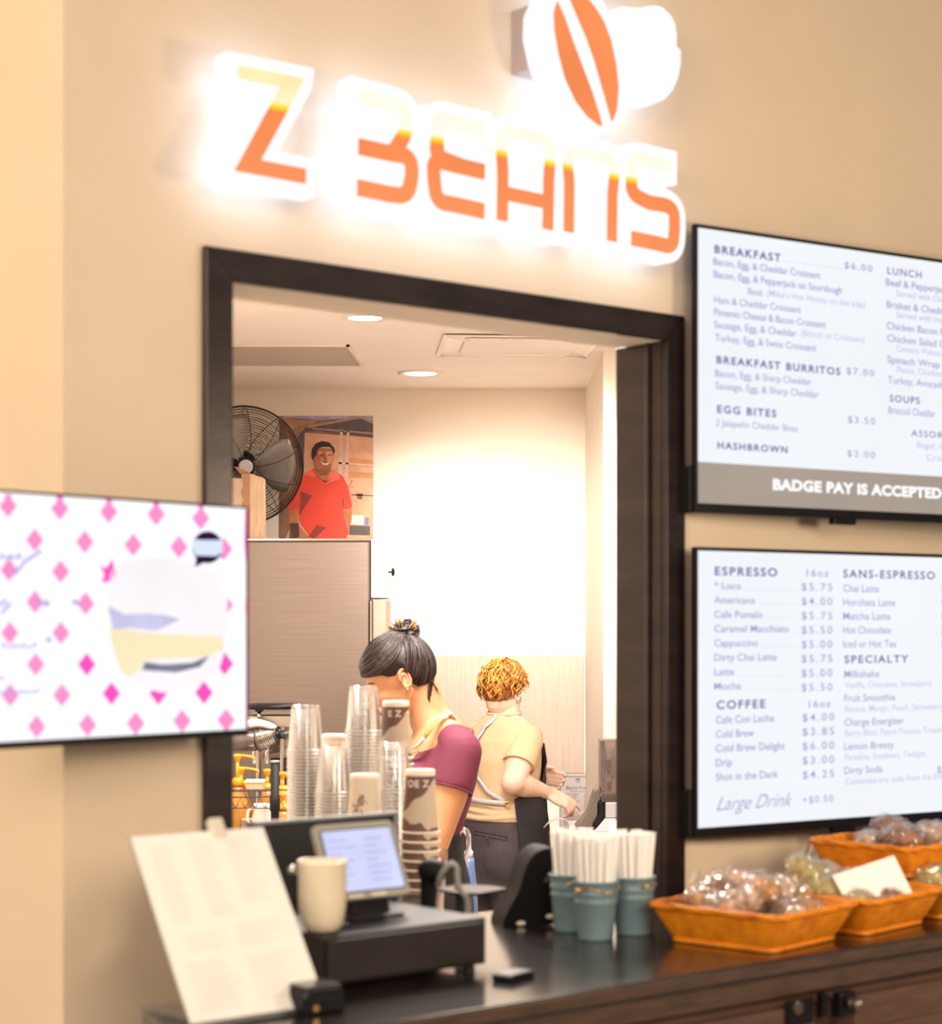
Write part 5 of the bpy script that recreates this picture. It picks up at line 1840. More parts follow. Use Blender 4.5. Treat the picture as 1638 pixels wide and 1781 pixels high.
MB().prism(bp([(795, 1315), (825, 1320), (720, 1490), (660, 1480)]), 0.005, 0.02).build('arm_trim', M_black, arm)
MB().prism(bp([(930, 1385), (1080, 1385), (1080, 1700), (930, 1700)]), -0.0015, 0.0).build('rating_label', M_paper, t)
mj = clear('smoky_jar', tint=(0.62, 0.56, 0.56), haze=0.03, gloss=0.10, rough=0.05)
j = MB()
jb_ = bp([(810, 1035), (1300, 1035), (1310, 75), (790, 75)])
j.rings([[(jb_[0][0] + 0.004, 0.01, jb_[0][1]), (jb_[1][0], 0.01, jb_[1][1]), (jb_[1][0], 0.12, jb_[1][1]), (jb_[0][0] + 0.004, 0.12, jb_[0][1])],
         [(jb_[3][0], 0.0, jb_[3][1]), (jb_[2][0], 0.0, jb_[2][1]), (jb_[2][0], 0.13, jb_[2][1]), (jb_[3][0], 0.13, jb_[3][1])]], caps=False)
j.build('jar', mj, t, bevel=0.004, solid=0.003)
m = MB().prism(bp([(790, 75), (862, 65), (862, 900), (800, 900)]), 0.0, 0.13)
m.build('jar_corner', mat('grey_jar_edge', (0.10, 0.075, 0.08), 0.3), t, bevel=0.002, label='dark grey corner edge of the jar')
m = MB()
for k in range(12):
    q = bp([(815 + k * 30, 955), (832 + k * 30, 955), (840 + k * 30, 1035), (822 + k * 30, 1035)])
    m.prism(q, -0.004, 0.004)
m.prism(bp([(805, 1030), (1350, 1030), (1350, 1075), (805, 1075)]), -0.002, 0.13)
m.build('ribbed_collar', mat('dark_ribbed_plastic', (0.06, 0.05, 0.05), 0.35), t)
m = MB()
m.prism(bp([(855, 405), (980, 405), (965, 650), (925, 650)]), 0.05, 0.10)
m.prism(bp([(930, 790), (1000, 740), (990, 900), (920, 930)]), 0.05, 0.09)
m.build('tamper', mat('dark_grey_plastic', (0.07, 0.065, 0.06), 0.4), t, bevel=0.003)
m = MB()
m.prism(bp([(975, 420), (995, 215), (1040, 215), (1040, 760), (985, 730), (960, 690)]), 0.04, 0.05)
m.build('inner_pitcher', mat('cloudy_plastic', (0.45, 0.38, 0.34), 0.2), t)
MB().prism(bp([(855, 130), (1300, 130), (1300, 410), (855, 410)]), 0.118, 0.122).build('liquid_level', mat('pale_drink', (0.62, 0.50, 0.42), 0.4), t)
m = MB()
for ph, w in ((0.0, 0.0012), (0.25, 0.0012)):
    m.tube(spline([(-0.225, 0.16, 0.0), (-0.205, 0.13, 0.022 + ph * 0.02), (-0.18, 0.12, 0.034 + ph * 0.02), (-0.15, 0.12, 0.034), (-0.12, 0.12, 0.012)]), 0.0016, 6)
m.build('cord', mat('pale_lilac_cord', (0.62, 0.52, 0.58), 0.5), t, smooth=True)

# ---- espresso side at the left
t = thing('machine_counter', 'steel counter at the left under the espresso machine', 'counter', (-1.06, 5.75, 0), 0)
CZ2 = at(440, 1446, 6.0).z
MB().box((0, 0, CZ2 - 0.03), (0.60, 1.0, CZ2)).build('slab', M_steel, t, bevel=0.003)
MB().box((0.01, 0.02, 0.0), (0.57, 0.98, CZ2 - 0.03)).build('base', M_steel, t)
EY = 6.15


def b1(x, y, Y=EY):
    return at(395 + x / 13.65, 1200 + y / 13.65, Y)


eo = Vector((b1(700, 1000).x, EY, CZ2))
t = thing('espresso_machine', 'dark espresso machine with a black knob and handle, left behind the cups', 'espresso machine', eo, 0)
L = lambda x, y, dy=0.0: tuple(b1(x, y) - eo + Vector((0, dy, 0)))
M_gun = mat('gunmetal', (0.16, 0.14, 0.125), 0.28, 0.7, noise=0.15)
m = MB()
m.tube([L(-400, 1200), L(640, 1180), L(700, 1170)], [0.036, 0.036, 0.034], 24)
m.tube([L(690, 1175), L(760, 1160), L(1080, 1050), L(1160, 1040)], [0.040, 0.0385, 0.026, 0.024], 24)
m.build('group_barrel', M_gun, t, smooth=True)
m = MB()
for k in range(6):
    x, y = 860 + k * 42, 1120 - k * 14
    c = Vector(L(x, y))
    d = (Vector(L(1080, 1050)) - Vector(L(760, 1160))).normalized()
    r_ = 0.0375 - 0.0022 * k
    u = Vector((0, 1, 0))
    v = d.cross(u)
    m.tube([tuple(c + u * r_ * math.cos(2 * PI * j / 24) + v * r_ * math.sin(2 * PI * j / 24)) for j in range(24)], 0.0016, 6, loop=True)
m.build('ribs', M_chrome, t, smooth=True)
m = MB()
m.tube([L(1080, 1060), L(1130, 1065), L(1240, 1060), L(1260, 1050)], [0.010, 0.017, 0.017, 0.010], 16)
m.build('collar', M_black, t, smooth=True)
m = MB().tube([L(1200, 1000), L(1255, 1000)], [0.011, 0.011], 12).tube([L(1240, 1065), L(1290, 1060), L(1480, 1060), L(1500, 1055)], [0.010, 0.0135, 0.015, 0.011], 16)
m.build('handle', mat('dark_green_black_grip', (0.025, 0.028, 0.026), 0.3), t, smooth=True)
m = MB().tube([L(745, 700, 0.02), L(745, 520, 0.02)], [0.006, 0.006], 12)
m.build('lever_shaft', M_chrome, t, smooth=True)
MB().tube([L(745, 525, 0.02), L(745, 500, 0.02), L(745, 380, 0.02), L(745, 330, 0.02)], [0.010, 0.014, 0.0165, 0.014], 14).build('lever_knob', M_black, t, smooth=True)
m = MB()
c = Vector(L(1050, 420, 0.08))
m.lathe([(0.001, 0.012), (0.10, 0.010), (0.108, 0.004), (0.105, -0.006), (0.001, -0.008)], 40, T=Matrix.Translation(tuple(c)))
m.build('top_tray', M_black, t, smooth=True)
a = Vector(L(400, 900, 0.06))
b_ = Vector(L(1480, 520, 0.06))
MB().box((a.x, 0.05, a.z), (b_.x, 0.22, b_.z - 0.012)).box((Vector(L(1180, 640)).x, 0.10, 0.0), (Vector(L(1240, 640)).x, 0.16, a.z)).box((Vector(L(600, 640)).x, 0.10, 0.0), (Vector(L(680, 640)).x, 0.16, a.z)).build('body', M_steel, t, bevel=0.004)
for x in (850, 1150):
    q = Vector(L(x, 1300))
    MB().tube([(q.x - 0.03, 0.02, q.z + 0.01), (q.x - 0.03, 0.02, q.z - 0.06)], 0.006, 10).build('spout', M_chrome, t, smooth=True)

# bean hopper
t = thing('bean_hopper', 'clear slanted hopper of dark coffee beans beside the espresso machine', 'hopper', (eo.x + 0.085, EY + 0.25, CZ2), 0)
hz = b1(1300, 700).z - CZ2
tp_ = [(b1(x, y, EY + 0.25).x - eo.x - 0.085, b1(x, y, EY + 0.25).z - CZ2) for x, y in [(1180, 950), (1290, 640), (1520, 640), (1420, 950), (1180, 1630), (820, 1630), (960, 1200)]]
MB().prism(tp_, 0.0, 0.10).build('hopper', clear('smoky_hopper', tint=(0.78, 0.70, 0.66), haze=0.04, gloss=0.05), t)
bb = MB()
rr = random.Random(4)
cx_ = sum(p[0] for p in tp_) / 7
cz_ = sum(p[1] for p in tp_) / 7
for k in range(260):
    f = rr.random()
    x = tp_[0][0] + (tp_[4][0] - tp_[0][0]) * f * 0.5 + rr.uniform(-0.022, 0.022)
    z = tp_[0][1] + (tp_[4][1] - tp_[0][1]) * f + 0.02
    bb.ell((x, rr.uniform(0.006, 0.02), z), (0.0045, 0.004, 0.0035), nu=8, nv=5)
o = bb.build('coffee_beans', mat('roasted_beans', (0.045, 0.018, 0.010), 0.35, noise=0.4), t, smooth=True)
o['kind'] = 'stuff'
MB().box((-0.07, 0.01, 0.0), (0.04, 0.11, min(p[1] for p in tp_) + 0.002)).build('grinder_body', M_black, t, bevel=0.004)

# towel on the machine
t = thing('towel', 'folded white towel lying on the espresso machine', 'towel', (eo.x, EY, b1(700, 860).z), 0)
m = MB()
z_ = b1(700, 890).z
for x, y, rx_, rz_ in [(560, 830, .024, .013), (660, 790, .028, .016), (770, 800, .024, .014), (900, 820, .018, .012), (980, 850, .020, .011), (1070, 880, .016, .009)]:
    q = b1(x, y) - t.location
    m.ell((q.x, 0.0, q.z), (rx_, 0.035, rz_))
put('cloth', skin(fuse(m, 0.005, 4), mat('white_towelling', (0.90, 0.80, 0.72), 0.85, noise=0.05, scale=60, bump=0.3)), t)

# syrup bottles with gold pumps
M_gold = mat('golden_plastic', (0.66, 0.27, 0.004), 0.35, noise=0.06)
M_amber = mat('amber_syrup', (0.48, 0.21, 0.04), 0.25, noise=0.2)
PYd = 5.95


def b2(x, y, Y=PYd):
    return at(395 + x / 11.875, 1300 + y / 11.875, Y)


PUMPS = [('syrup bottle with a golden pump, tallest and nearest the window frame', 215, 165, 640, 800, 560, PYd),
         ('syrup bottle with a golden pump, behind the tallest one', 290, 430, 700, 830, 640, PYd + 0.09),
         ('syrup bottle with a golden pump, just left of the black post', 830, 470, 760, 860, 900, PYd + 0.12),
         ('syrup bottle with a golden pump, right of the black post, upper spout', 1150, 530, 800, 860, 1260, PYd + 0.15),
         ('syrup bottle with a golden pump, right of the black post, lower spout', 1165, 960, 1180, 1290, 1270, PYd)]
for lab, x, yh, yc, yb, xe, Y in PUMPS:
    p = b2(x, yh, Y)
    t = thing('syrup_bottle', lab, 'bottle', (p.x, Y, CZ2), 0, 'syrup bottles with golden pumps')
    zh, zc_, zb_ = p.z - CZ2, b2(x, yc, Y).z - CZ2, b2(x, yb, Y).z - CZ2
    kx = Y / FPX / 11.875
    ln = (xe - x) * kx
    m = MB().lathe([(0.003, zh - 0.030), (0.0045, zh - 0.022), (0.012, zh - 0.006), (0.0135, zh), (0.010, zh + 0.004), (0.001, zh + 0.005)], 20)
    m.tube(spline([(0.0, 0, zh), (ln * 0.5, 0, zh - 0.002), (ln * 0.9, 0, zh - 0.006), (ln, 0, zh - 0.012)]), 0.0048, 10)
    m.cyl((0, 0, zc_ - 0.01), (0, 0, zh - 0.02), 0.0052)
    m.build('pump', M_gold, t, smooth=True)
    MB().lathe([(0.001, zc_ + 0.004), (0.012, zc_ + 0.002), (0.018, zc_ - 0.006), (0.0195, zb_), (0.001, zb_)], 24).build('cap', M_gold, t, smooth=True)
    MB().lathe([(0.001, 0.0), (0.034, 0.0), (0.036, 0.004), (0.036, max(0.02, zb_ - 0.07)), (0.030, max(0.03, zb_ - 0.045)), (0.0185, max(0.035, zb_ - 0.018)), (0.0175, max(0.04, zb_))], 28).build('bottle', M_amber, t, smooth=True)

# tub, lid stack, jug, rack
p0, p1 = b2(370, 900), b2(760, 680)
t = thing('plastic_tub', 'peach coloured plastic tub among the golden pumps', 'tub', ((p0.x + p1.x) / 2, PYd + 0.02, p0.z), 0)
hw = (p1.x - p0.x) / 2
MB().rings([rect_ring(hw * 0.92, 0.03, 0.0, 0.006), rect_ring(hw, 0.033, (p1.z - p0.z) * 0.8, 0.006)]).build('tub', mat('peach_plastic', (0.74, 0.42, 0.24), 0.4), t)
MB().rings([rect_ring(hw * 1.03, 0.035, (p1.z - p0.z) * 0.8, 0.006), rect_ring(hw * 1.03, 0.035, (p1.z - p0.z), 0.006)]).build('lid', mat('pale_peach_plastic', (0.85, 0.62, 0.45), 0.4), t)
sh = p0.z
q0, q1 = at(400, 1388, 5.80), at(478, 1372, 5.80)
t = thing('wire_rack', 'black wire rack with a round post in front of the golden pumps', 'rack', (q0.x, 5.80, CZ2), 0)
zr = q0.z - CZ2
m = MB()
wdt = q1.x - q0.x
for z in (zr, zr + 0.018):
    m.tube([(-0.1, 0, z), (wdt, 0, z + 0.004)], 0.0022, 6)
for k in range(9):
    x = -0.1 + (wdt + 0.1) * k / 8
    m.tube([(x, 0, zr - 0.03), (x + 0.014, 0, zr), (x + 0.028, 0, zr - 0.03)], 0.0015, 5)
m.tube([(-0.1, 0, zr - 0.03), (wdt, 0, zr - 0.03)], 0.0018, 6)
for k in range(10):
    x = -0.1 + (wdt + 0.1) * k / 9
    m.tube([(x, 0, zr + 0.018), (x, 0.08, zr + 0.018)], 0.0014, 5)
m.tube([(-0.1, 0.08, zr + 0.018), (wdt, 0.08, zr + 0.018)], 0.0022, 6)
m.build('wire_shelf', M_wire, t)
pz = at(478, 1322, 5.78).z - CZ2
MB().lathe([(0.0125, 0.0), (0.0125, pz * 0.35), (0.0155, pz * 0.36), (0.0155, pz * 0.55), (0.0130, pz * 0.56), (0.0130, pz - 0.008), (0.001, pz - 0.006)], 20, T=TR((at(478, 1400, 5.78).x - q0.x, -0.02, 0))).build('post', M_blackm, t, smooth=True)
MB().lathe([(0.001, pz), (0.014, pz - 0.001), (0.0145, pz - 0.008), (0.001, pz - 0.008)], 20, T=TR((at(478, 1400, 5.78).x - q0.x, -0.02, 0))).build('post_cap', mat('grey_cap', (0.22, 0.24, 0.23), 0.4), t, smooth=True)
MB().tube([(-0.1, 0.08, 0), (-0.1, 0.08, zr + 0.02)], 0.008, 10).build('rear_post', M_blackm, t)
p = at(431, 1444, 5.88)
lid = MB().lathe([(0.001, 0.0), (0.020, 0.0), (0.0225, 0.0008), (0.0225, 0.0024), (0.019, 0.004), (0.001, 0.004)], 24).mesh('cup_lid', mat('brown_pink_lid', (0.62, 0.40, 0.33), 0.45), True)
for k in range(11):
    o = put('cup_lid', lid)
    o.location = (p.x, 5.90, CZ2 + 0.0005 + k * 0.0044)
    tag(o, 'pinkish cup lid in the little stack under the wire rack', 'lid', 'cup lids stacked under the wire rack')
p = at(456, 1420, 5.86)
t = thing('milk_jug', 'white ceramic jug leaning under the wire rack', 'jug', (p.x, 5.86, CZ2), 0.0)
M_jug = mat('white_ceramic', (0.88, 0.80, 0.72), 0.3, noise=0.02)
hj = at(456, 1398, 5.86).z - CZ2
MB().lathe([(0.001, 0.0), (0.024, 0.0), (0.032, hj * 0.25), (0.030, hj * 0.6), (0.024, hj * 0.85), (0.028, hj), (0.025, hj), (0.021, hj * 0.85), (0.026, hj * 0.5), (0.02, 0.004), (0.001, 0.004)], 28).build('body', M_jug, t, smooth=True)
MB().tube(spline([(-0.024, 0, hj * 0.85), (-0.040, 0, hj * 0.8), (-0.044, 0, hj * 0.5), (-0.028, 0, hj * 0.25)]), 0.0045, 8).build('handle', M_jug, t, smooth=True)

# spray bottle hanging low between the two people
p = at(815, 1590, 6.6)
t = thing('spray_bottle', 'pale blue cleaning bottle between the two people, low down', 'bottle', (p.x, 6.6, 0.0), 0)
zt = at(812, 1492, 6.6).z
MB().box((-0.10, -0.06, 0), (0.10, 0.2, p.z - 0.02)).build('stand', M_steel, t, bevel=0.003)
z0 = p.z - 0.02
MB().lathe([(0.001, z0), (0.030, z0), (0.033, z0 + 0.01), (0.029, z0 + 0.10), (0.020, zt - 0.02), (0.019, zt), (0.001, zt)], 28).build('bottle', mat('pale_blue_plastic', (0.12, 0.20, 0.40), 0.25, noise=0.08), t, smooth=True)
za = at(808, 1440, 6.6).z
MB().lathe([(0.014, zt), (0.016, zt + 0.02), (0.009, zt + 0.03), (0.007, za - 0.02), (0.001, za - 0.02)], 16).tube([(0, 0, za - 0.03), (-0.012, 0, za - 0.01), (-0.02, 0, za)], [0.008, 0.010, 0.006], 8).build('spray_head', mat('clear_grey_plastic', (0.62, 0.60, 0.62), 0.25), t, smooth=True)

# ================================================================== PEOPLE
def skin_mat(name, c, red):
    return mat(name, c, 0.5, noise=0.10, scale=12, sub=0.12, spec=0.4)


class Torso:
    """Stack of oval cross-sections: z -> centre, half width (to the sides), half depth."""

    def __init__(s, fwd, secs):
        s.f = Vector((fwd[0], fwd[1], 0)).normalized()
        s.r = Vector((s.f.y, -s.f.x, 0))
        s.secs = secs

    def at(s, z):
        S = s.secs
        if z <= S[0][0]:
            return S[0][1:]
        for a, b in zip(S, S[1:]):
            if z <= b[0]:
                k = (z - a[0]) / (b[0] - a[0])
                k = k * k * (3 - 2 * k)
                return tuple(a[i] + (b[i] - a[i]) * k for i in range(1, 5))
        return S[-1][1:]

    def p(s, phi, z, off=0.0, pw=0.88):
        cx, cy, a, b = s.at(z)
        sn, cs = math.sin(phi), math.cos(phi)
        sn = math.copysign(abs(sn) ** pw, sn)
        cs = math.copysign(abs(cs) ** pw, cs)
        return Vector((cx, cy, z)) + s.r * (a + off) * sn + s.f * (b + off) * cs

    def ring(s, z, off=0.0, n=36, tilt=0.0):
        out = []
        for j in range(n):
            ph = 2 * PI * j / n
            q = s.p(ph, z, off)
            q.z -= tilt * math.cos(ph)
            out.append(q)
        return out

    def loft(s, mb, zs, off=0.0, tilts=None):
        mb.rings([s.ring(z, off, 36, tilts[i] if tilts else 0.0) for i, z in enumerate(zs)])

    def strip(s, mb, path, w, off, thick=0.003):
        """A flat band on the surface; path is a list of (phi, z)."""
        P = [s.p(ph, z, off) for ph, z in path]
        N = [(s.p(ph, z, off + 0.02) - s.p(ph, z, off)).normalized() for ph, z in path]
        rg = []
        for i, p in enumerate(P):
            d = (P[min(i + 1, len(P) - 1)] - P[max(i - 1, 0)]).normalized()
            sd = d.cross(N[i]).normalized() * (w / 2)
            rg.append([p - sd, p + sd, p + sd + N[i] * thick, p - sd + N[i] * thick])
        mb.rings(rg)

    def find(s, X, z, lo, hi):
        """Angle in [lo,hi] at which the surface has lateral position X."""
        best = min((abs(s.p(lo + (hi - lo) * i / 200, z).x - X), lo + (hi - lo) * i / 200) for i in range(201))
        return best[1]


def lerp_path(path, k=6):
    out = []
    for a, b in zip(path, path[1:]):
        out += [(a[0] + (b[0] - a[0]) * i / k, a[1] + (b[1] - a[1]) * i / k) for i in range(k)]
    return out + [path[-1]]


def head_shapes(m, T, ear=True):
    m.ell((0, 0, 0.02), (0.096, 0.074, 0.093), 0, T, 24, 16)
    m.ell((0.030, 0, -0.045), (0.060, 0.060, 0.075), 0, T)
    m.ell((0.066, 0, -0.108), (0.022, 0.025, 0.019), 0, T)
    for s in (-1, 1):
        m.limb([(-0.002, s * 0.056, -0.050), (0.030, s * 0.046, -0.088), (0.062, s * 0.018, -0.108)], [0.018, 0.018, 0.015], 10, T)
        m.ell((0.064, s * 0.036, -0.032), (0.024, 0.022, 0.022), 0, T)
        m.ell((0.084, s * 0.032, 0.000), (0.013, 0.016, 0.011), 0, T)
        m.ell((0.096, s * 0.011, -0.043), (0.010, 0.007, 0.008), 0, T)
        if ear:
            E = T @ TR((-0.010, s * 0.076, -0.012), rz=s * 0.35, ry=-0.18)
            m.ell((0, 0, 0), (0.017, 0.006, 0.030), 0, E)
            m.tube([(0.017 * math.cos(a) * 1.02, s * 0.006, 0.030 * math.sin(a) * 1.02) for a in [0.3 + 5.2 * i / 18 for i in range(19)]], 0.0042, 8, 0, E)
            m.ell((0.003, s * 0.004, -0.027), (0.010, 0.005, 0.009), 0, E)
    m.ell((0.080, 0, 0.020), (0.016, 0.046, 0.011), 0, T)
    m.limb([(0.092, 0, 0.008), (0.104, 0, -0.016), (0.115, 0, -0.038)], [0.009, 0.010, 0.0115], 10, T)
    m.ell((0.092, 0, -0.070), (0.010, 0.022, 0.0065), 0, T)
    m.ell((0.090, 0, -0.083), (0.010, 0.019, 0.0075), 0, T)
    m.ell((0.080, 0, -0.076), (0.014, 0.028, 0.020), 0, T)


def hand(m, wrist, tip_dir, palm_n, curl, L=0.17, side=1, thumb_open=0.8, r=0.0082):
    """Palm with five separate fingers; side=+1 puts the thumb towards palm_n x tip_dir."""
    d = Vector(tip_dir).normalized()
    nrm = Vector(palm_n)
    nrm = (nrm - d * nrm.dot(d)).normalized()
    a = nrm.cross(d).normalized() * side          # towards the thumb
    w = Vector(wrist)
    pl = L * 0.52
    for k in range(4):
        o = (1.5 - k) * 0.0165
        m.limb([w + d * 0.008 + a * o * 0.6, w + d * pl * 0.55 + a * o, w + d * pl + a * o], [0.0125, 0.0135, 0.0100], 10)
        ln = L * (0.43, 0.48, 0.45, 0.35)[k]
        base = w + d * pl + a * o
        ang = 0.0
        pts, cur = [base], base
        for j, f in enumerate((0.45, 0.31, 0.24)):
            ang += curl[k] * (0.8, 1.0, 0.8)[j]
            dd = d * math.cos(ang) + nrm * math.sin(ang)
            cur = cur + dd * ln * f + a * (o * 0.08)
            pts.append(cur)
        m.limb(pts, [r * 1.08, r * 1.0, r * 0.92, r * 0.80], 10)
    tb = w + d * pl * 0.30 + a * 0.026
    t1 = tb + (d * 0.75 + a * thumb_open + nrm * 0.35).normalized() * L * 0.19
    t2 = t1 + (d * 0.95 + a * thumb_open * 0.25 + nrm * 0.45).normalized() * L * 0.16
    m.limb([w + d * 0.012 + a * 0.012, tb, t1, t2], [0.013, 0.0125, r * 1.15, r * 0.9], 10)


def leg_pts(hip, knee, ankle, toe):
    return hip, knee, ankle, toe


# ---------------------------------------------------------------- person at the espresso side (profile, head bowed)
P1 = thing('person', 'person in plum T-shirt and black apron, dark hair bun, head bowed', 'person', (0, 5.55, 0), 0)
M_skin1 = skin_mat('light_olive_skin', (0.50, 0.245, 0.125), 0)
M_plum = mat('plum_jersey', (0.135, 0.024, 0.050), 0.75, noise=0.08, scale=9, bump=1.0, bscale=11, stretch=(1, 1, 0.6), spec=0.3)
M_apron = mat('black_apron_cloth', (0.013, 0.010, 0.013), 0.8, noise=0.3, scale=20, bump=0.15, bscale=30)
tor = Torso((-0.96, -0.28), [(0.84, -0.125, 0, .165, .118), (0.93, -0.130, 0, .155, .110), (1.03, -0.140, 0, .135, .096), (1.10, -0.128, 0, .140, .098), (1.18, -0.106, 0, .155, .104), (1.25, -0.095, 0, .160, .104), (1.315, -0.092, 0, .145, .082), (1.355, -0.094, 0, .100, .060), (1.375, -0.098, 0, .060, .052)])
lft = -tor.r                                          # her left side, towards the window
HC = at(694, 1177, 5.55) - P1.location
hf = Vector((-0.88, -0.06, -0.47)).normalized()
hu = Vector((-0.47, 0, 0.88))
hu = (hu - hf * hu.dot(hf)).normalized()
hl = hu.cross(hf).normalized()
TH1 = (Matrix((hf, hl, hu)).transposed().to_4x4()) @ Matrix.Scale(0.96, 4)
TH1.translation = HC
b = MB()
head_shapes(b, TH1)
nk = Vector(TH1 @ Vector((-0.035, 0, -0.055)))
b.limb([nk, Vector((-0.135, 0.0, 1.395)), Vector((-0.096, 0.0, 1.330))], [0.048, 0.050, 0.062], 18)
b.limb([Vector(TH1 @ Vector((-0.055, 0, -0.02))), Vector((-0.105, 0.0, 1.390)), Vector((-0.07, 0.0, 1.34))], [0.042, 0.042, 0.05], 14)
tor.loft(b, [0.84, 0.93, 1.03, 1.10, 1.18, 1.25, 1.315, 1.355, 1.375], -0.006)
for s in (-1, 1):
    b.ell(tuple(Vector((-0.088, 0, 1.215)) + tor.f * 0.085 + lft * s * 0.070), (0.055, 0.055, 0.055))
sh = Vector((-0.068, 0, 1.290))
sL, sR = sh + lft * 0.150, sh - lft * 0.125 + Vector((-0.03, 0, -0.035))
eL, wL = Vector((-0.098, -0.200, 1.035)), Vector((-0.305, -0.165, 1.015))
eR, wR = Vector((-0.20, 0.13, 1.055)), Vector((-0.37, 0.02, 1.03))
b.limb([Vector((-0.088, 0, 1.325)) + lft * 0.06, sL], [0.055, 0.052])
b.limb([Vector((-0.088, 0, 1.30)) - lft * 0.05, sR], [0.052, 0.050])
b.limb([sL, sL.lerp(eL, 0.5), eL, eL.lerp(wL, 0.35), wL], [0.054, 0.049, 0.038, 0.037, 0.025], 16)
b.limb([sR, sR.lerp(eR, 0.5), eR, eR.lerp(wR, 0.35), wR], [0.052, 0.046, 0.038, 0.036, 0.025], 16)
hand(b, wL, (wL - eL) + Vector((0, 0.02, -0.02)), (0, 0, -1), (0.35, 0.4, 0.45, 0.5), side=-1)
hand(b, wR, (wR - eR), (0, 0, -1), (0.35, 0.4, 0.45, 0.5), side=1)
for s in (-1, 1):
    hp = Vector((-0.125, 0, 0.86)) + lft * s * 0.085
    kn = Vector((-0.14, 0, 0.46)) + lft * s * 0.09
    an = Vector((-0.11, 0, 0.085)) + lft * s * 0.09
    b.limb([hp, hp.lerp(kn, .5), kn, kn.lerp(an, .3), an], [0.088, 0.078, 0.056, 0.055, 0.036], 16)
    b.limb([an + Vector((0.03, 0, -0.045)), an + Vector((-0.07, 0, -0.05)), an + Vector((-0.15, 0, -0.06))], [0.034, 0.034, 0.022], 12)
put('body', skin(fuse(b, 0.0055, 4), M_skin1), P1)

m = MB()
tor.loft(m, [1.045, 1.09, 1.14, 1.20, 1.25, 1.29, 1.318], 0.008, [0, 0, 0, 0, 0.01, 0.028, 0.036])
for s in (-1, 1):
    m.ell(tuple(Vector((-0.088, 0, 1.215)) + tor.f * 0.087 + lft * s * 0.070), (0.062, 0.062, 0.060))
for q0, q1 in ((sL, eL), (sR, eR)):
    c0 = Vector((-0.082, 0, 1.318)) + (q0 - sh) * 0.42
    m.limb([c0, c0.lerp(q0, 0.5) + Vector((0, 0, 0.006)), q0], [0.050, 0.057, 0.058], 16)
    m.tube([q0, q0.lerp(q1, 0.30), q0.lerp(q1, 0.40)], [0.058, 0.060, 0.060], 20)
put('t_shirt', skin(fuse(m, 0.006, 9), M_plum), P1)
m = MB()
q0, q1 = sL, eL
d_ = (q1 - q0).normalized()
c_ = q0.lerp(q1, 0.395)
u_ = d_.cross(Vector((0, 1, 0))).normalized()
v_ = d_.cross(u_)
m.tube([tuple(c_ + u_ * 0.0595 * math.cos(a) + v_ * 0.0595 * math.sin(a)) for a in [2 * PI * i / 32 for i in range(32)]], 0.0028, 6, loop=True)
m.build('sleeve_hem', M_plum, P1, smooth=True)
# trousers
m = MB()
tor.loft(m, [0.80, 0.86, 0.93, 1.0, 1.06], 0.010)
for s in (-1, 1):
    hp = Vector((-0.125, 0, 0.86)) + lft * s * 0.085
    kn = Vector((-0.14, 0, 0.46)) + lft * s * 0.09
    an = Vector((-0.11, 0, 0.10)) + lft * s * 0.09
    m.tube([hp, hp.lerp(kn, .5), kn, an], [0.100, 0.092, 0.075, 0.062], 18)
M_blk = mat('black_trousers', (0.012, 0.011, 0.014), 0.8, noise=0.3, scale=30)
put('trousers', skin(fuse(m, 0.008, 4), M_blk), P1)
for s in (-1, 1):
    an = Vector((-0.11, 0, 0.085)) + lft * s * 0.09
    m = MB()
    m.limb([an + Vector((0.035, 0, -0.040)), an + Vector((-0.07, 0, -0.042)), an + Vector((-0.15, 0, -0.052))], [0.043, 0.042, 0.031], 12)
    m.v = [(x, y, max(0.0, z)) for x, y, z in m.v]
    put('shoe', skin(fuse(m, 0.006, 3), M_black), P1)


def apron_sheet(t_, tor_, rows, off, name, material, parent):
    """rows: (z, phi0, phi1)"""
    mm = MB()
    rg = [[tor_.p(p0 + (p1 - p0) * j / 40, z, off + 0.003 * math.sin(j * 0.9 + z * 9)) for j in range(41)] for z, p0, p1 in rows]
    mm.rings(rg, closed=False)
    return mm.build(name, material, parent, smooth=True, solid=0.004)


rowz = [(1.285, -0.55, 0.55), (1.22, -0.75, 0.75), (1.15, -1.0, 1.0), (1.09, -1.45, 1.45), (1.05, -1.85, 1.85), (0.98, -1.95, 1.95), (0.90, -1.95, 1.95), (0.75, -1.9, 1.9), (0.55, -1.8, 1.8)]
ap = apron_sheet(None, tor, rowz, 0.026, 'apron', M_apron, P1)
# strap over the near shoulder: leather tab, cloth, ring
M_leather = mat('tan_leather', (0.50, 0.19, 0.045), 0.5, noise=0.15)
pr = at(721, 1306, 5.55 - 0.13) - P1.location
p1_ = at(738, 1283, 5.55 - 0.15) - P1.location
p2_ = at(763, 1249, 5.55 - 0.11) - P1.location
m = MB()
m.tube([p1_ + (p1_ - p2_) * -0.02, p1_.lerp(p2_, 0.5) + Vector((0, -0.008, 0)), p2_], [0.0105, 0.0105, 0.0095], 8, flat=0.35)
m.build('leather_strap', M_leather, P1, smooth=True, label='tan leather strap tab on the shoulder')
m = MB().tube([pr + Vector((0, 0, 0.008)), pr.lerp(p1_, .5), p1_], [0.007, 0.009, 0.010], 8, flat=0.35)
m.tube([p2_, p2_ + Vector((0.03, 0.06, 0.012)), p2_ + Vector((0.06, 0.14, -0.04))], [0.009, 0.009, 0.009], 8, flat=0.35)
m.build('cloth_strap', mat('white_strap', (0.82, 0.76, 0.73), 0.7), P1, smooth=True)
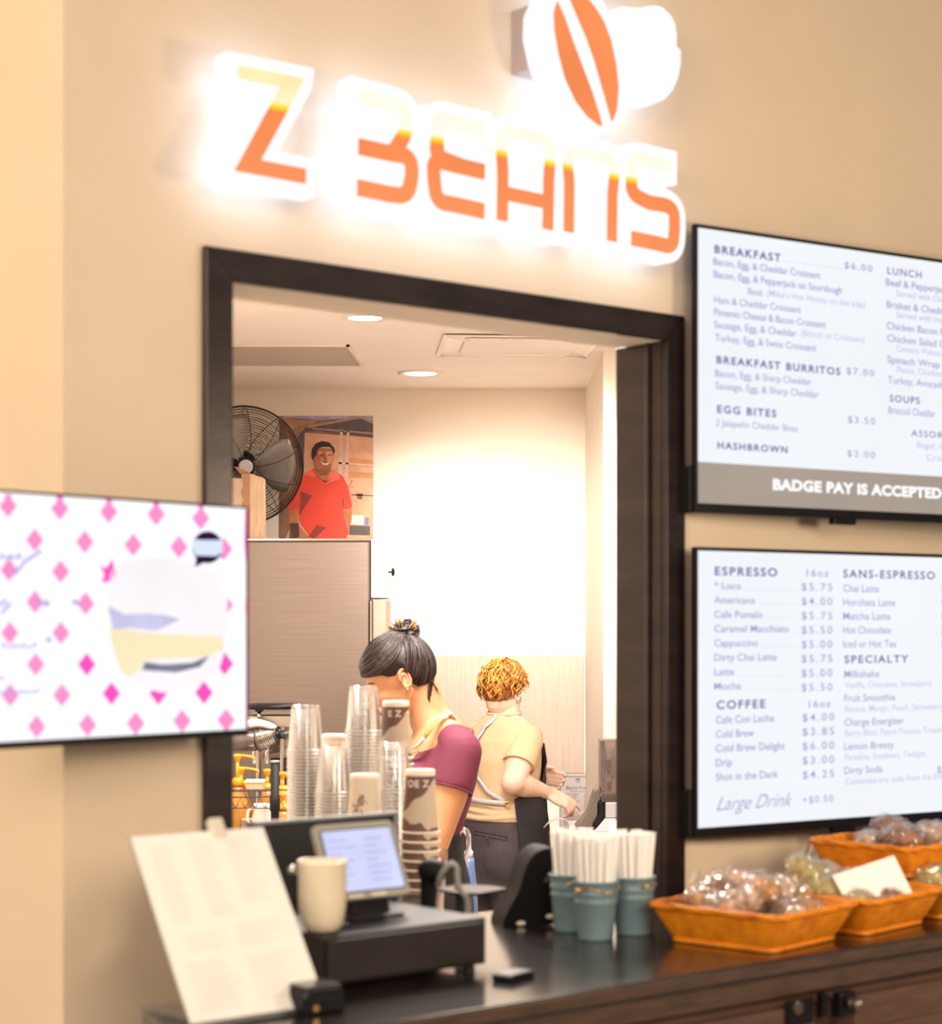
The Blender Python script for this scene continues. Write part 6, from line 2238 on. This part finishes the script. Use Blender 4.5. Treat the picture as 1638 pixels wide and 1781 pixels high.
for f in (0.2, 0.8):
    q = p1_.lerp(p2_, f) + Vector((0, -0.012, 0))
    MB().ell(tuple(q), 0.0028, nu=10, nv=6).build('rivet', M_brass, P1, smooth=True)
MB().tube([tuple(pr + Vector((0.008 * math.cos(a), -0.004, 0.011 * math.sin(a)))) for a in [2 * PI * i / 24 for i in range(24)]], 0.0022, 8, loop=True).build('brass_ring', M_brass, P1, smooth=True)
pr2 = at(797, 1448, 5.55 - 0.05) - P1.location
MB().tube([tuple(pr2 + Vector((0.006 * math.cos(a), 0.004 * math.cos(a) - 0.03, 0.011 * math.sin(a)))) for a in [2 * PI * i / 24 for i in range(24)]], 0.0022, 8, loop=True).build('brass_ring', M_brass, P1, smooth=True)
m = MB().tube(spline([pr2 + Vector((0.004, -0.02, 0.0)), pr2 + Vector((0.022, 0.0, 0.01)), pr2 + Vector((0.030, 0.03, -0.03)), pr2 + Vector((0.020, 0.02, -0.08)), pr2 + Vector((0.024, 0.02, -0.10))]), 0.006, 8, flat=0.4)
m.build('apron_tie', mat('pale_violet_strap', (0.66, 0.58, 0.66), 0.7), P1, smooth=True)

# hair of the bowed head
M_dark = mat('dark_brown_hair', (0.018, 0.009, 0.009), 0.46, noise=0.6, scale=60, spec=0.45)
M_tip = mat('honey_hair', (0.42, 0.20, 0.06), 0.38, noise=0.5, scale=60)
hair = MB()
hair2 = MB()
hl_ = MB()
bunl = Vector((-0.052, 0.0, 0.108))


def sk(v, off=0.0):
    """Point on the scalp in the head's own frame, in direction v."""
    v = Vector(v)
    r_ = Vector((0.096 + off, 0.076 + off, 0.095 + off))
    k = 1 / math.sqrt((v.x / r_.x) ** 2 + (v.y / r_.y) ** 2 + (v.z / r_.z) ** 2)
    return Vector((v.x * k, v.y * k, v.z * k + 0.02))


# hairline: angle from the top of the head, by direction around it
HLINE = [(0.0, 1.22), (0.6, 1.34), (1.1, 1.45), (1.45, 1.50), (1.75, 1.58), (2.0, 2.20), (2.4, 2.60), (3.2, 2.72)]


def hairline(az):
    a_ = abs(az)
    for (x0, y0), (x1, y1) in zip(HLINE, HLINE[1:]):
        if a_ <= x1:
            return y0 + (y1 - y0) * (a_ - x0) / (x1 - x0)
    return HLINE[-1][1]


def dirv(th, az):
    return Vector((math.sin(th) * math.cos(az), math.sin(th) * math.sin(az), math.cos(th)))


capm = MB()
rg = []
for i in range(19):
    rgr = []
    for j in range(48):
        az = 2 * PI * j / 48
        az = az - 2 * PI if az > PI else az
        th = 0.02 + hairline(az) * i / 18
        rgr.append(sk(dirv(th, az), 0.004 + 0.010 * min(1, (18 - i) / 4)))
    rg.append(rgr)
capm.rings(rg, T=TH1)
capm.build('hair_cap', M_dark, P1, smooth=True, solid=0.004)
rr = random.Random(21)
BD = Vector((-0.062, 0.0, 0.082)).normalized()
for i in range(620):
    b0 = (BD + Vector((rr.uniform(-.12, .12), rr.uniform(-.18, .18), rr.uniform(-.05, .05)))).normalized()
    if i % 3:                      # from the forehead, low along the side and back to the knot
        s = 1 if i % 2 else -1
        low = rr.random()
        az0 = s * rr.uniform(0.0, 0.75)
        a0 = dirv(hairline(az0) * (0.55 + 0.47 * low), az0)
        azm = s * rr.uniform(1.35, 1.75)
        mid = dirv(0.45 + (hairline(1.5) - 0.40) * low, azm) * 1.5
    else:                          # from the nape straight up
        az0 = rr.choice((-1, 1)) * rr.uniform(1.8, PI)
        a0 = dirv(hairline(az0) * rr.uniform(0.86, 1.02), az0)
        mid = (a0 + b0).normalized()
    o_ = rr.uniform(0.010, 0.017)
    pts = []
    for k in range(11):
        f = k / 10
        v = (a0 * (1 - f) ** 2 + mid * 2 * f * (1 - f) + b0 * f * f).normalized()
        pts.append(TH1 @ sk(v, 0.005 + o_ * min(1, 0.3 + f * 2.2) + 0.004 * math.sin(f * PI)))
    (hair2 if i % 5 == 0 else hair).tube(pts, [0.0012] + [0.0026] * 9 + [0.0018], 5, flat=0.6)
for i in range(90):                # short hair combed up from the nape
    y = rr.uniform(-.052, .052)
    x = -0.050 - 0.030 * math.cos(y / 0.052 * 1.3)
    pts = [Vector((x + 0.018, y, -0.098 + rr.uniform(-.012, .02))), Vector((x - 0.006, y * 1.05, -0.062)), Vector((-0.098, y * 1.1, -0.015)), Vector((-0.098, y * 0.9, 0.035)), Vector((-0.080, y * 0.5, 0.085))]
    hair.tube([TH1 @ p for p in spline(pts, 3)], [0.0008] + [0.0028] * 11 + [0.002], 5, flat=0.7)
put('hair_strands', hair.mesh('hair', M_dark, True), P1)
put('hair_sheen', hair2.mesh('hair_sheen', mat('painted_sheen_hair', (0.055, 0.034, 0.028), 0.38, noise=0.5, scale=60), True), P1)  # lighter strands put the sheen of the hair into the colour
# bun
bc = TH1 @ Vector((-0.076, 0.0, 0.112))
bm, bt = MB(), MB()
for i in range(46):
    tgt = bt if i % 4 == 0 else bm
    a0 = rr.uniform(0, 2 * PI)
    tl_ = rr.uniform(-0.5, 0.5)
    R_ = rr.uniform(0.020, 0.044) * math.sqrt(max(0.08, 1 - (tl_ / 0.58) ** 2))
    pts = []
    for k in range(9):
        a = a0 + k / 8 * rr.uniform(2.2, 3.6)
        pts.append(bc + Vector((R_ * math.cos(a), 0.8 * R_ * math.sin(a), 0.012 * math.sin(a + tl_) + rr.uniform(-.004, .004) + tl_ * 0.040)))
    tgt.tube(pts, [0.002] + [0.0048] * 7 + [0.001], 6)
for i in range(26):
    a = rr.uniform(-0.6, 3.4)
    p0 = bc + Vector((0.024 * math.cos(a), rr.uniform(-.02, .02), 0.010 * math.sin(a)))
    (bt if i % 2 else bm).tube([p0, p0 + Vector((0.014 * math.cos(a), 0, 0.012)), p0 + Vector((0.024 * math.cos(a), 0, 0.026 * math.sin(a) + 0.006))], [0.003, 0.0022, 0.0006], 5)
bm.ell(tuple(bc), (0.026, 0.024, 0.020))
put('hair_bun', bm.mesh('bun', M_dark, True), P1)
put('bun_highlights', bt.mesh('bun_tips', M_tip, True), P1)['label'] = 'honey coloured strands of the bun'
m = MB()
for i in range(12):
    p0 = TH1 @ Vector((-0.078, rr.uniform(-.03, .05), -0.050))
    m.tube([p0, p0 + Vector((0.012, 0, -0.018)), p0 + Vector((rr.uniform(.012, .034), 0, -0.044))], [0.0016, 0.0012, 0.0004], 4)
m.build('loose_strands', M_dark, P1, smooth=True)
m = MB()
for s in (1, -1):
    m.tube([TH1 @ Vector((0.088, s * 0.020, 0.019)), TH1 @ Vector((0.088, s * 0.036, 0.024)), TH1 @ Vector((0.074, s * 0.052, 0.018))], [0.0018, 0.0026, 0.0012], 6)
m.build('eyebrows', M_dark, P1, smooth=True)
m = MB()
for s in (1, -1):
    m.tube([TH1 @ Vector((0.097, s * 0.022, -0.007)), TH1 @ Vector((0.0985, s * 0.033, -0.010)), TH1 @ Vector((0.090, s * 0.046, -0.006))], [0.0010, 0.0022, 0.0016], 6)
m.build('eyelashes', M_dark, P1, smooth=True)
m = MB()
m.ell(tuple(TH1 @ Vector((0.1005, 0, -0.071))), (0.004, 0.015, 0.005))
m.ell(tuple(TH1 @ Vector((0.0990, 0, -0.083))), (0.004, 0.013, 0.0055))
m.build('lips', mat('rose_lips', (0.50, 0.19, 0.15), 0.4), P1, smooth=True)
m = MB()
E = TH1 @ TR((-0.010, 0.079, -0.012), rz=0.35, ry=-0.18)
m.tube([(0.0155 * math.cos(a), 0.005, 0.028 * math.sin(a)) for a in [-0.2 + 4.6 * i / 20 for i in range(21)]], 0.0034, 8, 0, E)
m.tube([(0.007 * math.cos(a), 0.004, -0.002 + 0.015 * math.sin(a)) for a in [0.6 + 3.6 * i / 14 for i in range(15)]], 0.0028, 8, 0, E)
m.build('ear_folds', mat('flushed_skin', (0.62, 0.22, 0.12), 0.5, noise=0.1, sub=0.1), P1, smooth=True, label='flushed folds of the ear')
MB().ell(tuple(TH1 @ Vector((-0.004, 0.086, -0.044))), 0.0028, nu=10, nv=6).build('ear_stud', M_chrome, P1, smooth=True)

# ---------------------------------------------------------------- person seen from behind
P2X, P2Y = 0.12, 7.6
P2 = thing('person', 'person seen from behind, wavy red-blond hair, tan T-shirt, black apron', 'person', (P2X, P2Y, 0), 0)
M_skin2 = skin_mat('fair_skin', (0.80, 0.52, 0.40), 0)
M_tan = mat('tan_jersey', (0.66, 0.47, 0.29), 0.8, noise=0.06, scale=8, bump=1.0, bscale=15, stretch=(1.2, 1.2, 0.7), spec=0.3)
M_grey = mat('charcoal_chino', (0.058, 0.046, 0.052), 0.75, noise=0.18, scale=16, bump=1.0, bscale=12, stretch=(1, 1, 1.5), spec=0.3)
to2 = Torso((0.75, 0.66), [(0.66, -0.005, 0, .165, .125), (0.76, -0.005, 0, .178, .135), (0.84, -0.005, 0, .175, .130), (0.93, 0.0, 0, .158, .118), (1.03, 0.001, 0, .152, .112), (1.13, 0.000, 0, .158, .115), (1.20, 0.004, 0, .158, .104), (1.255, 0.010, 0, .130, .080), (1.285, 0.014, 0, .085, .060), (1.30, 0.015, 0, .055, .050)])


def q2(px, py, dy=0.0):
    return at(px, py, P2Y + dy) - P2.location


r2 = to2.r
b = MB()
hc2 = q2(874, 1201)
f2 = Vector((0.50, 0.84, -0.12)).normalized()
l2 = Vector((0, 0, 1)).cross(f2).normalized()
u2 = f2.cross(l2).normalized()
TH2 = (Matrix((f2, l2, u2)).transposed().to_4x4()) @ Matrix.Scale(0.90, 4)
TH2.translation = hc2
head_shapes(b, TH2)
b.limb([Vector(TH2 @ Vector((-0.018, 0, -0.05))), q2(880, 1225), q2(877, 1255)], [0.056, 0.054, 0.066], 18)
to2.loft(b, [0.70, 0.76, 0.84, 0.93, 1.03, 1.13, 1.20, 1.255, 1.285, 1.30], -0.006)
s2R = Vector((0.012, 0, 1.210)) + r2 * 0.128
s2L = Vector((0.012, 0, 1.215)) - r2 * 0.140
e2R, w2R = q2(892, 1360, -0.20), q2(950, 1378, -0.06)
e2L, w2L = Vector((0.03, 0.27, 1.04)), q2(926, 1348, 0.15)
b.limb([Vector((0.012, 0, 1.24)) + r2 * 0.06, s2R], [0.060, 0.058])
b.limb([Vector((0.012, 0, 1.24)) - r2 * 0.06, s2L], [0.060, 0.058])
b.limb([s2R, s2R.lerp(e2R, 0.55), e2R, e2R.lerp(w2R, 0.3), e2R.lerp(w2R, 0.7), w2R], [0.058, 0.054, 0.048, 0.047, 0.035, 0.026], 18)
b.limb([s2L, s2L.lerp(e2L, 0.55), e2L, e2L.lerp(w2L, 0.35), w2L], [0.060, 0.054, 0.046, 0.044, 0.027], 18)
hand(b, w2R, (0.85, 0.05, -0.42), (-0.40, 0.60, -0.68), (0.30, 0.62, 0.78, 0.88), L=0.172, side=-1, thumb_open=0.45)
hand(b, w2L, (0.92, 0.10, -0.12), (0.25, -0.92, -0.25), (0.72, 0.80, 0.85, 0.90), L=0.172, side=1, thumb_open=0.5)
for s in (-1, 1):
    hp = Vector((-0.005, 0, 0.74)) + r2 * s * 0.085
    kn = Vector((0.01, 0.01, 0.42)) + r2 * s * 0.095
    an = Vector((-0.01, -0.01, 0.08)) + r2 * s * 0.10
    b.limb([hp, hp.lerp(kn, .5), kn, kn.lerp(an, .3), an], [0.095, 0.083, 0.060, 0.058, 0.037], 16)
    b.limb([an + to2.f * -0.03 + Vector((0, 0, -0.045)), an + to2.f * 0.07 + Vector((0, 0, -0.05)), an + to2.f * 0.15 + Vector((0, 0, -0.058))], [0.033, 0.033, 0.022], 12)
put('body', skin(fuse(b, 0.0048, 3), M_skin2), P2)

m = MB()
to2.loft(m, [0.895, 0.93, 1.03, 1.13, 1.20, 1.25, 1.275, 1.287], 0.012, [0.0, 0, 0, 0, 0.0, 0.006, 0.012, 0.015])
rr = random.Random(8)
for z in (0.912, 0.935, 0.958):                       # slack cloth gathered at the waist
    pts = [to2.p(ph, z + 0.006 * math.sin(ph * 3 + z * 50), 0.014) for ph in [2 * PI * i / 40 for i in range(40)]]
    m.tube(pts, 0.0085, 8, loop=True)
for q0, q1 in ((s2R, e2R), (s2L, e2L)):
    c0 = Vector((0.012, 0, 1.235)) + (q0 - Vector((0.012, 0, 1.215))) * 0.45
    m.limb([c0, q0], [0.056, 0.062], 16)
    m.tube([q0, q0.lerp(q1, 0.36), q0.lerp(q1, 0.60)], [0.064, 0.064, 0.063], 22)
put('t_shirt', skin(fuse(m, 0.0055, 3), M_tan), P2)
m = MB()
nkc = q2(877, 1240)
m.tube([tuple(nkc + Vector((0.066 * math.cos(a), 0.060 * math.sin(a), 0.006 * math.sin(a)))) for a in [2 * PI * i / 32 for i in range(32)]], 0.006, 8, loop=True)
d_ = (e2R - s2R).normalized()
c_ = s2R.lerp(e2R, 0.595)
u_ = d_.cross(Vector((0, 1, 0))).normalized()
v_ = d_.cross(u_)
m.tube([tuple(c_ + u_ * 0.063 * math.cos(a) + v_ * 0.063 * math.sin(a)) for a in [2 * PI * i / 32 for i in range(32)]], 0.003, 6, loop=True)
m.build('hem_bands', M_tan, P2, smooth=True)
# trousers
m = MB()
to2.loft(m, [0.62, 0.68, 0.76, 0.84, 0.91], 0.008)
for s in (-1, 1):
    hp = Vector((-0.005, 0, 0.72)) + r2 * s * 0.085
    kn = Vector((0.01, 0.01, 0.42)) + r2 * s * 0.095
    an = Vector((-0.01, -0.01, 0.07)) + r2 * s * 0.10
    m.tube([hp, hp.lerp(kn, .4), kn, an], [0.112, 0.103, 0.085, 0.070], 20)
    m.ell(tuple(hp - to2.f * 0.045 + Vector((0, 0, 0.03))), (0.100, 0.095, 0.13))
put('trousers', skin(fuse(m, 0.007, 12), M_grey), P2)
TRO = P2.children[-1]
for s in (-1, 1):
    an = Vector((-0.01, -0.01, 0.08)) + r2 * s * 0.10
    m = MB()
    m.limb([an + to2.f * -0.035 + Vector((0, 0, -0.038)), an + to2.f * 0.07 + Vector((0, 0, -0.040)), an + to2.f * 0.15 + Vector((0, 0, -0.050))], [0.042, 0.042, 0.030], 12)
    m.v = [(x, y, max(0.0, z)) for x, y, z in m.v]
    put('shoe', skin(fuse(m, 0.006, 3), M_black), P2)

rows2 = [(1.19, -0.60, 0.60), (1.12, -0.80, 0.85), (1.05, -1.2, 1.30), (1.01, -1.6, 1.75), (0.985, -1.9, 2.12), (0.93, -1.95, 2.08), (0.86, -1.95, 2.02), (0.78, -1.95, 1.98), (0.68, -1.9, 1.95), (0.55, -1.85, 1.93), (0.42, -1.8, 1.9)]
apron_sheet(None, to2, rows2, 0.028, 'apron', M_apron, P2)
M_strap = mat('pale_grey_strap', (0.50, 0.47, 0.49), 0.7, noise=0.06)
# straps across the back
back_lo, back_hi = 1.75, 4.2


def ph_at(px, py):
    v = q2(px, py)
    return to2.find(v.x, v.z, back_lo, back_hi), v.z


def shirt_off(path, w, name, off=0.024):
    mm = MB()
    to2.strip(mm, lerp_path([ph_at(*p) for p in path], 6), w, off)
    return mm.build(name, M_strap, P2, smooth=True)


shirt_off([(868, 1240), (850, 1262), (836, 1290), (832, 1320), (838, 1350), (852, 1372), (878, 1388)], 0.017, 'cross_strap')
shirt_off([(822, 1386), (840, 1389), (860, 1390), (881, 1391)], 0.019, 'waist_strap')
ph, z = ph_at(881, 1391)
c_ = to2.p(ph, z, 0.036)
MB().tube([tuple(c_ + Vector((0.0085 * math.cos(a), -0.002, 0.0085 * math.sin(a)))) for a in [2 * PI * i / 24 for i in range(24)]], 0.0026, 8, loop=True).build('brass_eyelet', M_brass, P2, smooth=True)
ph, z = ph_at(823, 1388)
c_ = to2.p(ph, z, 0.036)
m = MB().tube([tuple(c_ + Vector((0.010 * math.cos(a), -0.002, 0.014 * math.sin(a)))) for a in [2 * PI * i / 24 for i in range(24)]], 0.003, 8, loop=True)
m.build('strap_loop', M_strap, P2, smooth=True)
MB().tube([tuple(c_ + Vector((0.004, -0.006, -0.004))), tuple(c_ + Vector((0.010, -0.006, -0.022)))], 0.007, 8, flat=0.5).build('leather_tab', M_leather, P2, smooth=True)
# hip pocket with its button
m = MB()
lo, hi = 1.9, 4.2


def pk(px, py, off=0.016):
    v = q2(px, py)
    return to2.p(to2.find(v.x, v.z, lo, hi), v.z, off)


bvh_co = None
cr = [pk(827, 1440), pk(880, 1447), pk(879, 1453), pk(826, 1446)]


def snap(v):
    """Nearest point on the trousers, a hair above the cloth."""
    ok, loc, nor, _ = TRO.closest_point_on_mesh(v)
    return loc + nor * 0.0015


cr2 = []
for a, b_ in zip(cr, cr[1:] + cr[:1]):
    for k in range(6):
        cr2.append(snap(a.lerp(b_, k / 6)))
m.tube(cr2, 0.0016, 5, loop=True)
m.build('pocket_welt', mat('dark_seam', (0.03, 0.024, 0.028), 0.8), P2, smooth=True)
v = snap(pk(849, 1452))
MB().ell(tuple(v), (0.006, 0.003, 0.006), nu=14, nv=8).tube([tuple(snap(pk(849, 1455))), tuple(snap(pk(850, 1462)))], 0.0012, 5).build('pocket_button', mat('dark_brown_button', (0.07, 0.02, 0.02), 0.35), P2, smooth=True)
# necklace
m = MB().tube([tuple(q2(878, 1233) + Vector((0.060 * math.cos(a), 0.056 * math.sin(a), 0.010 * math.sin(a) - 0.008 * math.cos(a)))) for a in [2 * PI * i / 32 for i in range(32)]], 0.0011, 6, loop=True)
m.build('necklace', M_brass, P2, smooth=True)

# wavy hair
M_red = mat('red_blond_hair', (0.46, 0.17, 0.022), 0.40, noise=0.55, scale=40, spec=0.5)
M_redl = mat('light_red_blond_hair', (0.68, 0.32, 0.06), 0.38, noise=0.4, scale=40, spec=0.5)
M_redd = mat('deep_auburn_hair', (0.24, 0.075, 0.012), 0.45, noise=0.5, scale=40)  # deepest of the three hair tones, also used for the cap
cap2 = MB()
rg = []
for i in range(15):
    rgr = []
    for j in range(36):
        az = 2 * PI * j / 36
        lim = 1.15 + 1.20 * (0.5 - 0.5 * math.cos(az))
        th = 0.02 + lim * i / 14
        rgr.append(sk((math.sin(th) * math.cos(az), math.sin(th) * math.sin(az), math.cos(th)), 0.010))
    rg.append(rgr)
cap2.rings(rg, T=TH2)
cap2.build('hair_cap', M_redd, P2, smooth=True, solid=0.006)
hs = [MB(), MB(), MB()]
rr = random.Random(33)
for i in range(330):
    az = rr.uniform(-PI, PI)
    lim = 1.20 + 1.22 * (0.5 - 0.5 * math.cos(az))
    t0 = rr.uniform(0.0, 0.55) * lim
    t1 = min(lim * rr.uniform(0.92, 1.08), t0 + rr.uniform(0.7, 1.3))
    ph0 = rr.uniform(0, 6.28)
    wl = rr.uniform(9, 13)
    am = rr.uniform(0.05, 0.11)
    o_ = rr.uniform(0.012, 0.026)
    pts = []
    for k in range(15):
        f = k / 14
        th = t0 + (t1 - t0) * f
        a = az + am * math.sin(ph0 + wl * th) / max(0.35, math.sin(th))
        lift = o_ + 0.005 * math.sin(ph0 * 2 + wl * th * 1.1) + (0.012 * (f - 0.75) * 4 if f > 0.75 and i % 3 == 0 else 0)
        pts.append(TH2 @ sk((math.sin(th) * math.cos(a), math.sin(th) * math.sin(a), math.cos(th)), lift))
    tgt = hs[0] if i % 3 == 0 else (hs[1] if i % 3 == 1 else hs[2])
    tgt.tube(pts, [0.0018] + [0.0040] * 11 + [0.0028, 0.0018, 0.0006], 6, flat=0.6)
put('hair_curls', hs[0].mesh('curls', M_red, True), P2)
put('light_curls', hs[1].mesh('curls', M_redl, True), P2)['label'] = 'lighter blond curls'
put('deep_curls', hs[2].mesh('curls', M_redd, True), P2)['label'] = 'deeper auburn curls'
m = MB()
for s in (1, -1):
    m.tube([TH2 @ Vector((0.088, s * 0.020, 0.019)), TH2 @ Vector((0.088, s * 0.036, 0.024)), TH2 @ Vector((0.074, s * 0.052, 0.018))], [0.0018, 0.0026, 0.0012], 6)
m.build('eyebrows', M_red, P2, smooth=True)
m = MB()
for s in (1, -1):
    m.ell(tuple(TH2 @ Vector((0.092, s * 0.032, 0.0))), (0.005, 0.011, 0.005))
m.build('eyes', mat('eye_white', (0.8, 0.76, 0.72), 0.2), P2, smooth=True)
